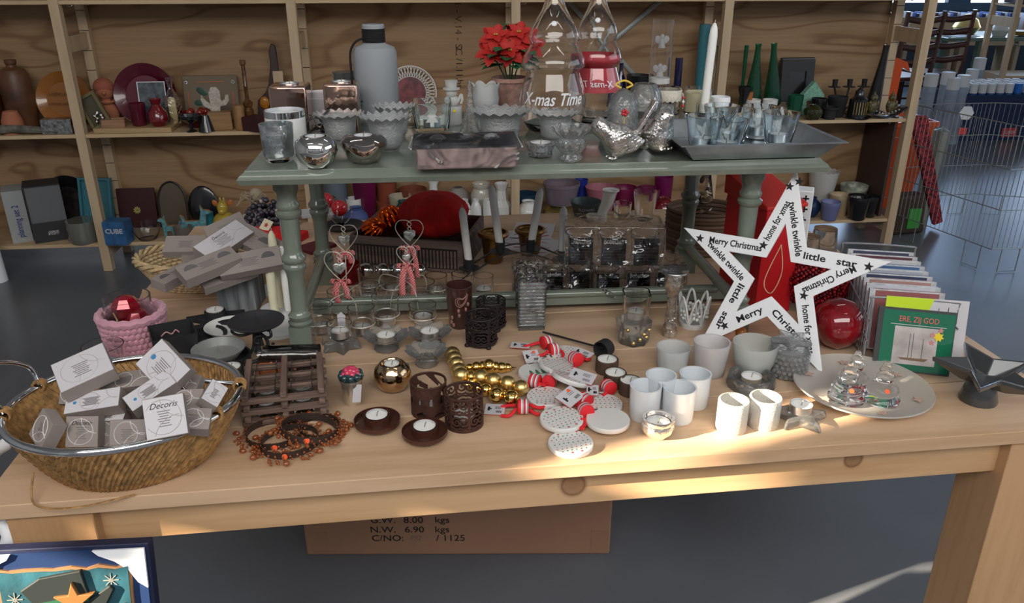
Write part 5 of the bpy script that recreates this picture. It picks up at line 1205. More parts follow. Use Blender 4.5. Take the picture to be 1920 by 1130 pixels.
# leaflet in front of the rack
q = rkp(rw/2+.022, -.012, .002); t = thing('paper_leaflet', 'neon yellow and white leaflet with a ship drawing in the CD rack', 'leaflet', q, (R(-14), 0, ga+.06))
m = MB(); m.box((0,0,.071), (.150,.002,.142), 0); m.prism([(-.075,.072),(-.012,.072),(.012,.142),(-.075,.142)], 0, .0006, 1, rot(pi/2,0,0) @ T3(0,0,.0010)); m.build('sheet', [white_card, mat('neon_yellow', (.55,.75,.02), .5)], t, smooth=0)
m = MB(); [m.box((.022+.017*k, -.0018, .110), (.0008,.0006,.03+.006*(k%2))) for k in range(3)]; m.build('printed_masts', ink, t, smooth=0)
# green CD leaning in front
t = thing('cd_case', 'green CD case with a sailing ship cover leaning on the front of the rack', 'CD', (g0.x, g0.y, Z+.001), (R(-17), 0, ga))
cw, ch = .140, .125
m = MB(); m.box((cw/2,.006,ch/2), (cw,.0105,ch)); m.build('case', mat('dark_case', (.06,.065,.065), .1, coat=1), t, smooth=0, bevel=.001)
cv = MB().box((cw/2+.004,.0003,ch/2-.001), (cw-.012,.0006,ch-.008)).build('cover', mat('cd_green', (.012,.16,.085), .15, coat=1), t, smooth=0)
MB().box((cw/2+.002,-.0002,ch*.42), (.078,.0006,.074)).build('cover_picture', mat('sea_haze', (.52,.47,.46), .3, mottle=.25, ms=30, coat=.6), cv, smooth=0)
m = MB(); m.prism([(-.028,.004),(-.022,0),(.020,-.001),(.027,.005),(0,.0045)], 0, .0006, 0, T3(cw/2+.002,-.0006,ch*.42-.028) @ rot(pi/2))
for x, h_ in ((-.010,.048),(-.004,.050),(.014,.040)): m.box((cw/2+.002+x,-.0007,ch*.42-.024+h_/2), (.0007,.0005,h_), 1)
m.build('printed_ship', [mat('hull_brown', (.2,.13,.08), .4), ink], cv, smooth=0)
text('ERE, ZIJ GOD', .0155, mat('title_red', (.75,.16,.14), .3), cv, (cw/2+.004,-.0008,ch*.83), (pi/2,0,0), 'title', sx=.8)
m = MB(); m.box((cw/2+.004,-.0006,ch*.745), (.1,.0004,.0012)); m.build('subtitle_line', white_card, cv, smooth=0)
m = MB(); m.prism(star(7,.010,.006), 0, .0006, 0, T3(cw*.80,-.0010,ch*.60) @ rot(pi/2)); [m.prism(star(5,.006,.003), 0, .0006, 1, T3(cw*x,-.0009,ch*z) @ rot(pi/2)) for x, z in ((.72,.62),(.82,.70),(.72,.5))]; m.build('printed_leaves', [mat('leaf_yellow', (.85,.65,.03), .4), mat('leaf_rose', (.6,.25,.25), .4)], cv, smooth=0)
# ---- crystal jar with star lid
c, r = spot(1473, 708, 70, Z, .6)
cut = lightglass('cut_crystal', k=.3, dif=.14)
t = thing('crystal_star_jar', 'cut crystal jar with a star-shaped lid beside the frosted bowl', 'jar', (c.x, c.y, Z), .1)
h = .052; m = MB(); m.vessel([(r*.93,0),(r*1.0,.004),(r*.97,h)], .004, 30, base=.006)
for row in range(5):
    for k in range(22):
        a = 2*pi*(k+.5*(row%2))/22; m.ball((r*.99*cos(a), r*.99*sin(a), .006+row*.010), (.0045,.0045,.0052), 6, 4)
m.build('jar_body', cut, t)
m = MB(); m.lathe([(0,h),(r*1.0,h),(r*.9,h+.012),(r*.5,h+.018),(0,h+.018)], 30); m.build('lid', cut, t)
MB().prism(star(5,r*1.12,r*.6,pi/2+.2), h+.014, h+.026).build('lid_star', cut, t, smooth=20, bevel=.003)
# ---- red berry ball, red glass apple, wooden star box, amber ornament, upturned glasses
c, r = spot(1508, 603, 116, Z, .9)
m = MB(); m.ball((0,0,r*.98), r*.88, 24, 16)
rnd = random.Random(3)
for k in range(900):
    a = k*2.39996; z = 1-2*(k+.5)/900; q = sqrt(1-z*z); R_ = r*(.90+.10*rnd.random()); m.ball((R_*q*cos(a), R_*q*sin(a), r*.98+R_*z), .0034+.0014*rnd.random(), 6, 4, mi=1+k % 2)
tag(m.build('berry_ball', [mat('dark_twig', (.03,.005,.006), .8), mat('berry_red', (.33,.01,.015), .3), mat('berry_maroon', (.14,.004,.01), .35)], loc=(c.x+.022, c.y+.01, Z)), 'ball of small dark red berries behind the white star frame', 'ornament')
c, r = spot(1570, 664, 94, Z, .95)
t = thing('red_glass_apple', 'shiny deep red glass ball lying on its side beneath the CD rack', 'ornament', (c.x-.014, c.y-.006, Z))
rg_ = mat('ruby_glass', (.27,.004,.010), .04, 0, .25, 1.45, coat=1, mottle=.5, ms=12)
e = Euler((R(-25), R(62), R(-28))); MB().lathe([(.004,r*.72),(r*.25,r*.86),(r*.6,r*.84),(r*.93,r*.45),(r,0),(r*.93,-r*.45),(r*.6,-r*.78),(r*.2,-r*.85),(0,-r*.80)], 44).build('ball', rg_, t, (0,0,r*1.0), rotm=e)
MB().lathe([(0,0),(.0045,0),(.005,.003),(.003,.004),(.003,.002),(0,.002)], 14).build('brass_eyelet', gold, t, Vector((0,0,r*.97))+e.to_matrix() @ Vector((0,0,r*.78)), rotm=e)
p = at(1607, 578, Z); t = thing('wooden_star_box', 'thick pale wooden star box beside the CD rack', 'box', (p.x-.018, p.y+.095, Z), .1)
MB().prism(star(5,.092,.046,-pi/2), 0, .052).build('star_body', wood('aged_wood', (.36,.24,.14), (.17,.10,.06), 0, 2, .7, bump=.6), t, smooth=0, bevel=.003)
c, r = spot(1364, 655, 34, Z, 1)
o = MB().ball((0,0,r), r, 20, 14).build('amber_glass_ball', mat('peach_glass', (.80,.42,.30), .1, 0, .6, 1.4), loc=(c.x, c.y+.02, Z)); tag(o, 'peach-coloured glass ball under the white star frame', 'ornament')
o = MB().ball((0,0,.014), .014, 18, 12).build('amber_glass_ball', mat('orange_glass', (.65,.22,.05), .1, 0, .4, 1.4), loc=(c.x+.035, c.y+.035, Z)); tag(o, 'small orange glass ball next to the peach one', 'ornament')
for px, yb, yt, w_, lab in ((1541, 476, 420, 45, 'upturned clear tumbler behind the right arm of the star frame'), (1515, 488, 436, 34, 'smaller upturned clear glass left of the other upturned tumbler')):
    c, r, h = stand(px, yb, yt, w_*1.12, Z, 1)
    o = MB().lathe([(r,0),(r*.82,h),(0,h),(0,h-.004),(r*.78,h-.004),(r*.96,0)], 32).build('upturned_glass', clear, loc=(c.x, c.y, Z)); tag(o, lab, 'glass')
# white lantern card with plus signs
p = at(1484, 505, Z); t = thing('plus_pattern_box', 'white box printed with black plus signs behind the star frame', 'box', (p.x, p.y+.03, Z), -.35)
hh_ = topz(p.y, 358)-Z; MB().box((0,0,hh_/2), (.075,.05,hh_)).build('box_body', white, t, smooth=0, bevel=.003)
m = MB()
for i in range(7):
    for x in (-.02, .02):
        z = hh_*(i+.5+.4*(x > 0))/7.6; m.box((x,-.0255,z), (.016,.0008,.004)); m.box((x,-.0256,z), (.004,.0008,.016))
m.build('plus_signs', ink, t, smooth=0)
# ---- red letter box house
P0, P1 = Vector((.548,1.668)), Vector((.500,1.80)); dd = (P1-P0).normalized(); ra_ = atan2(dd.y, dd.x)-pi/2
t = thing('red_wooden_house_box', 'tall red wooden box with a sloping roof behind the white star frame', 'box', (P0.x, P0.y, Z), ra_)
bw_2, bd_2, bh_ = .095, .15, .25
m = MB(); m.box((bw_2/2,bd_2/2,bh_/2), (bw_2,bd_2,bh_)); m.build('body', red, t, smooth=0, bevel=.002)
m = MB(); vs = [(-.006,-.006,bh_),(bw_2+.006,-.006,bh_),(bw_2+.006,bd_2+.006,bh_+.0),(-.006,bd_2+.006,bh_),(-.006,bd_2+.006,bh_+.048),(bw_2+.006,bd_2+.006,bh_+.048),(bw_2+.006,-.006,bh_+.008),(-.006,-.006,bh_+.008)]
V = [m._v(v) for v in vs]
for q in ((0,1,2,3),(4,5,6,7),(0,1,6,7),(1,2,5,6),(2,3,4,5),(3,0,7,4)): m._f([V[i] for i in q])
m.build('sloping_roof', mat('roof_red', (.62,.03,.02), .4), t, smooth=0, bevel=.002)
MB().lathe([(0,0),(.006,0),(.004,.004),(0,.005)], 12, M=rot(0,-pi/2,0)).build('small_hook', goldm, t, (-.001,bd_2*.45,bh_*.86))
# ---- white star frame
s0, s1 = Vector((.392,1.520)), Vector((.606,1.392)); sdir = (s1-s0).normalized(); back = Vector((-sdir.y, sdir.x)); 
Ls = (s1-s0).length; Rs = Ls/1.1756; lean = R(17)
mid = (s0+s1)/2
t = thing('star_decoration', 'large white open star frame with black lettering leaning at the right leg', 'decoration', (mid.x, mid.y, Z), (pi/2-lean, 0, atan2(sdir.y, sdir.x)))
w_ = .033; cy_ = Rs*cos(R(36)); so = star(5, Rs, Rs*.385); si = star(5, Rs-w_/sin(R(18)), Rs*.385-w_/sin(R(126)))
fr = MB().ringprism(so, si, -.004, .004, M=T3(0, cy_, 0)).build('frame', white, t, smooth=0, bevel=.0008)
def arm(tip, side, txt, toward_tip, u0, u1, stars=(), size=.0185):
    P = Vector(so[2*tip]); Q = Vector(so[(2*tip+side) % 10]); d = (Q-P).normalized(); n = Vector((-d.y, d.x))
    if n.dot(-(P+Q)) < 0: n = -n
    L_ = (Q-P).length; c = P+d*L_*(u0+u1)/2+n*w_*.5; rd_ = -d if toward_tip else d; an = atan2(rd_.y, rd_.x)
    text(txt, size, ink, fr, (c.x, c.y+cy_, .0042), (0,0,an), fit=L_*(u1-u0), bold=.0004)
    for u in stars:
        q = P+d*L_*u+n*w_*.5; m = MB(); m.prism(star(5,.0095,.004,an+pi/2), .004, .0046, M=T3(q.x, q.y+cy_, 0)); m.build('printed_star', ink, fr, smooth=0)
arm(0, 1, 'home for xmas', True, .40, .95, (.12, 1.03)); arm(0, -1, 'twinkle twinkle', False, .40, 1.10, (.20,))
arm(1, -1, 'Merry Christmas', False, .38, 1.08, (.25,)); arm(1, 1, 'twinkle twinkle', False, .40, 1.06)
arm(2, -1, 'little   star', True, .34, 1.02, (.16,)); arm(2, 1, 'Merry', False, .62, .98, (.44,)); arm(3, -1, 'Christmas', True, .38, 1.0)
arm(3, 1, 'home for xmas', True, .28, .90, (1.02,)); arm(4, -1, 'Merry Christmas', False, .40, 1.08); arm(4, 1, 'little   star', True, .38, 1.02, (.24,))
m = MB(); m.tube(spline([(0,cy_+Rs*.30,.002),(.012,cy_+Rs*.05,.006),(.0,cy_-Rs*.16,.008),(-.018,cy_-Rs*.06,.006),(0,cy_+Rs*.30,.002)], 8), .0009, 5); m.build('hanging_string', mat('twine', (.5,.38,.22), .8), t)
# ================================================================ MIDDLE, UNDER THE COFFEE TABLE
# tall square glass + gold-flecked ice glass
c, r, h = stand(1190, 612, 538, 54, Z, 1)
o = MB().vessel([(r*.88,0),(r*.95,.006),(r*1.02,h)], .003, 32, base=.01, mod=lambda a, q, z: (q*(1+.10*cos(4*a+pi)), z)).build('tall_tealight_glass', clear, loc=(c.x, c.y, Z)); tag(o, 'tall clear rounded-square glass behind the gold-flecked ice glass', 'glass')
tealight(c.x, c.y, Z+.0105, 'tealight in the tall rounded-square glass')
c, r, h = stand(1186, 652, 588, 60, Z, .9)
ice = lightglass('ice_glass', (.97,.96,.92), bump=1, bs=30)
t = thing('ice_glass', 'rough chunky ice glass with golden flecks', 'candle holder', (c.x, c.y, Z))
rnd = random.Random(5); ph = [(rnd.random()*6, rnd.randint(5, 13), rnd.uniform(40, 160)) for _ in range(4)]
MB().vessel([(r*.8,0),(r*.9,h*.1),(r*.95,h*.3),(r,h*.5),(r*1.02,h*.75),(r*1.06,h)], .005, 60, base=.008, mod=lambda a, q, z: (q*(1+sum(.03*sin(n*a+p_+k*z) for p_, n, k in ph)), z)).build('bowl', ice, t)
m = MB(); [m.ball((r*.98*cos(a), r*.98*sin(a), zz), .0045, 8, 6) for a, zz in ((-1.0,.03),(-1.3,.02),(-.8,.022),(-2.1,.04),(-1.7,.012),(-.5,.035))]; m.build('gold_flecks', goldm, t)
# mercury candlestick
c = at(1255, 628, Z); hs = topz(c.y, 506)-Z; t = thing('mercury_candlestick', 'slim mercury-glass candlestick with a flared top beside the white lattice cup', 'candlestick', (c.x, c.y, Z))
mg = mat('mercury_glass', (.70,.63,.56), .16, .9, bump=1, bs=130, mottle=.5, ms=80)
MB().lathe([(0,0),(.016,0),(.0165,.01),(.014,.016),(.0155,.022),(.012,.03),(.0105,hs*.45),(.0105,hs*.62),(.014,hs*.68),(.019,hs*.74),(.0205,hs*.8),(.0205,hs*.94),(.02,hs*.955)], 36).build('stem', mg, t)
MB().lathe([(.018,hs*.95),(.029,hs*.975),(.0305,hs*.985),(.029,hs),(.016,hs*.985),(.012,hs*.96),(0,hs*.96)], 40).build('drip_plate', mat('pewter', (.45,.46,.48), .2, .9), t)
# white lattice cup
c, r, h = stand(1297, 618, 543, 46, Z, .9); t = thing('lattice_cup', 'white metal lattice cup with pointed arches and a flower', 'candle holder', (c.x, c.y, Z))
m = MB(); m.vessel([(r*1.0,0),(r*1.02,.004),(r*1.03,.012)], .002, 36); npet = 6; r2 = r*1.25
for k in range(npet):
    a0, a1 = 2*pi*k/npet, 2*pi*(k+1)/npet; pts = []
    for j in range(13):
        u = j/12; a = a0+(a1-a0)*u; v = 1-abs(2*u-1)**1.7; q = r+(r2-r)*v; pts.append((q*cos(a), q*sin(a), .010+(h-.010)*v))
    m.tube(pts, .0026, 6)
    a = (a0+a1)/2; m.tube([(r*1.02*cos(a0),r*1.02*sin(a0),.01),(r*1.13*cos(a),r*1.13*sin(a),h*.55),(r*1.02*cos(a1),r*1.02*sin(a1),.01)], .0018, 6)
    for j in range(5): b = a+.22*cos(2*pi*j/5); m.ball((r*1.1*cos(b), r*1.1*sin(b), h*.45+.008*sin(2*pi*j/5)), (.004,.004,.004), 7, 5)
m.build('lattice', mat('chalk_white', (.66,.67,.66), .6, mottle=.15, ms=60), t)
# dark filigree holders, paisley glass
fil = mat('black_filigree', (.03,.022,.024), .45, .4, bump=.6, bs=150)
for px, yb, yt, w_, lab in ((903, 655, 579, 58, 'black filigree metal candle holder on scrolled feet, the front one'), (921, 622, 552, 54, 'black filigree metal candle holder behind the other one')):
    t, c, r, h = pierced(px, yb, yt, w_, lab, scroll_fn, 'filigree_holder', fil, feet=True, rimh=.02)
    for k in range(4): MB().ball((r*1.02*cos(k*pi/2+.5), r*1.02*sin(k*pi/2+.5), .004), (.006,.006,.0045), 10, 8).build('foot', fil, t)
pz = mat('dark_brown_glass', (.055,.02,.016), .25, coat=.7)
c, r, h = stand(863, 618, 526, 40, Z, .9); t = thing('paisley_glass', 'dark brown tapered glass with paisley ornament left of the filigree holders', 'glass', (c.x, c.y, Z))
MB().vessel([(r*.9,0),(r*1.0,.004),(r*1.3,h)], .003, 40).build('bowl', pz, t)
m = MB(); wrap = lambda a, z, e=.0006: ((r*(1+.3*z/h)+e)*cos(a), (r*(1+.3*z/h)+e)*sin(a), z)
cu_ = [(-1.0,.9),(-.9,.8),(-1.1,.66),(-1.45,.58),(-1.75,.62),(-1.8,.74),(-1.55,.8),(-1.25,.78),(-.85,.86)]
for k_ in (1, .7): m.tube([wrap(-1.3+(a+1.3)*k_, h*(.72+(z-.72)*k_)) for a, z in [(q.x, q.y) for q in spline([(a, z, 0) for a, z in cu_], 5)]], .0009, 5)
for a, z in ((-1.6,.48),(-1.55,.36),(-2.2,.3),(-2.3,.18),(-1.0,.5),(-.8,.62),(-2.1,.12)): m.ball(wrap(a, h*z, 0), (.003,.003,.005), 8, 5)
m.build('paisley_print', mat('dusty_pink', (.33,.17,.15), .5), t)
c, r, h = stand(868, 572, 508, 42, Z, 1); o = MB().vessel([(r*.8,0),(r,h)], .0025, 32).build('clear_tumbler', clear, loc=(c.x, c.y+.01, Z)); tag(o, 'clear tumbler behind the dark paisley glass', 'glass')
c, r, h = stand(907, 560, 510, 36, Z, 1); o = MB().vessel([(r,0),(r*1.05,h)], .0022, 32).build('clear_votive', clear, loc=(c.x, c.y, Z)); tag(o, 'clear votive glass behind the filigree holders', 'glass'); tealight(c.x, c.y, Z+.003, 'tealight in the clear votive behind the filigree holders')
# ribbed glass block in clear wrap
p = at(995, 620, Z); hh_ = topz(p.y, 530)-Z; t = thing('ribbed_glass_candle_holder', 'ribbed square glass candle holder in a clear plastic bag', 'candle holder', (p.x, p.y+.026, Z), .08)
m = MB(); m.box((0,0,.004), (.058,.05,.008))
m.vessel([(.0385+.004*(k % 2), .009+(hh_-.009)*k/26) for k in range(27)], .004, 4, M=rot(0,0,pi/4), base=.012); m.build('ribbed_body', lightglass('rib_glass', k=.6), t, smooth=0, bevel=.0015)
m = MB(); m.grid(lambda u, v: ((.034+.006*v*sin(9*u+2))*cos(2*pi*u)*(1-.1*v), (.032)*sin(2*pi*u)*(1-.55*v), hh_*.3+(hh_*1.05)*v), 26, 10, wrapu=True); m.build('plastic_bag', film('bag_film', k=1.0, wr=1, ws=40), t)
# ---- bobeche packs
lab_dark = mat('label_charcoal', (.05,.052,.06), .5); packf = film('pack_film', tint=(.97,.97,.98), k=2.6, wr=1, ws=22, rough=.1)
def bob(label, px, py, zb, w_, h_, d_, rz, rx=0, lettering=True):
    p = at(px, py, zb); t = thing('glass_drip_ring_pack', label, 'pack', (p.x, p.y+d_/2, zb), (rx, 0, rz), 'clear packs of glass candle rings')
    m = MB(); m.grid(lambda u, v: (w_/2*(2*u-1), -d_/2-.004*sin(u*19)*sin(v*7), h_*v), 30, 8); m.grid(lambda u, v: (w_/2*(2*u-1), -d_/2+d_*v, h_+.003*sin(u*17+v*5)), 24, 6); m.grid(lambda u, v: (-w_/2, -d_/2+d_*u, h_*v), 5, 5); m.grid(lambda u, v: (w_/2, -d_/2+d_*u, h_*v), 5, 5); m.build('clear_wrap', packf, t)
    m = MB()
    for k in range(4): a = w_/2*(-1+2*k/3); m.tube([(a,-d_/2,.004),(a+.003,-d_/2-.002,h_*.5),(a,-d_/2,h_)], .0016, 5)
    m.tube([(-w_/2,-d_/2,h_),(0,-d_/2-.003,h_+.002),(w_/2,-d_/2,h_)], .0016, 5); m.build('sealed_seam', clear, t)
    for k in range(3):
        x = w_*(-1/3+k/3)
        MB().box((x, -d_/2+.008, h_*.42), (w_*.25, .001, h_*.62)).build('label_card', lab_dark, t, smooth=0)
        if lettering and k < 2: text('Bobeches', h_*.2, whitecer, t, (x, -d_/2+.0072, h_*.66), (pi/2,0,0), 'lettering', fit=w_*.2, bold=.0003)
        m = MB(); [m.box((x, -d_/2+.0072, h_*(.5-.07*q)), (w_*.2, .0003, .0008)) for q in range(5)]; m.build('small_print', stripe_g, t, smooth=0)
        MB().vessel([(.010,0),(.016,h_*.3),(.030,h_*.6),(.034,h_*.66)], .003, 20, M=None, base=.004).build('glass_ring', clear, t, (x, .004, h_*.06))
bob('wrapped pack of glass candle rings with a dark label, lower left', 1035, 556, Z, .19, .082, .085, .06)
bob('wrapped pack of glass candle rings, lower right of the three', 1195, 558, Z, .22, .082, .10, .05)
bob('wrapped pack of glass candle rings on top of the other two', 1150, 508, Z+.0855, .225, .105, .10, -.02)
# glass drop sticks
for i, (px, py) in enumerate(((1150, 540), (1232, 530))):
    p = at(px, py, Z+.03); o = MB().lathe([(0,0),(.002,.002),(.006,.018),(.005,.028),(.0015,.05),(0,.052)], 12).build('glass_drop', clear, loc=(p.x, p.y-.06, Z+.03), rotm=(R(20), R(-50 if i == 0 else 45), 0)); tag(o, 'clear glass drop %s the tall square glass' % ('left above' if i == 0 else 'right above'), 'glass drop')
# ---- wire votive stands with hearts
cream = mat('cream_wire', (.55,.52,.45), .4, .3); ging = None
def gingham():
    m = bpy.data.materials.new('red_gingham'); m.use_nodes = True; N, L = nod(m); b = N['Principled BSDF']; b.inputs['Roughness'].default_value = .8
    tc = N.new('ShaderNodeTexCoord'); ck = N.new('ShaderNodeTexChecker'); ck.inputs['Scale'].default_value = 330; ck.inputs[1].default_value = (.62,.015,.02,1); ck.inputs[2].default_value = (.60,.40,.38,1)
    L.new(tc.outputs['Object'], ck.inputs[0]); L.new(ck.outputs[0], b.inputs['Base Color']); return m
ging = gingham()
def votive_stand(label, cups, hearts, o, wh):
    o = at(*o, Z); t = thing('wire_votive_stand', label, 'candle stand', o, 0, 'wire votive stands with hearts')
    pts = []
    for (px, yb, yt, w_) in cups:
        c, r, h = stand(px, yb, yt, w_*.62, Z, 1); q = r/.62; zr = h*.42; pts.append(Vector((c.x-o.x, c.y-o.y, zr)))
        m = MB(); m.tube([(c.x-o.x+q*.97*cos(a), c.y-o.y+q*.97*sin(a), zr) for a in [2*pi*k/32 for k in range(32)]], .0013, 6, closed=True); m.build('ring', cream, t)
        g = thing('votive_glass', 'clear votive glass, %s' % wh[len(pts)-1], 'glass', (c.x, c.y, Z+.001), 0, 'clear glasses in the wire stands')
        MB().vessel([(q*.66,0),(q*.7,.003),(q*.74,h*.38),(q*.9,h*.44),(q*.93,h*.5),(q,h)], .002, 36, base=.004).build('bowl', clear, g)
        tealight(c.x, c.y, Z+.0055, 'tealight in the votive glass, %s' % wh[len(pts)-1], r=min(.0195, q*.6), h=.014, group='tealights in the wire-stand votives')
    cen = sum(pts, Vector())/len(pts)
    for P in pts:
        m = MB(); d = (cen-P); d.z = 0; q_ = d.normalized()*.028
        m.tube(spline([P+q_, Vector((P.x*.6+cen.x*.4, P.y*.6+cen.y*.4, .062)), Vector((cen.x, cen.y, .066))], 6), .0013, 6); m.build('arm', cream, t)
    for (px, py, w_, dx, rib) in hearts:
        yw = o.y+cen.y+dx; zz = topz(yw, py); X = (px-960)/F*zc(0, yw, zz); s = w_/2*zc(0, yw, zz)/F
        hc = Vector((X-o.x, yw-o.y, zz-Z))
        top = hc+Vector((0,0,.0))
        m = MB()
        for sg in (-1, 1):
            P = [(0,-.1),(sg*.15,.35),(sg*.02,.62),(-sg*.12,.4),(sg*.1,.15),(sg*.3,.75),(sg*.75,.95),(sg*1.0,.55),(sg*.85,0),(sg*.4,-.65),(0,-1.0)]
            P = [(0,.15),(sg*.12,.4),(-sg*.03,.55),(-sg*.14,.75),(sg*.2,1.0),(sg*.75,.95),(sg*1.0,.5),(sg*.85,0),(sg*.4,-.6),(0,-1.0)]
            m.tube(spline([hc+Vector((a*s, 0, b*s)) for a, b in P], 6), .0011, 6)
        m.build('wire_heart', cream, t)
        m = MB(); m.tube(spline([hc+Vector((0,0,-s)), hc*.5+cen*.5+Vector((0,0,-.01)), Vector((cen.x,cen.y,.066))], 6), .0013, 6); m.build('stem', cream, t)
        m = MB(); hp = [(0,-.5),(.45,-.05),(.48,.3),(.25,.45),(0,.3),(-.25,.45),(-.48,.3),(-.45,-.05)]; m.prism([(a*s*.95, b*s*.95) for a, b in hp], -.003, .003, M=T3(hc.x, hc.y-.003, hc.z-s*.1) @ rot(pi/2,0,.4)); m.build('heart_pendant', mat('worn_white_metal', (.6,.62,.6), .3, .6, mottle=.6, ms=90), t, smooth=30, bevel=.002)
        m = MB(); b = hc+Vector((0,-.004,-s*1.05))
        def strip(P, w2):
            P = spline([b+Vector(p) for p in P], 5); vs = [(m._v(p+Vector((-w2,.001*i%.002,0))), m._v(p+Vector((w2,0,0)))) for i, p in enumerate(P)]
            for (a1, a2), (b1, b2) in zip(vs, vs[1:]): m._f([a1, a2, b2, b1])
        L_ = rib; strip([(-.004,0,0),(-.012,-.006,-L_*.4),(-.009,-.003,-L_)], .007); strip([(.004,0,0),(.012,-.006,-L_*.35),(.014,-.004,-L_*.8)], .006)
        strip([(0,0,0),(-.014,-.004,.008),(-.018,-.002,-.004),(0,0,-.003)], .005); strip([(0,0,0),(.014,-.004,.008),(.018,-.002,-.004),(0,0,-.003)], .005)
        m.ball(b, .005, 10, 6); m.build('gingham_ribbon', ging, t, solid=.0006, fix=False)
    return t
votive_stand('wire votive stand with hearts and gingham bows beside the left green leg', [(604,629,566,50),(681,632,570,50),(690,575,530,46),(640,590,540,46)], [(637,499,56,0,.05),(645,447,52,.05,.03)], (640,600), ['front left, by the green leg', 'front of the left wire stand, right one', 'back right of the left wire stand', 'back left of the left wire stand, by the bow'])
votive_stand('wire votive stand with hearts and long gingham ribbons, the right one', [(726,618,549,51),(794,612,565,52),(696,556,500,46),(740,558,506,48),(792,575,523,50),(819,560,512,42)], [(768,438,52,.02,.09),(762,480,36,-.02,.10)], (765,585), ['middle between the two stands', 'front right of the right wire stand', 'back left, before the silver baubles', 'back middle, before the silver baubles', 'right, behind the front one with an orange dot', 'far right of the right wire stand'])
p = at(643, 605, Z+.03); m = MB(); m.prism([(-.009,0),(.009,0),(.009,.022),(0,.03),(-.009,.022)], 0, .0006); tag(m.build('hang_tag', white_card, loc=(p.x, p.y-.01, Z+.03), rotm=(pi/2,0,-.1), smooth=0), 'small white hang tag on the left wire stand', 'tag')
# ---- crate with orange baubles and a red tulle ball
f0 = Vector((-.424, 1.995)); ca_ = R(-11); cw_, cd_, chh = .305, .24, .085
cr_ = thing('wooden_crate', 'grey-brown wooden crate with carved side, full of red and orange ornaments', 'crate', (f0.x, f0.y, Z), ca_)
def kp(x, y, z): return Vector((f0.x+x*cos(ca_)-y*sin(ca_), f0.y+x*sin(ca_)+y*cos(ca_), Z+z))
cwd = wood('crate_wood', (.17,.12,.10), (.07,.05,.045), 0, 2, .75, bump=.6)
for y in (.004, cd_-.004): MB().box((cw_/2,y,chh/2), (cw_,.009,chh)).build('side_board', cwd, cr_, smooth=0, bevel=.001)
for x in (.004, cw_-.004): MB().box((x,cd_/2,chh/2), (.009,cd_-.018,chh)).build('end_board', cwd, cr_, smooth=0, bevel=.001)
MB().box((cw_/2,cd_/2,.004), (cw_-.02,cd_-.02,.006)).build('bottom', cwd, cr_, smooth=0)
m = MB(); m.box((cw_/2,-.002,chh*.45), (cw_-.03,.004,chh*.62), 1)
for k in range(30): m.box((.02+k*(cw_-.04)/29,-.005,chh*.45), (.005,.004,chh*.55), 0)
m.build('carved_panel', [cwd, mat('carving_dark', (.02,.014,.012), .8)], cr_, smooth=0)
om = mat('orange_mirror', (.80,.10,.01), .12, 1)
for (x, y, z, q, e, lab) in ((.052,.05,.085,.034,(.5,.9,0),'orange mirrored ribbed bauble lying at the left front of the crate'), (.070,.135,.088,.038,(-.4,-.5,.3),'orange mirrored ribbed bauble behind the other one in the crate')):
    p = kp(x, y, z); MB_ = MB(); MB_.ball((0,0,0), (q,q,q*1.15), 60, 22, mod=lambda a, w_, zz: (w_*(1+.05*cos(20*a)), zz)); o = MB_.build('ribbed_bauble', om, loc=p, rotm=e); tag(o, lab, 'bauble')
m = MB(); rnd = random.Random(2)
m.ball((0,0,0), (.090,.092,.060), 40, 26, mod=lambda a, w_, z: (w_*(1+.07*sin(5*a)+.04*sin(11*a+z*4)), z))
p = kp(.205,.10,.125); t = thing('red_tulle_ball', 'big red tulle pouf ornament resting in the crate', 'ornament', p, .3)
m.build('tulle_body', mat('red_tulle', (.62,.008,.006), .8, bump=.5, bs=25, mottle=.25, ms=12), t)
m = MB()
for k in range(70):
    a = rnd.random()*6.28; b = rnd.uniform(.0, 1); d = Vector((cos(a)*cos(b), sin(a)*cos(b), sin(b))); s_ = Vector((d.x*.085, d.y*.067, d.z*.054)); m.tube([s_, s_*1.15], .0007, 4)
m.build('loose_fibres', redfab, t)
# silver baubles in a pack before the crate
for k, (px, lab) in enumerate(((689,'leftmost'),(721,'second from left'),(749,'third from left'),(788,'rightmost'))):
    c, r = spot(px, 515, 30, Z+.012, 1); o = MB().ball((0,0,0), r, 24, 16).build('silver_bauble', ballm, loc=(c.x, c.y-.01, Z+r)); tag(o, 'mirror silver bauble, %s of the row before the crate' % lab, 'bauble', 'silver baubles before the crate')
# ---- candelabra with four tapers
irn = mat('thin_iron', (.03,.03,.032), .4, .5)
yy = 1.925; cc = []
for px, py in ((880,500),(938,468),(995,463),(1054,484)):
    z = topz(yy, py); cc.append(Vector(((px-960)/F*zc(0,yy,z), yy, z)))
o = Vector((cc[1].x, yy, Z)); t = thing('arched_candelabra', 'low arched black iron candelabra holding four white tapers', 'candelabra', o)
for P in cc: MB().lathe([(0,-.004),(.0105,-.004),(.0125,.022),(.011,.022),(.0095,0),(0,0)], 20).build('cup', MC['dark_iron'], t, P-o); MB().lathe([(0,-.005),(.026,-.0045),(.027,-.003),(0,-.003)], 28).build('drip_plate', MC['dark_iron'], t, P-o)
for dy in (-.035, .035):
    m = MB(); E0, E1 = Vector((cc[0].x-.022, yy+dy*1.6, Z+.007)), Vector((cc[3].x+.06, yy+dy*1.6, Z+.007))
    m.tube(spline([E0-o, cc[0]+Vector((-.015,dy,-.02))-o, cc[1]+Vector((0,dy,-.006))-o, cc[2]+Vector((0,dy,-.006))-o, cc[3]+Vector((.01,dy,-.01))-o, E1-o], 8), .0022, 8); m.build('arch_wire', irn, t)
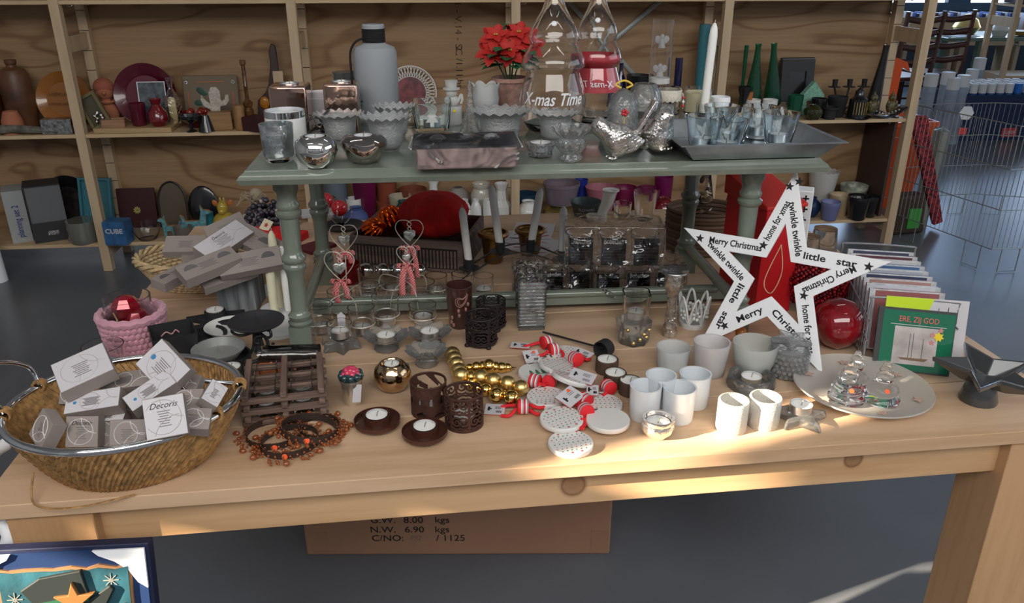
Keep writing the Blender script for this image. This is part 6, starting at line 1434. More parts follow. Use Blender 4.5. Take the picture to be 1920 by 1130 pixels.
m = MB(); [m.tube([P+Vector((0,-.035,-.006))-o, P+Vector((0,.035,-.006))-o], .002, 6) for P in cc]; m.build('cross_wires', irn, t)
tops = [(866,388),(921,346),(1014,352),(1057,386)]
for P, (tx, ty), nm in zip(cc, tops, ('leftmost, leaning left', 'second from left', 'third, leaning right', 'rightmost')):
    yt_ = yy; zt_ = topz(yt_, ty); X_ = (tx-960)/F*zc(0,yt_,zt_); d = Vector((X_, yt_, zt_))-P-Vector((0,0,.001))
    taper(P+Vector((0,0,.0006)), d.length, .0098, 'white taper candle in the arched candelabra, '+nm, wax, 'tapers in the arched candelabra', tilt=(0, atan2(d.x, d.z), 0))
# gold pots and holly cards
gp_ = mat('bronze_gold', (.26,.14,.045), .32, .85, bump=.2, bs=30)
for px, yb, yt, w_, lab in ((925, 505, 434, 44, 'left'), (994, 490, 428, 44, 'right')):
    c, r, h = stand(px, yb, yt, w_, Z, 1); t = thing('gold_pot', 'bronze-gold pot candle with a wide rim, the %s one behind the candelabra' % lab, 'pot', (c.x, c.y+.03, Z), 0, 'bronze-gold pots')
    h = topz(c.y+.03, yt)-Z
    MB().vessel([(r*.75,0),(r*.8,.003),(r,h*.7),(r*1.02,h*.82),(r*1.3,h*.88),(r*1.34,h*.94),(r*1.25,h)], .005, 36).build('pot', gp_, t)
    MB().lathe([(0,h*.8),(r*.98,h*.8),(r*.98,h*.77),(0,h*.77)], 28).build('wax', mat('bronze_wax', (.32,.19,.07), .5), t)
for i, (px, py, rz, txt, lab) in enumerate(((1000, 432, -.15, 'HOLLY!', 'white card printed in red, lying upside down behind the right gold pot'), (1010, 462, -.6, 'Joyeux', 'white card with red ribbon print under the other card'), (945, 452, .3, '', 'white card partly under the left gold pot'))):
    p = at(px, py, Z+.004); t = thing('greeting_card', lab, 'card', (p.x, p.y+.01*i, Z+.004-.0012*i), rz, 'white and red greeting cards')
    MB().box((0,0,0), (.12,.15,.001)).build('card_sheet', white_card, t, smooth=0)
    if txt: text(txt, .026, pr, t, (0,-.01,.0006), (0,0,pi), 'lettering'); text('PRESENTS' if i == 0 else 'ma', .017, pr, t, (0,.03,.0006), (0,0,pi), 'lettering')
    m = MB(); m.tube(spline([(-.05,-.05,.001),(-.01,-.03,.001),(.02,-.055,.001),(.05,-.04,.001)], 6), .0012, 5); m.build('printed_ribbon', pr, t)
# ---- far left back corner of the pine table: dark wreath, red packets
m = MB(); rnd = random.Random(11)
for k in range(240):
    a = rnd.random()*6.28; q = rnd.random()**.5; m.ball((.085*q*cos(a), .055*q*sin(a), .012+.075*(1-q*q)*rnd.random()), rnd.uniform(.004,.010), 6, 4, mi=0 if k % 9 else (1 if k % 2 else 2))
p = at(502, 428, Z); tag(m.build('berry_garland', [mat('black_plum', (.03,.025,.045), .35), mat('pale_nut', (.5,.45,.4), .6), mat('grey_cone', (.18,.16,.18), .6)], loc=(p.x, p.y+.03, Z)), 'heap of black-plum berry garland behind the wicker basket', 'garland')
m = MB(); p = at(470, 425, Z)
for k in range(12): a = .5*k; m.tube(spline([(0,0,0),(.012*cos(a),.01*sin(a),.05),(.03*cos(a*1.7),.02*sin(a),.09),(.045*cos(a*1.3),.02*sin(a*2),.075+.02*sin(k))], 5), .0016, 5)
m.ball((.012,0,.085), (.022,.018,.022), 10, 8); tag(m.build('raffia_bundle', mat('raffia', (.34,.28,.20), .8), loc=(p.x, p.y+.05, Z)), 'bundle of dry raffia and a pale dried pod left of the dark garland', 'dried decoration')
for i, (px, py, s_, rz, mm, lab) in enumerate(((505, 445, (.13,.07,.018), .1, 'red', 'red and white packet lying before the dark garland'), (548, 452, (.07,.05,.022), -.3, 'red', 'red packet beside the left green leg'), (590, 405, (.10,.07,.012), .4, 'w', 'white envelope behind the left green leg'), (590, 470, (.09,.07,.010), .9, 'dk', 'dark red card holder between the two left legs'))):
    p = at(px, py, Z); o = MB().box((0,0,s_[2]/2), s_, 0).build('packet', redfab if mm == 'red' else (white_card if mm == 'w' else mat('dark_red_card', (.12,.012,.02), .5)), loc=(p.x, p.y+.02, Z), rz=rz, smooth=0, bevel=.002); tag(o, lab, 'packet')
p = at(500, 428, Z+.02); t = thing('cream_gift_tag', 'cream square tag with a red figure beside the ivory candles', 'tag', (p.x, p.y, Z+.03), (R(50), .2, -.5)); MB().box((0,0,0), (.034,.034,.001)).build('tag_card', ivory, t, smooth=0); m = MB(); m.prism(star(5,.009,.004), .0005, .001); m.build('red_figure', pr, t, smooth=0)
# black dish with red balls, back left
p = at(640, 432, Z); t = thing('black_wire_dish', 'round black dish between the left legs and the crate', 'dish', (p.x, p.y+.03, Z)); MB().lathe([(0,0),(.05,0),(.062,.010),(.060,.011),(.048,.003),(0,.003)], 36).build('plate', black, t)
for px, py, lab in ((606, 405, 'shiny red ball in a curly glass holder behind the left rear leg'), (632, 420, 'shiny red ball in a curly glass holder over the black dish')):
    p = at(px, py+14, Z); t = thing('red_ball_holder', lab, 'ornament', (p.x, p.y+.06, Z)); q = .025
    MB().ball((0,0,.03+q), q, 20, 14).build('ball', mat('gloss_red', (.55,.012,.02), .12, coat=1), t)
    m = MB(); [m.tube(spline([Vector((.006*cos(a),.006*sin(a),0)), Vector((.032*cos(a),.032*sin(a),.028)), Vector((.036*cos(a),.036*sin(a),.052)), Vector((.03*cos(a),.03*sin(a),.062))], 5), .002, 6) for a in (0,1.57,3.14,4.71)]; m.lathe([(0,0),(.02,0),(.02,.003),(0,.003)], 16); m.build('curly_stand', clear, t)
p = at(652, 545, Z); t = thing('red_glass_votive', 'dark red glass votive behind the left wire stand', 'votive', (p.x-.006, p.y+.06, Z)); MB().vessel([(.026,0),(.03,.05)], .0025, 28).build('bowl', mat('dark_red_transl', (.35,.01,.015), .1, 0, .7, 1.45), t)
# ---- back right of the pine table
single('clear_tumbler', 'big clear pinkish tumbler at the back of the table, right of the white horn vase', 'glass', 1207, 416, 352, 44, Z, [(.75,0),(.8,.04),(1,1)], .002, clear)
single('clear_tumbler', 'small clear tumbler beside the white horn vase', 'glass', 1166, 414, 375, 34, Z, [(.85,0),(.9,.04),(1,1)], .002, clear)
single('white_cup', 'small plain white cup behind the top wrapped pack', 'cup', 1112, 418, 398, 28, Z, [(.7,0),(1,.8),(.95,1)], .003, whitecer)
p = at(1128, 418, Z); t = thing('white_horn_vase', 'curved white ceramic horn vase at the back of the table', 'vase', (p.x, p.y+.02, Z))
m = MB(); m.tube(spline([(0,0,.0),(.004,0,.03),(.016,0,.06),(.024,0,.095)], 6), .020, 20, taper=lambda u: .75+.5*abs(u-.35)); m.lathe([(.016,0),(.026,.004),(.026,.007),(.015,.004)], 24, (.0265,0,.093), close=True); m.build('horn', whitecer, t)
p = at(1100, 412, Z); t = thing('zinc_planter', 'dark zinc oval planter with white letters at the back', 'planter', (p.x, p.y+.05, Z)); MB().vessel([(.036,0),(.048,.045),(.049,.047)], .0015, 32).build('tub', mat('dark_zinc', (.10,.13,.13), .5, .6), t); text('FLOWERS', .012, white_card, t, (0,-.0445,.028), (pi/2,0,0), bend=.044)
p = at(1215, 420, Z); o = MB().box((0,0,.012), (.19,.10,.024)).build('brown_carton', mat('kraft', (.27,.19,.12), .8), loc=(p.x-.02, p.y+.07, Z-.0), rz=.1, smooth=0) if False else None
bk = MB(); rnd = random.Random(8)
for k in range(11):
    bk.tube([((.10+.005*sin(30*a+k*pi))*cos(a), (.08+.005*sin(30*a+k*pi))*sin(a), .006+.011*k) for a in [2*pi*j/60 for j in range(60)]], .0058, 5, closed=True, mi=k % 2)
p = at(1330, 500, Z); tag(bk.build('willow_basket', [mat('dark_willow', (.13,.075,.05), .8), mat('brown_willow', (.20,.12,.08), .8)], loc=(.53, 2.14, Z)), 'dark willow basket behind the right rear green leg', 'basket')
for px, py, lab in ((1300, 330, 'clear bag of dried wood slices standing in the willow basket'), (1350, 335, 'clear bag of dried slices leaning by the red box')):
    p = Vector(((px-960)/F*2.45, 2.22, Z+.012)); t = thing('potpourri_bag', lab, 'bag', p, (.0,R(-8 if px < 1320 else 6),0))
    m = MB()
    for k in range(34): m.ball((rnd.uniform(-.028,.028), rnd.uniform(-.012,.012), .02+.22*rnd.random()), (.012,.003,.009), 7, 5, M=rot(rnd.random()*3, rnd.random()*3, 0), mi=k % 2)
    m.build('dried_slices', [mat('slice_tan', (.30,.21,.13), .8), mat('slice_brown', (.13,.08,.05), .8)], t)
    m = MB(); m.grid(lambda u, v: (.038*cos(2*pi*u)*(1-.2*v), .018*sin(2*pi*u), .25*v), 18, 6, wrapu=True); m.build('clear_bag', film('bag_film2', k=1.2, wr=.8), t)
c = Vector(((1322-960)/F*2.2, 2.0)); 
# white serving stand edge at the left end of the table and curved white rail below it
t = thing('white_cradle', 'white painted curved wooden stand beyond the left end of the table', 'stand', (at(20, 905, .70).x-.10, at(20, 905, .70).y+.06, 0), .1)
o = t.location; t.rotation_euler = (0,0,0)
m = MB(); m.tube(spline([at(*q, z)-o for q, z in (((52,832),.775),((28,850),.772),((8,885),.770),((-12,925),.765),((-24,960),.745))], 6), .011, 10); m.build('curved_rail', white, t); t.location.x -= .035
m = MB(); m.tube(spline([at(*q, z)-o for q, z in (((-24,960),.745),((2,968),.71),((10,985),.70),((20,1003),.69))]+[at(14,1006,.69)-o-Vector((.01,0,q)) for q in (.05,.2,.45,.69)], 6), .013, 10); m.build('scroll_leg', white, t)
# cardboard box under the table
q0, q1 = at(575, 1041, 0), at(1143, 1039, 0); bwid = (q1-q0).length
t = thing('cardboard_box', 'large brown cardboard shipping box under the table', 'box', (q0.x, q0.y, 0), atan2(q1.y-q0.y, q1.x-q0.x))
kraft = mat('kraft_card', (.36,.20,.125), .75, mottle=.08, ms=4)
kb_ = MB().box((bwid/2, .25, .175), (bwid, .5, .35)).build('carton', kraft, t, smooth=0, bevel=.006)
for x in (.04, bwid-.03): MB().box((x,-.0008,.05), (.045,.001,.06)).build('packing_tape', mat('tape', (.34,.19,.115), .3), kb_, smooth=0)
zrow = lambda py: topz(q0.y, py)
for (txt, px, py) in (('G.W.', 735, 975), ('8.00', 775, 975), ('kgs', 829, 975), ('N.W.', 718, 993), ('6.90', 777, 993), ('kgs', 829, 993), ('C/NO:', 727, 1009), ('/ 1125', 845, 1009)):
    z = zrow(py); X = (px-960)/F*zc(0, q0.y, z)-q0.x
    if txt == 'G.W.': X = (718-960)/F*zc(0, q0.y, z)-q0.x
    text(txt, .0285, ink, kb_, (X, -.0015, z), (pi/2,0,0), sx=1.1)
text('992', .022, mat('pencil', (.25,.17,.13), .8), t, ((778-960)/F*zc(0, q0.y, zrow(1009))-q0.x, -.0015, zrow(1009)), (pi/2,0,0), 'handwriting', shear=.3)
# snowman picture at the bottom left
t = thing('snowman_picture', 'painted wooden snowman picture with navy frame leaning at the table leg', 'picture', (0,0,0))
tr_, tl_ = at(277, 1018, .725), at(0, 1032, .725); dx = (tl_-tr_); wdt = .245; ux = -dx.normalized()
t.location = tr_; t.rotation_euler = (R(78), 0, atan2(ux.y, ux.x))
navy = mat('navy_frame', (.01,.03,.10), .45); 
def P_(m, poly, z0, z1, mi=0): m.prism(poly, z0, z1, mi)
m = MB(); m.box((-wdt/2, -.27, -.012), (wdt, .54, .02)); m.build('panel', mat('navy_edge', (.01,.015,.05), .5), t, smooth=0, bevel=.002)
m = MB(); m.box((-wdt/2, -.27, -.0015), (wdt-.012, .528, .003)); m.build('navy_field', navy, t, smooth=0)
def wavy(x0, y0, x1, y1, n=9, a=.003):
    out = []
    for (p, q) in (((x0,y0),(x1,y0)),((x1,y0),(x1,y1)),((x1,y1),(x0,y1)),((x0,y1),(x0,y0))):
        for i in range(n): u = i/n; out.append((p[0]+(q[0]-p[0])*u+a*sin(i*2.3), p[1]+(q[1]-p[1])*u+a*cos(i*2.9)))
    return out
m = MB(); m.prism([(-.005,-.006),(-.078,-.006),(-.070,-.014),(-.048,-.024),(-.030,-.038),(-.018,-.058),(-.005,-.068)], 0, .004); m.build('snow_corner', white, t, smooth=0)
m = MB(); m.prism([(-wdt+.005,-.006),(-.192,-.006),(-.197,-.014),(-.214,-.022),(-.222,-.045),(-wdt+.005,-.06)], 0, .004); m.build('snow_corner', white, t, smooth=0)
m = MB(); m.prism(wavy(-.026,-.030,-.216,-.42,a=.003), 0, .0035); m.build('orange_edge', mat('ochre', (.28,.14,.06), .6), t, smooth=0)
m = MB(); m.prism(wavy(-.030,-.034,-.212,-.415,a=.002), 0, .005); m.build('sky_panel', mat('teal_sky', (.02,.10,.135), .5, mottle=.45, ms=14, bump=.3), t, smooth=0)
m = MB(); m.prism([(-0.1812,-0.0602),(-0.1530,-0.0418),(-0.0941,-0.0326),(-0.0890,-0.0602),(-0.0864,-0.0717),(-0.1632,-0.0855)], 0, .010); m.prism([(-0.1914,-0.0970),(-0.1812,-0.0878),(-0.0864,-0.0786),(-0.0557,-0.0579),(-0.0506,-0.0648),(-0.0634,-0.0878),(-0.0992,-0.0993),(-0.1786,-0.1108)], 0, .011); m.build('black_hat', mat('hat_black', (.008,.014,.014), .6), t, smooth=0, bevel=.0015)
m = MB(); m.prism([(-0.1632,-0.0809),(-0.0864,-0.0694),(-0.0864,-0.0786),(-0.1607,-0.0901)], 0, .013); m.build('green_band', mat('hat_green', (.01,.09,.04), .6), t, smooth=0)
m = MB(); m.prism([(x-.106, y-.078) for x, y in star(5,.030,.012,.35)], 0, .015); m.build('gold_star', mat('gold_brown', (.24,.11,.03), .5), t, smooth=0, bevel=.001)
m = MB(); m.ball((-.125,-.150,.004), (.055,.055,.008), 28, 10); m.build('snowman_head', white, t)
for x, y in ((-.192,-.075),(-.055,-.052)):
    m = MB(); [m.box((x,y,.0055), (.022,.0012,.001), r=rot(0,0,pi*k/4)) for k in range(4)]; m.build('snowflake', mat('snow_brown', (.25,.25,.22), .6), t, smooth=0)
m = MB(); m.tube(spline([(-.055,-.12,.008),(-.048,-.10,.008),(-.038,-.09,.008)], 5), .003, 6); m.build('red_scarf_end', mat('dark_red_paint', (.2,.02,.02), .5), t)
# ================================================================ ON THE BACK SHELVES
ZB, ZM = ZS[0]+.0182, ZS[1]+.0182
def shp(px, d, z):
    "point on a shelf at local depth d that shows in column px"
    u = (px-960)/F; X0 = SO.x-d*sin(SA); Y0 = SO.y+d*cos(SA); k = (H-z)*sin(TH)
    x = (u*(Y0*cos(TH)+k)-X0)/(cos(SA)-u*sin(SA)*cos(TH))
    return Vector((X0+x*cos(SA), Y0+x*sin(SA), z))
def sput(px, w_, yt, z, d):
    p = shp(px, d, z); return p, w_/2*zc(*p)/F, topz(p.y, yt)-z
def SL(name, label, cat, px, w_, yt, z, d, prof, m_, t_=.003, group=None, seg=28, solid_=False, tilt=(0,0,0), smooth=38, mod=None):
    p, r, h = sput(px, w_, yt, z, d); m = MB(); P = [(a*r, b*h) for a, b in prof]
    if solid_: m.lathe([(0,0)]+P+[(0,P[-1][1])], seg, mod=mod)
    else: m.vessel(P, t_, seg, mod=mod)
    p.z += r*abs(sin(tilt[1]))*P[0][0]/max(r, 1e-6)
    return tag(m.build(name, m_, loc=p, rotm=(tilt[0], tilt[1], tilt[2]+SA), smooth=smooth), label, cat, group)
def SBX(name, label, cat, px, w_, yt, z, d, dep, m_, tilt=(0,0,0), bevel=.002, group=None):
    p, r, h = sput(px, w_, yt, z, d); m = MB(); m.box((0,0,h/2), (2*r, dep, h)); p.z += r*abs(sin(tilt[1]))+dep/2*abs(sin(tilt[0]))+.0006
    return tag(m.build(name, m_, loc=p, rotm=(tilt[0], tilt[1], tilt[2]+SA), smooth=0, bevel=bevel), label, cat, group), p, r, h
def G(n, c, r_=.3, **k): return mat(n, c, r_, **k)
POT = [(.7,0),(.74,.02),(.97,.82),(1,.84),(1,1)]; CUP = [(.8,0),(.85,.03),(1,1)]; BALL = [(.45,0),(.7,.06),(.97,.35),(1,.5),(.93,.72),(.6,.88),(.5,.92),(.55,1)]
TALL = [(.9,0),(1,.02),(1,.97),(.96,1)]; BOT = [(.9,0),(1,.03),(1,.55),(.85,.7),(.35,.85),(.3,.95),(.36,1)]
navyg = G('navy_glass', (.01,.012,.06), .1, coat=.8); teal_c = G('teal_ceramic', (.05,.20,.25)); terra = G('terracotta', (.42,.15,.08), .8); blk = G('gloss_black', (.012,.012,.014), .2, coat=.5)
maroon = G('maroon_glaze', (.10,.006,.02), .2, coat=.5); cerr = whitecer; gren = mat('bottle_green', (.10,.42,.25), .05, 0, .9, 1.45); dgreen = mat('dark_green_glass', (.03,.25,.13), .08, 0, .7, 1.45)
# --- middle shelf, left to right
SL('stone_bottle', 'tall brown salt-glazed stoneware bottle on the middle shelf at far left', 'bottle', 48, 52, 112, ZM, .22, [(.9,0),(1,.03),(1,.78),(.8,.86),(.35,.9),(.3,.93),(.38,.95),(.38,1)], mat('salt_glaze', (.14,.06,.03), .4, mottle=.5, ms=8), solid_=True)
SL('stone_bottle', 'dark brown bottle cut by the left edge of the photo', 'bottle', -6, 40, 125, ZM, .2, BOT, G('dark_brown_glaze', (.07,.02,.01)), solid_=True)
SL('clay_pot', 'small flared terracotta pot in front of the stoneware bottle', 'pot', 28, 40, 208, ZM, .09, [(1,0),(.9,.6),(.6,1)], terra)
p = shp(45, .03, ZM); m = MB(); m.tube(spline([(-.14,0,.027),(-.06,.01,.028),(.03,0,.026),(.11,.01,.016),(.16,0,.008)], 5), .022, 9, taper=lambda u: 1-.6*u*u); tag(m.build('driftwood', mat('grey_driftwood', (.16,.15,.12), .9, mottle=.5, ms=30, bump=1, bs=30), loc=p, rz=SA), 'weathered grey driftwood lying at the left of the middle shelf', 'driftwood')
def plate_up(name, label, px, wpx, yt, z, d, m1, m2=None, lean=.22, cat='plate', inner=.62):
    p, r, h = sput(px, wpx, yt, z, d); t = thing(name, label, cat, (p.x, p.y, z), SA)
    h = (topz(p.y+.04, yt)-z); r = h/2/cos(lean)
    M_ = T3(0,0,r*cos(lean)) @ rot(pi/2-lean, 0, 0)
    m = MB(); m.lathe([(0,0),(r*inner,0),(r*inner+.003,.003),(r*.97,.010),(r,.013),(r*.97,.006),(r*inner,-.004),(0,-.004)], 40, M=M_, mi=0)
    m.build('plate', m1, t)
    if m2: MB().lathe([(0,.0008),(r*inner*.97,.0008)], 32, M=M_).build('plate_centre', m2, t)
    return t, M_, r
t, M_, r = plate_up('amber_plate', 'round amber glazed plate with brown lettering standing against the plywood', 132, 96, 133, ZM, .265, G('amber_glaze', (.33,.12,.015), .2, coat=.6), None)
text('Liebe ist', r*.2, G('brown_text', (.08,.02,.01)), t, (-.02,-.022,r*1.2), (pi/2-.22,0,0), shear=.3); text('immer selbst', r*.17, MC['brown_text'], t, (-.01,-.034,r*.85), (pi/2-.22,0,0), shear=.3)
o, p, r, h = SBX('silver_casket', 'embossed silver casket in front of the amber plate', 'box', 114, 54, 222, ZM, .06, .07, mat('embossed_tin', (.45,.45,.44), .3, .9, bump=1, bs=40, mottle=.5, ms=60))
p = shp(178, .07, ZM+.004); t = thing('tilted_picture_frame', 'olive frame leaning on its corner with silver flowers', 'frame', p, SA); M_ = rot(R(-12),0,0) @ rot(0,R(-26),0)
m = MB(); m.ringprism([(0,0),(.10,0),(.10,.17),(0,.17)], [(.015,.015),(.085,.015),(.085,.155),(.015,.155)], -.012, .012, M=M_ @ rot(pi/2)); m.build('frame', G('olive_frame', (.15,.12,.05), .5), t, smooth=0)
m = MB(); m.prism([(.014,.014),(.086,.014),(.086,.156),(.014,.156)], -.004, 0, M=M_ @ rot(pi/2)); m.build('backing', G('olive_dark', (.08,.07,.045), .6), t, smooth=0)
m = MB(); [m.ball(M_ @ Vector((.055+.018*cos(k), -.014, .05+.02*sin(k*1.7))), .009, 8, 6) for k in range(7)]; m.build('silver_flowers', silver, t)
# clay bust
p, r, h = sput(208, 30, 146, ZM, .22); t = thing('clay_bust', 'small terracotta bust of a child on the middle shelf', 'figurine', p, SA+.3)
m = MB(); m.ball((0,0,h*.26), (h*.22,h*.17,h*.26)); m.ball((0,0,h*.52), (h*.10,h*.10,h*.12)); m.ball((0,0,h*.74), (h*.17,h*.17,h*.2)); m.ball((0,-h*.2,h*.72), (h*.04,h*.05,h*.05)); m.tube([(h*.16*cos(a),h*.16*sin(a),h*.52) for a in [2*pi*k/16 for k in range(16)]], h*.03, 5, closed=True); m.build('body', terra, t)
m = MB(); m.ball((0,h*.02,h*.82), (h*.2,h*.19,h*.18)); m.build('hair', G('clay_dark', (.33,.10,.06), .9), t)
o, p, r, h = SBX('bamboo_board', 'flat bamboo cutting board lying on the middle shelf', 'board', 257, 138, 236, ZM, .08, .13, wood('bamboo', (.50,.33,.17), (.38,.24,.11), 0, 1, .5)); 
hbb = h+.0015; p = shp(215, .06, ZM+h+.001); t = thing('wooden_trough', 'small open wooden trough on the bamboo board', 'box', p, SA+.2); ww = wood('trough_wood', (.36,.20,.11), (.24,.12,.06), 0, 2)
for c_, s_ in (((0,-.03,.02),(.10,.006,.04)), ((0,.03,.02),(.10,.006,.04)), ((-.05,0,.02),(.006,.06,.04)), ((.05,0,.02),(.006,.06,.04)), ((0,0,.003),(.1,.06,.006))): MB().box(c_, s_).build('board', ww, t, smooth=0)
plate_up('maroon_plate', 'large maroon glazed plate standing behind the red vase', 283, 104, 118, ZM, .24, maroon, G('maroon_centre', (.13,.015,.035), .35))
o, p, r, h = SBX('photo_card', 'framed card showing pale columns before the maroon plate', 'card', 293, 50, 154, ZM, .18, .006, G('card_bluegrey', (.12,.14,.16), .3, mottle=.6, ms=30), (R(-8),0,0)); m = MB(); m.ringprism([(-r,0),(r,0),(r,h),(-r,h)], [(-r+.004,.004),(r-.004,.004),(r-.004,h-.004),(-r+.004,h-.004)], .003, .006, M=rot(pi/2)); m.build('white_border', white, o, smooth=0)
SL('maroon_tumbler', 'dark maroon tumbler standing on the bamboo board', 'glass', 263, 30, 193, ZM+hbb, .09, CUP, maroon)
SL('red_vase', 'small round dark red vase with a flared neck', 'vase', 299, 36, 185, ZM+hbb, .07, [(.6,0),(1,.2),(.95,.5),(.5,.72),(.42,.8),(.62,1)], G('dark_red_glaze', (.17,.006,.012), .15, coat=.7))
p, r, h = sput(331, 28, 146, ZM, .17); t = thing('wrapped_candle', 'cream pillar candle in cellophane tied at the top', 'candle', p, SA)
MB().lathe([(0,.02),(r*.8,.02),(r*.85,h*.55),(r*.7,h*.6),(0,h*.6)], 20).build('candle', mat('cream_wax2', (.55,.43,.2), .5, mottle=.2, ms=30), t); MB().lathe([(r*.4,0),(r*.7,.01),(r*1.0,h*.25),(r*1.0,h*.55),(r*.25,h*.8),(r*.5,h)], 20, mod=lambda a, q, z: (q*(1+.08*cos(7*a)), z)).build('cellophane', film('cellophane', k=2), t)
o, p, r, h = SBX('printed_board', 'taupe board with orange lines and leaf prints against the plywood', 'board', 401, 100, 142, ZM, .27, .012, G('taupe_board', (.20,.15,.10), .6), (R(-10),0,0), .012)
m = MB(); m.box((0,-.0075,h*.86), (r*1.0,.001,.004)); m.box((-r*.8,-.0075,h*.4), (.006,.001,h*.5)); m.box((r*.8,-.0075,h*.4), (.006,.001,h*.5)); m.build('orange_lines', G('orange_line', (.5,.12,.04)), o, smooth=0)
m = MB(); m.ball((-r*.3,-.008,h*.66), (.03,.001,.018), M=rot(0,.5,0)); m.ball((-r*.45,-.008,h*.42), (.022,.001,.015)); m.build('leaf_print', G('leaf_print', (.02,.07,.05)), o)
m = MB(); [m.tube([(x+.007*cos(a), -.009, h*.85+.007*sin(a)) for a in [2*pi*k/12 for k in range(12)]], .002, 5, closed=True) for x in (-r*.85, r*.85)]; m.build('eyelets', chrome, o)
p, r, h = sput(408, 50, 163, ZM+.055, .10); t = thing('cactus_figure', 'dotted cream cactus figure in the middle of the shelf', 'figurine', p, SA)
P = [(-.25,0),(.25,0),(.32,.35),(.35,.38),(.75,.4),(1.0,.55),(1.0,.75),(.8,.75),(.7,.6),(.42,.55),(.42,.85),(.2,1),(-.2,1),(-.4,.85),(-.4,.45),(-.75,.6),(-.95,.75),(-1.05,.6),(-.9,.4),(-.4,.25)]
MB().prism([(a*r, b*h) for a, b in P], -.006, .006, M=rot(pi/2)).build('cactus_body', mat('cream_dotted', (.55,.50,.42), .6, mottle=.35, ms=120), t, smooth=0, bevel=.003)
SBX('wooden_block_stand', 'light wooden block under the cactus figure', 'block', 416, 42, 209, ZM, .08, .08, wood('oak_block', (.34,.19,.08), (.24,.12,.05), 0, 2), (0,0,.15), .004)
p, r, h = sput(374, 62, 200, ZM, .18); t = thing('red_dish', 'dark red oval dish with shiny red ornaments', 'dish', p, SA); MB().vessel([(r*.6,0),(r*.9,h*.3),(r,h*.75)], .004, 28).build('dish', G('brick_red', (.16,.015,.015)), t); m = MB(); [m.ball((r*.5*cos(k*1.3), r*.4*sin(k*1.3), h*.75), .018, 10, 7) for k in range(6)]; m.build('red_lumps', G('lacquer_red', (.26,.02,.01), .1, coat=1), t)
SL('black_footed_dish', 'black footed tealight dish in front of the red dish', 'dish', 360, 42, 216, ZM, .035, [(.5,0),(.15,.15),(.2,.5),(.95,.8),(1,1)], blk)
p, r, h = sput(388, 30, 216, ZM, .035); o = MB().lathe([(0,0),(r,0),(r*.5,h),(0,h)], 20).build('black_cone_pot', blk, loc=p); tag(o, 'upturned small black pot right of the black footed dish', 'pot')
SL('wooden_cylinder', 'small wooden cylinder box near the turned candlestick', 'box', 452, 20, 197, ZM, .06, TALL, wood('honey_wood', (.33,.17,.06), (.25,.12,.04), 2, 2), solid_=True)
SL('turned_candlestick', 'tall turned bamboo-brown candlestick on the middle shelf', 'candlestick', 470, 20, 112, ZM, .12, [(1,0),(1,.05),(.6,.08),(.9,.2),(.95,.26),(.6,.3),(.9,.34),(.9,.38),(.35,.42),(.35,.6),(.42,.61),(.35,.62),(.35,.92),(.55,.94),(.5,1)], mat('tortoise_wood', (.14,.06,.02), .35, mottle=.6, ms=50, coat=.5), solid_=True)
p, r, h = sput(522, 70, 82, ZM, .2); t = thing('dark_guitar_board', 'dark guitar-shaped board hung against the plywood behind the copper cubes', 'board', p, SA)
P = [(-1,.1),(-.95,.3),(-.5,.4),(-.3,.5),(-.12,.75),(-.15,.9),(0,1),(.2,.98),(.25,.9),(.3,.5),(.6,.4),(1,.3),(1,.1),(.5,0),(-.6,0)]
MB().prism([(a*r, b*h) for a, b in P], -.008, .008, M=rot(pi/2-.1)).build('board', G('dark_choc', (.035,.014,.01), .35), t, smooth=0, bevel=.004)
MB().box((r*.28,-.014,h*.42), (.05,.004,h*.5), r=rot(0,.0,0)).build('light_strip', shelfpine_z, t, smooth=0); MB().ball((-r*.55,-.02,h*.28), (.025,.012,.032)).build('orange_oval', G('orange_glaze', (.42,.16,.02), .2), t)
o, p, r, h = SBX('dark_red_book', 'dark red-edged book lying near the candlestick', 'book', 484, 40, 218, ZM, .04, .10, G('book_dark', (.05,.012,.015), .5), (0,0,-.5))
p = shp(492, .03, ZM); m = MB(); m.tube(spline([(-.02,0,.03),(-.03,0,.0),(-.02,.0,.045),(.0,0,.05),(.02,0,.02),(.0,-.01,.002)], 6), .0035, 6); tag(m.build('white_rope_end', G('white_rope', (.55,.5,.45), .8), loc=p, rz=SA), 'loop of off-white rope at the shelf edge left of the candle jar', 'rope')
p, r, h = sput(772, 84, 126, ZM, .28); t = thing('lattice_plate', 'white pierced-rim plate with a burgundy picture behind the frosted bottle', 'plate', p, SA); R_ = h/2*1.02
m = MB(); n = 44
M_ = T3(0,0,R_) @ rot(pi/2-.15, 0, 0)
m.lathe([(0,0),(R_*.6,0),(R_*.63,.003)], 44, M=M_); m.tube([M_ @ Vector((R_*cos(a), R_*sin(a), .012)) for a in [2*pi*k/60 for k in range(60)]], .0035, 5, closed=True)
for k in range(n):
    for sg in (-1, 1):
        a = 2*pi*k/n; m.tube([M_ @ Vector((R_*q*cos(a+sg*.12*u), R_*q*sin(a+sg*.12*u), .003+.009*u)) for u, q in ((0,.62),(.5,.81),(1,1))], .0022, 4)
m.build('pierced_rim', whitecer, t); MB().lathe([(0,.001),(R_*.6,.001)], 36, M=M_).build('picture', mat('burgundy_print', (.20,.03,.04), .3, mottle=.6, ms=25), t)
SL('black_wide_bowl', 'black flared bowl behind the faceted glass bowl', 'bowl', 1192, 44, 140, ZM, .1, [(.5,0),(.6,.2),(1,1)], blk)
SL('navy_bottle', 'small dark navy bottle right of the tree jars', 'bottle', 1160, 22, 118, ZM, .16, BOT, navyg, solid_=True)
SL('navy_vase', 'slim dark navy vase right of the clear gift tube', 'vase', 1265, 14, 108, ZM, .14, TALL, navyg, solid_=True)
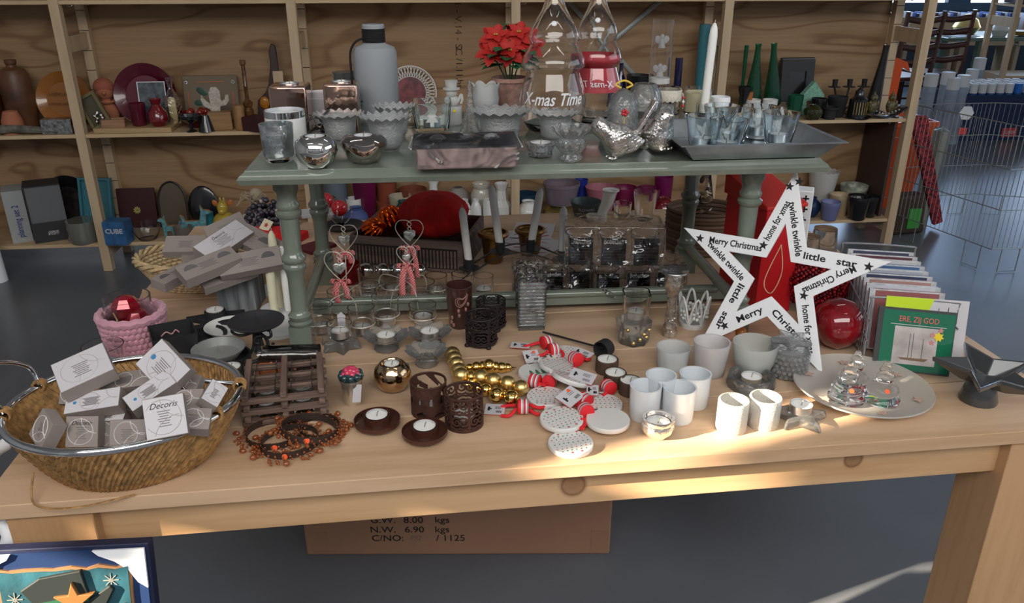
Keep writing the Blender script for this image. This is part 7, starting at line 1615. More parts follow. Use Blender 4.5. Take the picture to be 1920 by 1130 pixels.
SL('teal_cylinder', 'tall matt teal cylinder vase behind the tall white taper', 'vase', 1307, 20, 45, ZM, .16, TALL, teal_c, solid_=True)
SL('green_vase', 'tall slim green glass vase right of the white taper', 'vase', 1338, 16, 63, ZM, .16, [(.6,0),(.5,.4),(.6,.8),(1,1)], dgreen, seg=16)
SL('green_vase', 'slim dark green vase hidden partly by a shelf upright', 'vase', 1386, 10, 85, ZM, .2, [(.9,0),(.6,.5),(.8,1)], dgreen, seg=16)
SL('tapered_green_bottle', 'translucent green tapered bottle, the left one of two', 'bottle', 1407, 34, 82, ZM, .17, [(1,0),(1,.15),(.85,.35),(.45,.7),(.3,.9),(.3,.97),(.36,1)], gren, group='translucent green bottles')
SL('tapered_green_bottle', 'translucent green tapered bottle leaning toward the black tray', 'bottle', 1446, 34, 82, ZM, .17, [(1,0),(1,.15),(.85,.35),(.45,.7),(.3,.9),(.3,.97),(.36,1)], gren, tilt=(0,R(-5),0), group='translucent green bottles')
SL('black_funnel_holder', 'black funnel-shaped holder beside the middle right upright', 'holder', 1390, 24, 162, ZM, .06, [(.3,0),(.35,.5),(1,.92),(1,1)], blk)
SL('orange_candle', 'orange tapered pot behind the black funnel holder', 'pot', 1397, 20, 172, ZM, .11, [(.7,0),(1,1)], G('orange_pot', (.45,.16,.04), .5), solid_=True)
for px, lab in ((1408, 'white pot with dark lettering before the left green bottle'), (1440, 'white pot before the leaning green bottle')):
    o = SL('lettered_pot', lab, 'pot', px, 28, 186, ZM, .06, CUP, whitecer); text('FLEURS', .012, ink, o, (0,-.036,.06), (pi/2,0,0)) if px < 1420 else None
SL('stoneware_jug', 'small brown and cream jug by the black tray', 'jug', 1466, 24, 192, ZM, .10, BALL, mat('brown_cream', (.30,.24,.17), .4, mottle=.6, ms=20))
SL('small_bottle', 'tiny pale bottle in front of the brown and cream jug', 'bottle', 1463, 13, 200, ZM, .03, BOT, whitecer, solid_=True)
o, p, r, h = SBX('black_tray', 'square black tray standing upright against the plywood', 'tray', 1487, 64, 109, ZM, .24, .03, blk, (R(-7),0,0), .006); m = MB(); m.ringprism([(-r*.97,.01),(r*.97,.01),(r*.97,h-.01),(-r*.97,h-.01)], [(-r*.5,h*.25),(r*.5,h*.25),(r*.5,h*.75),(-r*.5,h*.75)], .0151, .024, M=rot(pi/2)); m.build('raised_rim', black, o, smooth=0)
p, r, h = sput(1517, 44, 152, ZM, .18); t = thing('little_house_block', 'small mint green patterned wooden house on the middle shelf', 'ornament', p, SA+.1)
MB().prism([(-r,0),(r,0),(r,h*.6),(0,h),(-r,h*.6)], -.018, .018, M=rot(pi/2)).build('house', mat('mint_pattern', (.22,.46,.34), .6, mottle=.25, ms=90), t, smooth=0); MB().box((0,-.0185,h*.22), (r*1.1,.004,h*.44)).build('brown_door', G('door_brown', (.14,.07,.05), .7), t, smooth=0)
SL('green_goblet', 'embossed green glass goblet before the mint house', 'glass', 1487, 28, 178, ZM, .06, [(.6,0),(.5,.1),(.9,.4),(1,1)], dgreen, seg=12, smooth=10)
SL('dark_green_bowl', 'small ribbed olive-black tealight bowl near the shelf edge', 'bowl', 1523, 34, 196, ZM, .03, BALL, mat('olive_black', (.03,.03,.008), .1, coat=1), mod=lambda a, q, z: (q*(1+.03*cos(14*a)), z))
SL('black_bowl', 'black shallow bowl behind the ribbed tealight bowl', 'bowl', 1532, 30, 184, ZM, .10, CUP, blk)
SL('black_cup', 'matt black cup with wide rim at the shelf edge', 'cup', 1554, 30, 200, ZM, .04, [(.7,0),(.75,.8),(1,.85),(1,1)], blackmatt)
SL('black_pot', 'squat black pot under the iron candelabra', 'pot', 1566, 36, 180, ZM, .105, POT, blackmatt)
p = shp(1578, .215, ZM); t = thing('iron_shelf_candelabra', 'three-armed black iron candelabra on the middle shelf at right', 'candelabra', p, SA); hq = topz(p.y, 150)-ZM
for x in (-.065, .02, .105):
    m = MB(); m.tube(spline([(x,0,hq*.8),(x*.6,0,hq*.4),(0,0,.0)], 5), .005, 6); m.build('arm', black, t); m = MB(); m.lathe([(0,0),(.012,0),(.015,.04),(.012,.04),(.01,.005),(0,.005)], 14, (x,0,hq*.8)); m.lathe([(0,-.002),(.034,-.002),(.034,.001),(0,.001)], 20, (x,0,hq*.8)); m.build('cup', black, t)
MB().lathe([(0,0),(.05,0),(.05,.006),(0,.006)], 24).build('base', black, t)
t = thing('black_lantern', 'small black lantern with slits and a saucer on the middle shelf', 'lantern', shp(1605, .07, ZM), SA); p, r, h = sput(1605, 36, 162, ZM, .07)
MB().lathe([(0,0),(r*1.4,0),(r*1.5,.008),(0,.006)], 24).build('saucer', blk, t); m = MB(); m.lathe([(0,.006),(r,.006),(r*.9,h*.6),(r*.5,h*.7),(r*.45,h*.85),(r*.15,h*.95),(0,h)], 24, mi=0); [m.box((r*.98*cos(a),r*.98*sin(a),h*.33), (.003,.003,h*.4), 1, r=rot(0,0,a)) for a in [-2.4+.27*k for k in range(7)]]; m.build('lantern_body', [blk, goldm], t)
SL('tall_black_vase', 'tall black tapered vase at the right end of the middle shelf', 'vase', 1633, 28, 85, ZM, .2, [(1,0),(.9,.2),(.4,.85),(.42,1)], blk, solid_=True, tilt=(0,R(4),0))
p = shp(1656, .055, ZM+.004); t = thing('black_boat_dish', 'black curved dish with silver beads carrying two figures', 'dish', p, SA)
m = MB(); m.grid(lambda u, v: (.105*(2*u-1), .045*(2*v-1), .006+.05*(2*u-1)**2*(1 if u > .5 else .5)), 20, 4); m.build('dish', blk, t, solid=.006); m = MB(); [m.ball((-.07+.018*k, -.045, .02+.006*abs(k-3)), .005, 6, 5) for k in range(8)]; m.build('silver_beads', silver, t)
for px, lab in ((1634, 'olive figurine sitting on the left of the black curved dish'), (1668, 'olive figurine sitting on the right of the black curved dish')):
    q = shp(px, .055, ZM+.024); m = MB(); m.ball((0,0,.035), (.026,.024,.036)); m.ball((0,-.004,.082), (.019,.018,.02)); m.ball((0,-.02,.08), (.008,.008,.006)); m.lathe([(.008,0),(.004,.014),(0,.02)], 10, (0,0,.098)); [m.ball((s_*.022,-.01,.05), (.009,.009,.02)) for s_ in (-1,1)]; tag(m.build('olive_figurine', mat('olive_speckle', (.13,.11,.05), .35, mottle=.6, ms=90), loc=q, rz=SA), lab, 'figurine')
# --- bottom shelf, left
p, r, h = sput(94, 60, 352, ZB, .03); t = thing('grey_carton', 'large grey and black carton standing on the bottom shelf at left', 'box', (p.x, p.y+.035, ZB), SA+.42)
m = MB(); m.box((0,.085,h/2), (2*r,.16,h), 0); m.box((.003,.0045,h*.67), (2*r*.96,.002,h*.62), 1); m.build('carton', [G('carton_dark', (.035,.035,.038), .6), G('carton_grey', (.14,.15,.16), .5)], t, smooth=0); MB().box((.01,.003,h*.16), (.05,.002,.022)).build('barcode_label', mat('barcode_print', (.35,.35,.35), .5, mottle=.9, ms=220), t, smooth=0)
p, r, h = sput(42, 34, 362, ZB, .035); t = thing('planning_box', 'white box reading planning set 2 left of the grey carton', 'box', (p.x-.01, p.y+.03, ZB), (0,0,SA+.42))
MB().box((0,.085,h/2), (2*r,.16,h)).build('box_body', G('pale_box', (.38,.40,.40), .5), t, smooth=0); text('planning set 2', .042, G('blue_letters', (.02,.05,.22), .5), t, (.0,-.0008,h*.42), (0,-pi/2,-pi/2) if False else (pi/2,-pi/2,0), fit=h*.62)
plate_up('black_round_tray', 'large black round tray with faint flowers behind the grey carton', 138, 104, 328, ZB, .275, blk, mat('flower_speck', (.03,.02,.02), .4, mottle=.9, ms=30))
SL('grey_glass_bowl', 'low grey glass bowl right of the grey carton', 'bowl', 160, 54, 412, ZB, .06, [(.9,0),(1,.2),(1,1)], mat('grey_clear', (.16,.16,.14), .15, coat=.8), solid_=True)
o, p, r, h = SBX('teal_frame_tray', 'teal square tray leaning behind the left upright', 'tray', 188, 56, 337, ZB+.0, .2, .018, teal_c, (R(-8),R(3),0)); m = MB(); m.ringprism([(-r,0),(r,0),(r,h),(-r,h)], [(-r+.012,.012),(r-.012,.012),(r-.012,h-.012),(-r+.012,h-.012)], .009, .03, M=rot(pi/2)); m.build('rim', teal_c, o, smooth=0)
o, p, r, h = SBX('cube_gift_box', 'blue boxed candle reading CUBE on the bottom shelf', 'box', 226, 40, 412, ZB, .01, .09, G('cube_blue', (.04,.13,.30), .4, mottle=.3, ms=30), (0,0,-.1)); text('CUBE', .034, white_card, o, (0,-.0455,h*.6), (pi/2,0,0), fit=r*1.6, bold=.0008)
SL('low_glass_dish', 'round clear glass dish right of the CUBE box', 'dish', 278, 50, 418, ZB, .06, [(.6,0),(.7,.1),(1,.6),(.98,1)], clear)
o, p, r, h = SBX('dark_wood_board', 'dark red-brown square board with a yellow flower', 'board', 263, 68, 355, ZB, .26, .014, G('dark_mahogany', (.05,.012,.015), .4), (R(-8),0,0)); m = MB(); [m.ball((.012*cos(k*.7), -.012, h*.45+.012*sin(k*.7)), (.009,.002,.005), 6, 4, M=rot(0,-k*.7,0)) for k in range(9)]; m.build('yellow_flower', G('flower_yellow', (.35,.3,.08)), o)
p, r, h = sput(330, 50, 342, ZB+.008, .25); t = thing('arched_mirror', 'arched metal mirror with ornate top behind the blue deer', 'mirror', p, (R(-6),0,SA))
P = [(-r,0),(r,0),(r,h*.55)]+[(r*cos(a), h*.55+h*.45*sin(a)) for a in [pi*k/12 for k in range(1,12)]]+[(-r,h*.55)]; m = MB(); m.prism(P, -.004, .004, M=rot(pi/2)); m.build('mirror_plate', G('brown_glass', (.11,.08,.05), .25, coat=.5), t, smooth=0); m = MB(); m.tube([(x,-.006,z) for x, z in P], .006, 6, closed=True); m.build('frame', G('frame_iron', (.06,.055,.05), .4, metal=.6), t)
p, r, h = sput(386, 54, 350, ZB, .26); MBo = MB(); MBo.ball((0,0,h/2), (r,.012,h/2), 30, 14); tag(MBo.build('oval_black_plate', blk, loc=p, rotm=(R(-8),0,SA)), 'black oval plate standing behind the deer figures', 'plate')
deer = mat('blue_deer', (.12,.32,.36), .6, mottle=.4, ms=70)
def deer_fig(px, s_, label, flip):
    p = shp(px, .08, ZB); t = thing('wooden_deer', label, 'figurine', p, SA+.1, 'blue patterned wooden deer')
    P = [(-.5,0),(-.38,0),(-.33,.42),(-.1,.42),(.0,0),(.1,0),(.12,.42),(.3,.42),(.38,0),(.5,0),(.48,.7),(.42,.8),(.5,1.0),(.38,.95),(.3,.72),(-.3,.72),(-.4,1.15),(-.38,1.4),(-.5,1.2),(-.75,1.15),(-.8,1.05),(-.58,.98),(-.55,.6)]
    P = [(flip*a*s_, b*s_) for a, b in P]; MB().prism(P, -.012, .012, M=rot(pi/2), mi_side=1).build('body', [deer, G('plain_wood', (.42,.24,.11), .6)], t, smooth=0)
deer_fig(328, .09, 'blue patterned wooden deer looking left', 1); deer_fig(366, .12, 'larger blue patterned wooden deer looking right, orange edge', -1)
SL('turquoise_candle', 'small turquoise pillar candle right of the deer', 'candle', 396, 16, 397, ZB, .17, TALL, G('turquoise', (.02,.25,.32), .4), solid_=True)
SL('dark_ring_dish', 'small dark dish behind the wicker basket', 'dish', 346, 34, 424, ZB, .025, CUP, mat('ring_dark', (.16,.13,.11), .4))
p, r, h = sput(425, 44, 364, ZB, .12); t = thing('yellow_giraffe', 'yellow ceramic giraffe-like money box with orange ears', 'figurine', p, SA); yel = G('yellow_glaze', (.50,.36,.05), .2, coat=.6)
m = MB(); m.ball((0,0,h*.28), (r,r,h*.28)); m.ball((0,-r*.2,h*.68), (r*.45,r*.5,h*.17)); m.ball((0,-r*.5,h*.62), (r*.32,r*.4,h*.09)); [m.lathe([(r*.08,0),(r*.06,h*.1),(0,h*.12)], 8, (x,0,h*.82)) for x in (-r*.15,r*.15)]; m.build('body', yel, t); m = MB(); [m.ball((s_*r*.6,0,h*.78), (r*.22,r*.1,h*.09), M=rot(0,s_*.6,0)) for s_ in (-1,1)]; m.build('ears', G('ear_orange', (.5,.16,.04)), t)
# --- bottom shelf, centre
def SP(name, label, px, w_, yt, prof, m_, d=.1, **k): return SL(name, label, k.pop('cat', 'pot'), px, w_, yt, ZB, d, prof, m_, **k)
SP('slate_cylinder', 'tall blue-grey cylinder vase on the bottom shelf', 634, 44, 330, TALL, G('slate_blue', (.11,.14,.17), .6), .22, cat='vase', solid_=True)
SP('ribbed_candle_pot', 'brownish octagonal ribbed candle pot before the blue-grey cylinder', 617, 36, 370, [(.8,0),(.8,.84),(1,.88),(1,1)], G('brown_grey', (.13,.10,.09), .6), .08, seg=8, smooth=10)
SP('small_white_pot', 'plain white pot behind the blue ball vase', 667, 30, 371, CUP, whitecer, .2)
SP('blue_ball_vase', 'matt blue ball vase on the bottom shelf left of the crate', 671, 44, 388, BALL, G('matt_blue', (.07,.10,.26), .6), .05, cat='vase')
SP('purple_square_vase', 'tall purple-maroon square vase', 688, 44, 330, [(.72,0),(1,1)], G('purple_maroon', (.15,.008,.06), .3), .22, seg=4, smooth=0, cat='vase')
SP('red_clay_pot', 'stacked red clay pots beside the purple vase', 729, 40, 340, [(.8,0),(1,.45),(1,.5),(.85,.52),(.9,.95),(.95,1)], G('red_clay', (.27,.06,.03), .7), .25, solid_=True)
SP('clay_bowl', 'wide brownish-red clay bowl under the coffee table edge', 776, 52, 353, [(.4,0),(.9,.6),(1,1)], G('dull_clay', (.22,.06,.03), .7), .26)
SP('cream_striped_bowl', 'cream bowl with a black rim line', 753, 42, 366, POT, G('cream_bowl', (.48,.42,.32)), .15)
SP('dark_teal_bowl', 'dark teal round bowl before the cream striped bowl', 760, 40, 376, BALL, G('dark_teal', (.01,.07,.08)), .045)
SP('white_wide_vase', 'white ceramic vase with a wide collar behind the crate', 815, 50, 338, [(1.1,0),(1.2,.3),(.7,.42),(.95,.5),(.9,.56),(.35,.62),(.3,.9),(.45,1)], whitecer, .14, cat='vase')
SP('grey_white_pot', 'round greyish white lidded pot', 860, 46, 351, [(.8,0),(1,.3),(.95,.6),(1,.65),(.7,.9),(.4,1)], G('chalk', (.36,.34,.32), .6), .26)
SP('cream_jar', 'cream glazed jar with a rolled rim', 903, 38, 343, [(.8,0),(1,.2),(1,.75),(.75,.88),(.9,.94),(.9,1)], G('cream_glaze', (.55,.52,.44), .15, coat=.7), .16)
SP('white_small_jar', 'small white jar with a lid rim, left one', 870, 34, 374, BALL, whitecer, .08)
SP('white_small_jar', 'small white jar beside the red-lined cylinder', 893, 22, 373, BALL, whitecer, .06)
SP('white_cylinder_pot', 'white cylinder pot with a red inside', 916, 20, 373, TALL, whitecer, .05)
SP('octagonal_vase', 'white octagonal baluster vase left of the middle upright', 941, 36, 343, [(.6,0),(.75,.1),(1,.35),(.95,.5),(.6,.62),(.5,.85),(.75,1)], whitecer, .08, seg=8, smooth=10, cat='vase')
SP('white_ball_vase', 'white ball vase right of the middle upright', 990, 44, 376, BALL, whitecer, .08, cat='vase')
SP('blue_wide_bowl', 'dull blue bowl behind the white ball vase', 986, 46, 362, CUP, G('dull_blue', (.02,.06,.12)), .22)
SP('gold_ball_pot', 'ribbed gold ball pot under the lilac bowl', 1053, 72, 380, BALL, mat('brushed_gold_pot', (.34,.25,.09), .3, .7, bump=.6, bs=80), .1)
p, r, h = sput(1051, 68, 342, ZB, .1); hb_ = topz(p.y, 381)-ZB
tag(MB().vessel([(r*.75,0),(r*.8,.01),(r*.97,(h-hb_)*.85),(r,(h-hb_)*.86),(r,h-hb_)], .005, 30).build('lilac_bowl', G('lilac_grey', (.19,.15,.18)), loc=(p.x,p.y,ZB+hb_+.001)), 'greyish lilac bowl stacked on the gold ball pot', 'bowl')
SP('blue_jug', 'bright dark-blue jug right of the lilac bowl', 1088, 34, 336, [(.7,0),(1,.5),(.6,.85),(.75,1)], G('cobalt', (.015,.03,.25)), .22, cat='jug')
SP('pink_bowl', 'dusty pink flared bowl', 1126, 62, 350, [(.5,0),(.85,.7),(1,1)], G('dusty_rose', (.38,.13,.17), .5), .14, cat='bowl')
SP('magenta_lattice_pot', 'magenta pot with a pierced band', 1168, 46, 350, POT, G('magenta', (.20,.01,.07), .4), .25)
SP('plum_cup', 'plum pot behind the big clear tumbler', 1212, 44, 352, CUP, G('plum', (.15,.01,.06), .4), .15)
SP('purple_tall_pot', 'tall purple pot left of the right rear leg', 1240, 34, 330, CUP, G('purple', (.16,.005,.08), .4), .22)
SP('red_ball_vase', 'shiny dark red ball vase left of the willow basket', 1243, 42, 370, BALL, G('dark_cherry', (.17,.005,.012), .1, coat=1), .045, cat='vase')
# --- bottom shelf, right
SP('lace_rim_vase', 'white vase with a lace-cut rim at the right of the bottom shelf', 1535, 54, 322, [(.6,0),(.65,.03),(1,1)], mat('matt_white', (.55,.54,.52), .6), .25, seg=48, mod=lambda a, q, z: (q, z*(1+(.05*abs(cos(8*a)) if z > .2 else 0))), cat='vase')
SP('leaf_bowl', 'cream bowl with green leaves', 1594, 50, 346, POT, mat('leafy_cream', (.42,.45,.36), .3, mottle=.5, ms=30), .2, cat='bowl')
SP('cream_pot', 'cream pot with a dark rim behind the lilac pot', 1571, 40, 364, POT, G('cream_pot', (.50,.38,.24)), .12)
SP('lilac_pot', 'small lilac-blue pot near the shelf edge', 1553, 36, 377, POT, G('lilac_blue', (.20,.22,.42), .4), .03)
SP('black_flowerpot', 'black pot right of the lilac one', 1605, 42, 367, POT, blk, .03)
SP('black_flowerpot', 'second black pot farther right by the upright', 1628, 28, 367, POT, blk, .06)
SP('navy_pot', 'dark blue pot behind the right arm of the star frame', 1516, 38, 369, BALL, G('navy_glaze', (.01,.03,.09)), .1)
# white wrapping roll standing on the floor, far left
p = at(6, 527, 0); t = thing('wrapping_roll', 'white roll with pale blue dots standing at the left edge', 'roll', (p.x-.02, p.y, 0), (0,R(-2),0)); MB().lathe([(0,0),(.042,0),(.042,.42),(0,.42)], 24).build('roll', white, t); m = MB(); [m.ball((.042*cos(a), .042*sin(a), z), (.008,.008,.012), 8, 5) for a, z in ((-1.2,.12),(-.9,.24),(-1.5,.33))]; m.build('blue_dots', G('pale_blue', (.1,.4,.45)), t)
# ================================================================ BEYOND THE SHELVING, RIGHT
def fz(px, y, z): return Vector(((px-960)/F*zc(0, y, z), y, z))
# tilted brown panel, orange box, red-patterned roll behind the last upright
e = SE
t = thing('leaning_brown_board', 'dark brown board leaning inside the right end of the shelving', 'board', sp(SW-.085, SDp-.02, ZB), (0, 0, SA-pi/2)); MB().box((.14,0,.29), (.30,.016,.56)).build('board', mat('brown_laminate', (.06,.035,.03), .5), t, smooth=0); m = MB(); [m.lathe([(0,0),(.009,0),(.009,.004),(0,.005)], 12, (x,-.008,.53), M=rot(pi/2)) for x in (.04,.24)]; m.build('screw_caps', white_card, t)
ob = mat('orange_plastic', (.75,.10,.02), .35)
q = fz(1690, 5.3, 0); t = thing('orange_bin', 'open orange plastic bin standing behind the shelving', 'bin', (2.47, 5.25, 0), .1)
MB().lathe([(.17,0),(.25,.54),(.27,.54),(.27,.57),(.245,.57),(.16,.01),(0,.01)], 4, M=rot(0,0,pi/4)).build('bin_body', ob, t, smooth=0)
tag(MB().ball((0,0,0), .07, 16, 10).build('green_ball', mat('lime_ball', (.08,.62,.04), .4), loc=(2.42, 5.22, .53)), 'bright green ball in the orange bin', 'ball')
t = thing('orange_arrow_board', 'narrow orange board standing on end behind the right shelf uprights', 'board', (fz(1655, 5.6, .6).x, 5.6, 0), .1); MB().prism([(0,0),(.07,0),(.09,.84),(.15,.81),(.12,.87),(.04,.90),(.02,.88)], -.01, .01, M=rot(pi/2)).build('board', ob, t, smooth=0)
t = thing('patterned_roll', 'red and black patterned fabric roll leaning in the wire pen', 'roll', fz(1757, 4.70, .03), (R(2), R(-22), 0)); MB().prism([(-.03,0),(.03,0),(.055,.68),(-.04,.72)], -.02, .02, M=rot(pi/2)).build('fabric', mat('red_black_pattern', (.28,.02,.03), .7, mottle=.95, ms=60), t, smooth=0, bevel=.01)
t = thing('silver_foil_roll', 'crumpled silver roll standing behind the right upright', 'roll', fz(1722, 4.75, 0), (0, R(3), 0)); MB().lathe([(0,0),(.05,0),(.045,.58),(0,.6)], 14, mod=lambda a, q, z: (q*(1+.12*sin(3*a+z*20)), z)).build('roll', mat('foil_grey', (.3,.32,.3), .4, .6, bump=1, bs=20), t)
t = thing('green_dark_bag', 'dark bag with green print on the floor by the upright', 'bag', fz(1690, 4.62, 0), .2); MB().box((0,0,.12), (.22,.12,.24), taper=.8).build('bag_body', mat('bag_dark', (.05,.03,.02), .6), t, bevel=.02); MB().box((.02,-.06,.10), (.08,.01,.12)).build('green_print', mat('bag_green', (.05,.3,.05), .6), t, smooth=0)
# wire pen
def panel(a, b, z0, z1, label):
    a = Vector(a); b = Vector(b); L_ = (b-a).length; t = thing('wire_pen_panel', label, 'wire panel', (a.x, a.y, 0), atan2(b.y-a.y, b.x-a.x), 'galvanised wire pen panels')
    n = max(8, int(L_/.028)); m = MB()
    for k in range(n+1): x = L_*k/n; m.tube([(x,0,z0),(x,0,z1)], .0016 if 0 < k < n else .003, 4)
    m.build('bars', wire, t); m = MB()
    for u in (0,.33,.66,1): z = z0+(z1-z0)*u; m.tube([(0,0,z),(L_,0,z)], .0028, 5)
    m.build('cross_rods', wire, t); m = MB()
    for x in (.06, L_-.16): m.tube([(x,0,z0),(x,0,.006),(x+.10,0,.006),(x+.10,0,z0)], .003, 5)
    m.build('feet', wire, t); return t
A0 = at(1640+20, 440, .0); 
pa = Vector((2.25, 4.55)); pb = Vector((2.47, 3.93)); pc = Vector((3.25, 4.0)); pd = Vector((3.9, 3.4)); pe_ = Vector((2.95, 5.0)); pf = Vector((3.8, 4.75))
panel(pa, pb, .13, .76, 'wire pen panel running forward from the last upright'); panel(pb, pb+Vector((.95,.10)), .13, .76, 'wire pen panel facing the camera at the right')
panel(pa+Vector((.02,.35)), pe_, .13, .70, 'wire pen panel at the back, behind the shelving end'); panel(pe_, pf, .13, .70, 'wire pen panel at the back right, in front of the spray cans'); panel(pb+Vector((.95,.10)), pf, .13, .70, 'wire pen panel closing the right side')
# crate of spray cans
bx = Vector((3.96, 7.25)); t = thing('navy_can_box', 'navy cardboard box full of white-capped spray cans', 'box', (bx.x, bx.y, 0), .08)
nv = mat('navy_card', (.01,.025,.08), .5); m = MB(); 
MB().box((.38,0,.2), (.78,.012,.40)).build('front_side', nv, t, smooth=0); MB().box((.38,.42,.2), (.78,.012,.4)).build('back_side', nv, t, smooth=0)
for x in (0,.76): MB().box((x,.21,.2), (.012,.42,.4)).build('end_side', nv, t, smooth=0)
MB().box((.38,.21,.006), (.76,.42,.012)).build('bottom', nv, t, smooth=0)
MB().box((.52,-.008,.07), (.14,.004,.08)).build('red_label', mat('label_red', (.6,.06,.06), .4), t, smooth=0); text('SUPER', .04, white_card, t, (.52,-.0105,.07), (pi/2,0,0))
cap = mat('white_cap', (.68,.70,.72), .35); capb = mat('blue_cap', (.02,.16,.60), .35); cb_ = mat('can_blue', (.03,.10,.28), .3)
can = thing('spray_can', 'white-capped spray can in the navy box', 'spray can', (0,0,0), 0, 'spray cans in the navy box')
MB().lathe([(0,0),(.033,0),(.033,.40),(0,.40)], 16).build('can_body', cb_, can); cpo = MB().lathe([(0,.40),(.034,.40),(.034,.475),(.030,.48),(0,.48)], 16).build('cap', cap, can)
k = 0
for j in range(4):
    for i in range(9):
        X, Y = .05+.083*i, .05+.095*j; q = (bx.x+X*cos(.08)-Y*sin(.08), bx.y+X*sin(.08)+Y*cos(.08), .013)
        c_ = can if k == 0 else dup(can); c_.location = q
        c_['label'] = 'white-capped spray can in %s row of the navy box' % ('the front', 'the second', 'the third', 'the rear')[j]
        if (i, j) == (6, 0):
            c_['label'] = 'blue-capped spray can in the front row of the navy box'
            for ch in c_.children:
                if ch.name.startswith('cap'): me = ch.data.copy(); me.materials.clear(); me.materials.append(capb); ch.data = me
        k += 1
tall = [(1743,7.0,.62,0),(1774,7.1,.62,0),(1804,7.15,.59,0),(1822,7.8,.56,0),(1833,8.0,.64,0),(1786,7.05,.58,0)]
for i, (px, y, h_, _) in enumerate(tall):
    q = fz(px, y, .5); o = dup(can, (q.x, q.y, 0), scale=(1.6,1.6,h_/.48), label='tall white-capped roll of wrapping standing left of the navy box, %s' % ('first from the left', 'second from the left', 'third from the left', 'fourth', 'the farthest back', 'half hidden')[i], group='tall white-capped rolls'); o.name = 'tall_wrapping_roll'
    for ch in o.children:
        if ch.name.startswith('can_body'): me = ch.data.copy(); me.materials.clear(); me.materials.append(mat('film_roll_body', (.30,.36,.46), .25, mottle=.3, ms=6)); ch.data = me
t = thing('hanging_hexagon', 'small white hexagon with a red tag hanging on the wire pen', 'ornament', fz(1812, 4.962, .645), 0); MB().prism(circ(6,.045), -.003, .003, M=rot(pi/2)).build('hexagon', cap, t, smooth=0); MB().box((0,0,-.11), (.05,.004,.04)).build('red_tag', MC['label_red'], t, smooth=0); m = MB(); m.tube([(0,0,.05),(-.03,0,0),(0,0,-.1),(.03,0,0),(0,0,.05)], .0015, 4); m.build('wire_loop', wire, t)
# tall pine shelving at the far right edge
t = thing('pine_side_shelving', 'pine shelf unit with ladder sides at the right edge of the photo', 'shelving', (4.78, 8.1, 0), -.05)
for x, y in ((.0,0),(.0,.45),(.75,0)): MB().box((x,y,1.1), (.045,.045,2.2)).build('upright', shelfpine_z, t, smooth=0)
for z in (.40,.95,1.38): MB().box((0,.22,z), (.03,.42,.09)).build('cross_rail', shelfpine_z, t, smooth=0)
for z in (.45,1.10,1.30): MB().box((.38,.22,z), (.78,.44,.02)).build('shelf_board', shelfpine, t, smooth=0)
for i, (z, c_, lab) in enumerate(((1.11,(.05,.04,.12),'purple boxed game on the upper board of the far right shelving'), (1.31,(.10,.08,.10),'dark boxed game on the top board of the far right shelving'))):
    o = MB().box((.30,0,.08), (.55,.3,.15)).build('game_box', mat('game_box_%d' % i, c_, .4), loc=(4.84, 8.35, z), smooth=0); tag(o, lab, 'box'); text('hema', .07, mat('pink_letters', (.5,.2,.25), .4), o, (.18,-.151,.08), (pi/2,0,0))
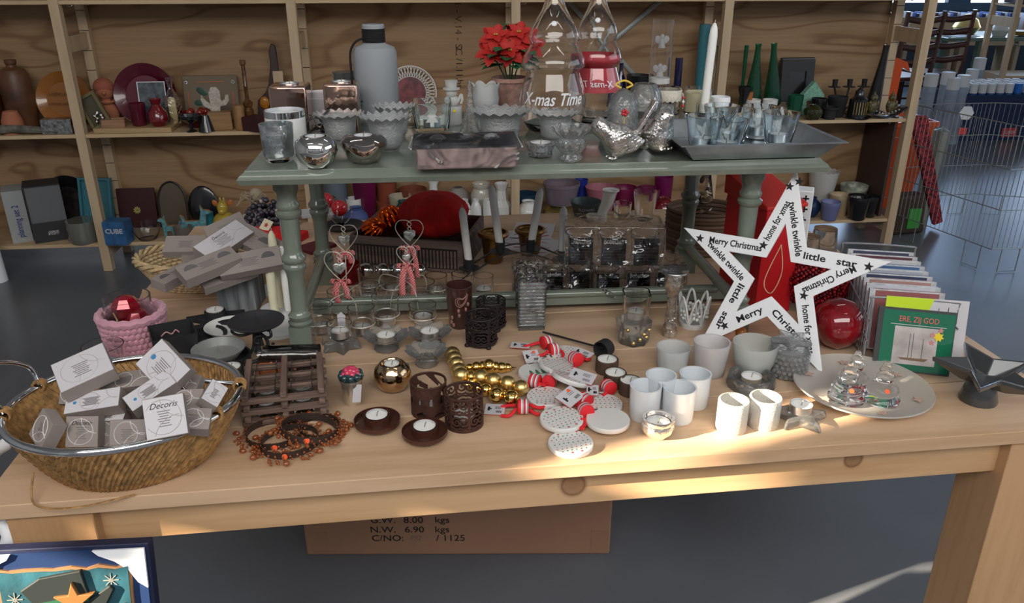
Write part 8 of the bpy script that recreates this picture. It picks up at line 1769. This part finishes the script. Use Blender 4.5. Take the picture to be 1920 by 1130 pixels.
# green table with ladder-back chairs
gt = mat('green_table', (.10,.17,.13), .25, coat=.5); t = thing('green_dining_table', 'green painted table in the background right', 'table', (4.55, 8.8, 0), .05)
MB().box((.80,.35,.74), (1.7,.85,.035)).build('table_top', gt, t, smooth=0, bevel=.005)
for x in (.35, 1.6):
    for y in (.0, .7): MB().box((x,y,.36), (.07,.07,.72)).build('leg', gt, t, smooth=0)
dk = mat('dark_chair_wood', (.07,.022,.012), .35, coat=.4)
def chair(x, y, rz, label):
    t = thing('ladder_back_chair', label, 'chair', (x,y,0), rz, 'dark ladder-back chairs')
    MB().box((0,0,.44), (.44,.42,.04)).build('seat', dk, t, smooth=0, bevel=.01)
    for sx in (-.2,.2):
        MB().box((sx,-.19,.22), (.04,.04,.44)).build('leg', dk, t, smooth=0); m = MB(); m.tube([(sx,.19,0),(sx,.20,.45),(sx,.25,1.06)], .022, 8); m.build('leg', dk, t)
    for z in (.60,.73,.86,.98):
        m = MB(); m.grid(lambda u, v: (-.2+.4*u, .21+(z-.45)*.07, z+(v-.5)*.055+.012*sin(2*pi*u*1.0+pi/2)), 14, 2); m.build('back_slat', dk, t, solid=.015)
    for z in (.15,.28): m = MB(); m.tube([(-.2,-.19,z),(.2,-.19,z)], .012, 6); m.build('stretcher', dk, t)
chair(3.80, 8.2, pi+.25, 'dark brown ladder-back chair seen through the shelf end'); chair(4.28, 8.5, pi-.1, 'dark brown ladder-back chair right of the last upright')
t = thing('crockery', 'cream jug lying on the green table in the background', 'jug', (5.15, 8.95, .758), .4); MB().lathe([(0,0),(.06,0),(.09,.06),(.06,.13),(.07,.16),(0,.16)], 20).build('jug_body', whitecer, t)
o = MB().lathe([(0,0),(.10,.01),(.14,.05),(.13,.05),(0,.02)], 24).build('ochre_bowl', mat('ochre_glaze', (.5,.3,.06), .3), loc=(5.4, 9.0, .758)); tag(o, 'ochre bowl beside the cream jug on the green table', 'bowl')
o = MB().box((0,0,.002), (.3,.22,.004)).build('paper_stack', white_card, loc=(4.75, 8.95, .7585), rz=.3, smooth=0); tag(o, 'white papers lying on the green table', 'papers')
# long bins of records along the far wall
for i in range(7):
    x = 3.6+.72*i; t = thing('record_bin', 'plywood bin of records by the far window, %s from the left' % ('first', 'second', 'third', 'fourth', 'fifth', 'sixth', 'seventh')[i], 'bin', (x, 10.8, 0), 0, 'plywood record bins')
    MB().box((.34,0,.66), (.66,.02,.34)).build('front_panel', shelfpine, t, smooth=0); MB().box((.34,.3,.68), (.66,.02,.36)).build('back_panel', shelfpine, t, smooth=0)
    m = MB(); rnd = random.Random(i)
    for k in range(16): m.box((.03+.04*k,.15,.72), (.012,.28,.30+.04*rnd.random()), mi=k % 3)
    m.build('records', [white_card, mat('sleeve_blue', (.08,.15,.4), .4), mat('sleeve_dark', (.05,.04,.06), .4)], t, smooth=0)
    for lx in (.03,.63): MB().box((lx,.15,.25), (.05,.25,.5)).build('leg', shelfpine_z, t, smooth=0)
# golden teapot on a stool
o = MB().lathe([(0,0),(.09,0),(.14,.07),(.10,.15),(.04,.18),(.03,.2),(0,.21)], 24).build('golden_kettle', goldm, loc=(4.95, 9.25, .758)); tag(o, 'golden round kettle on the green table', 'kettle')
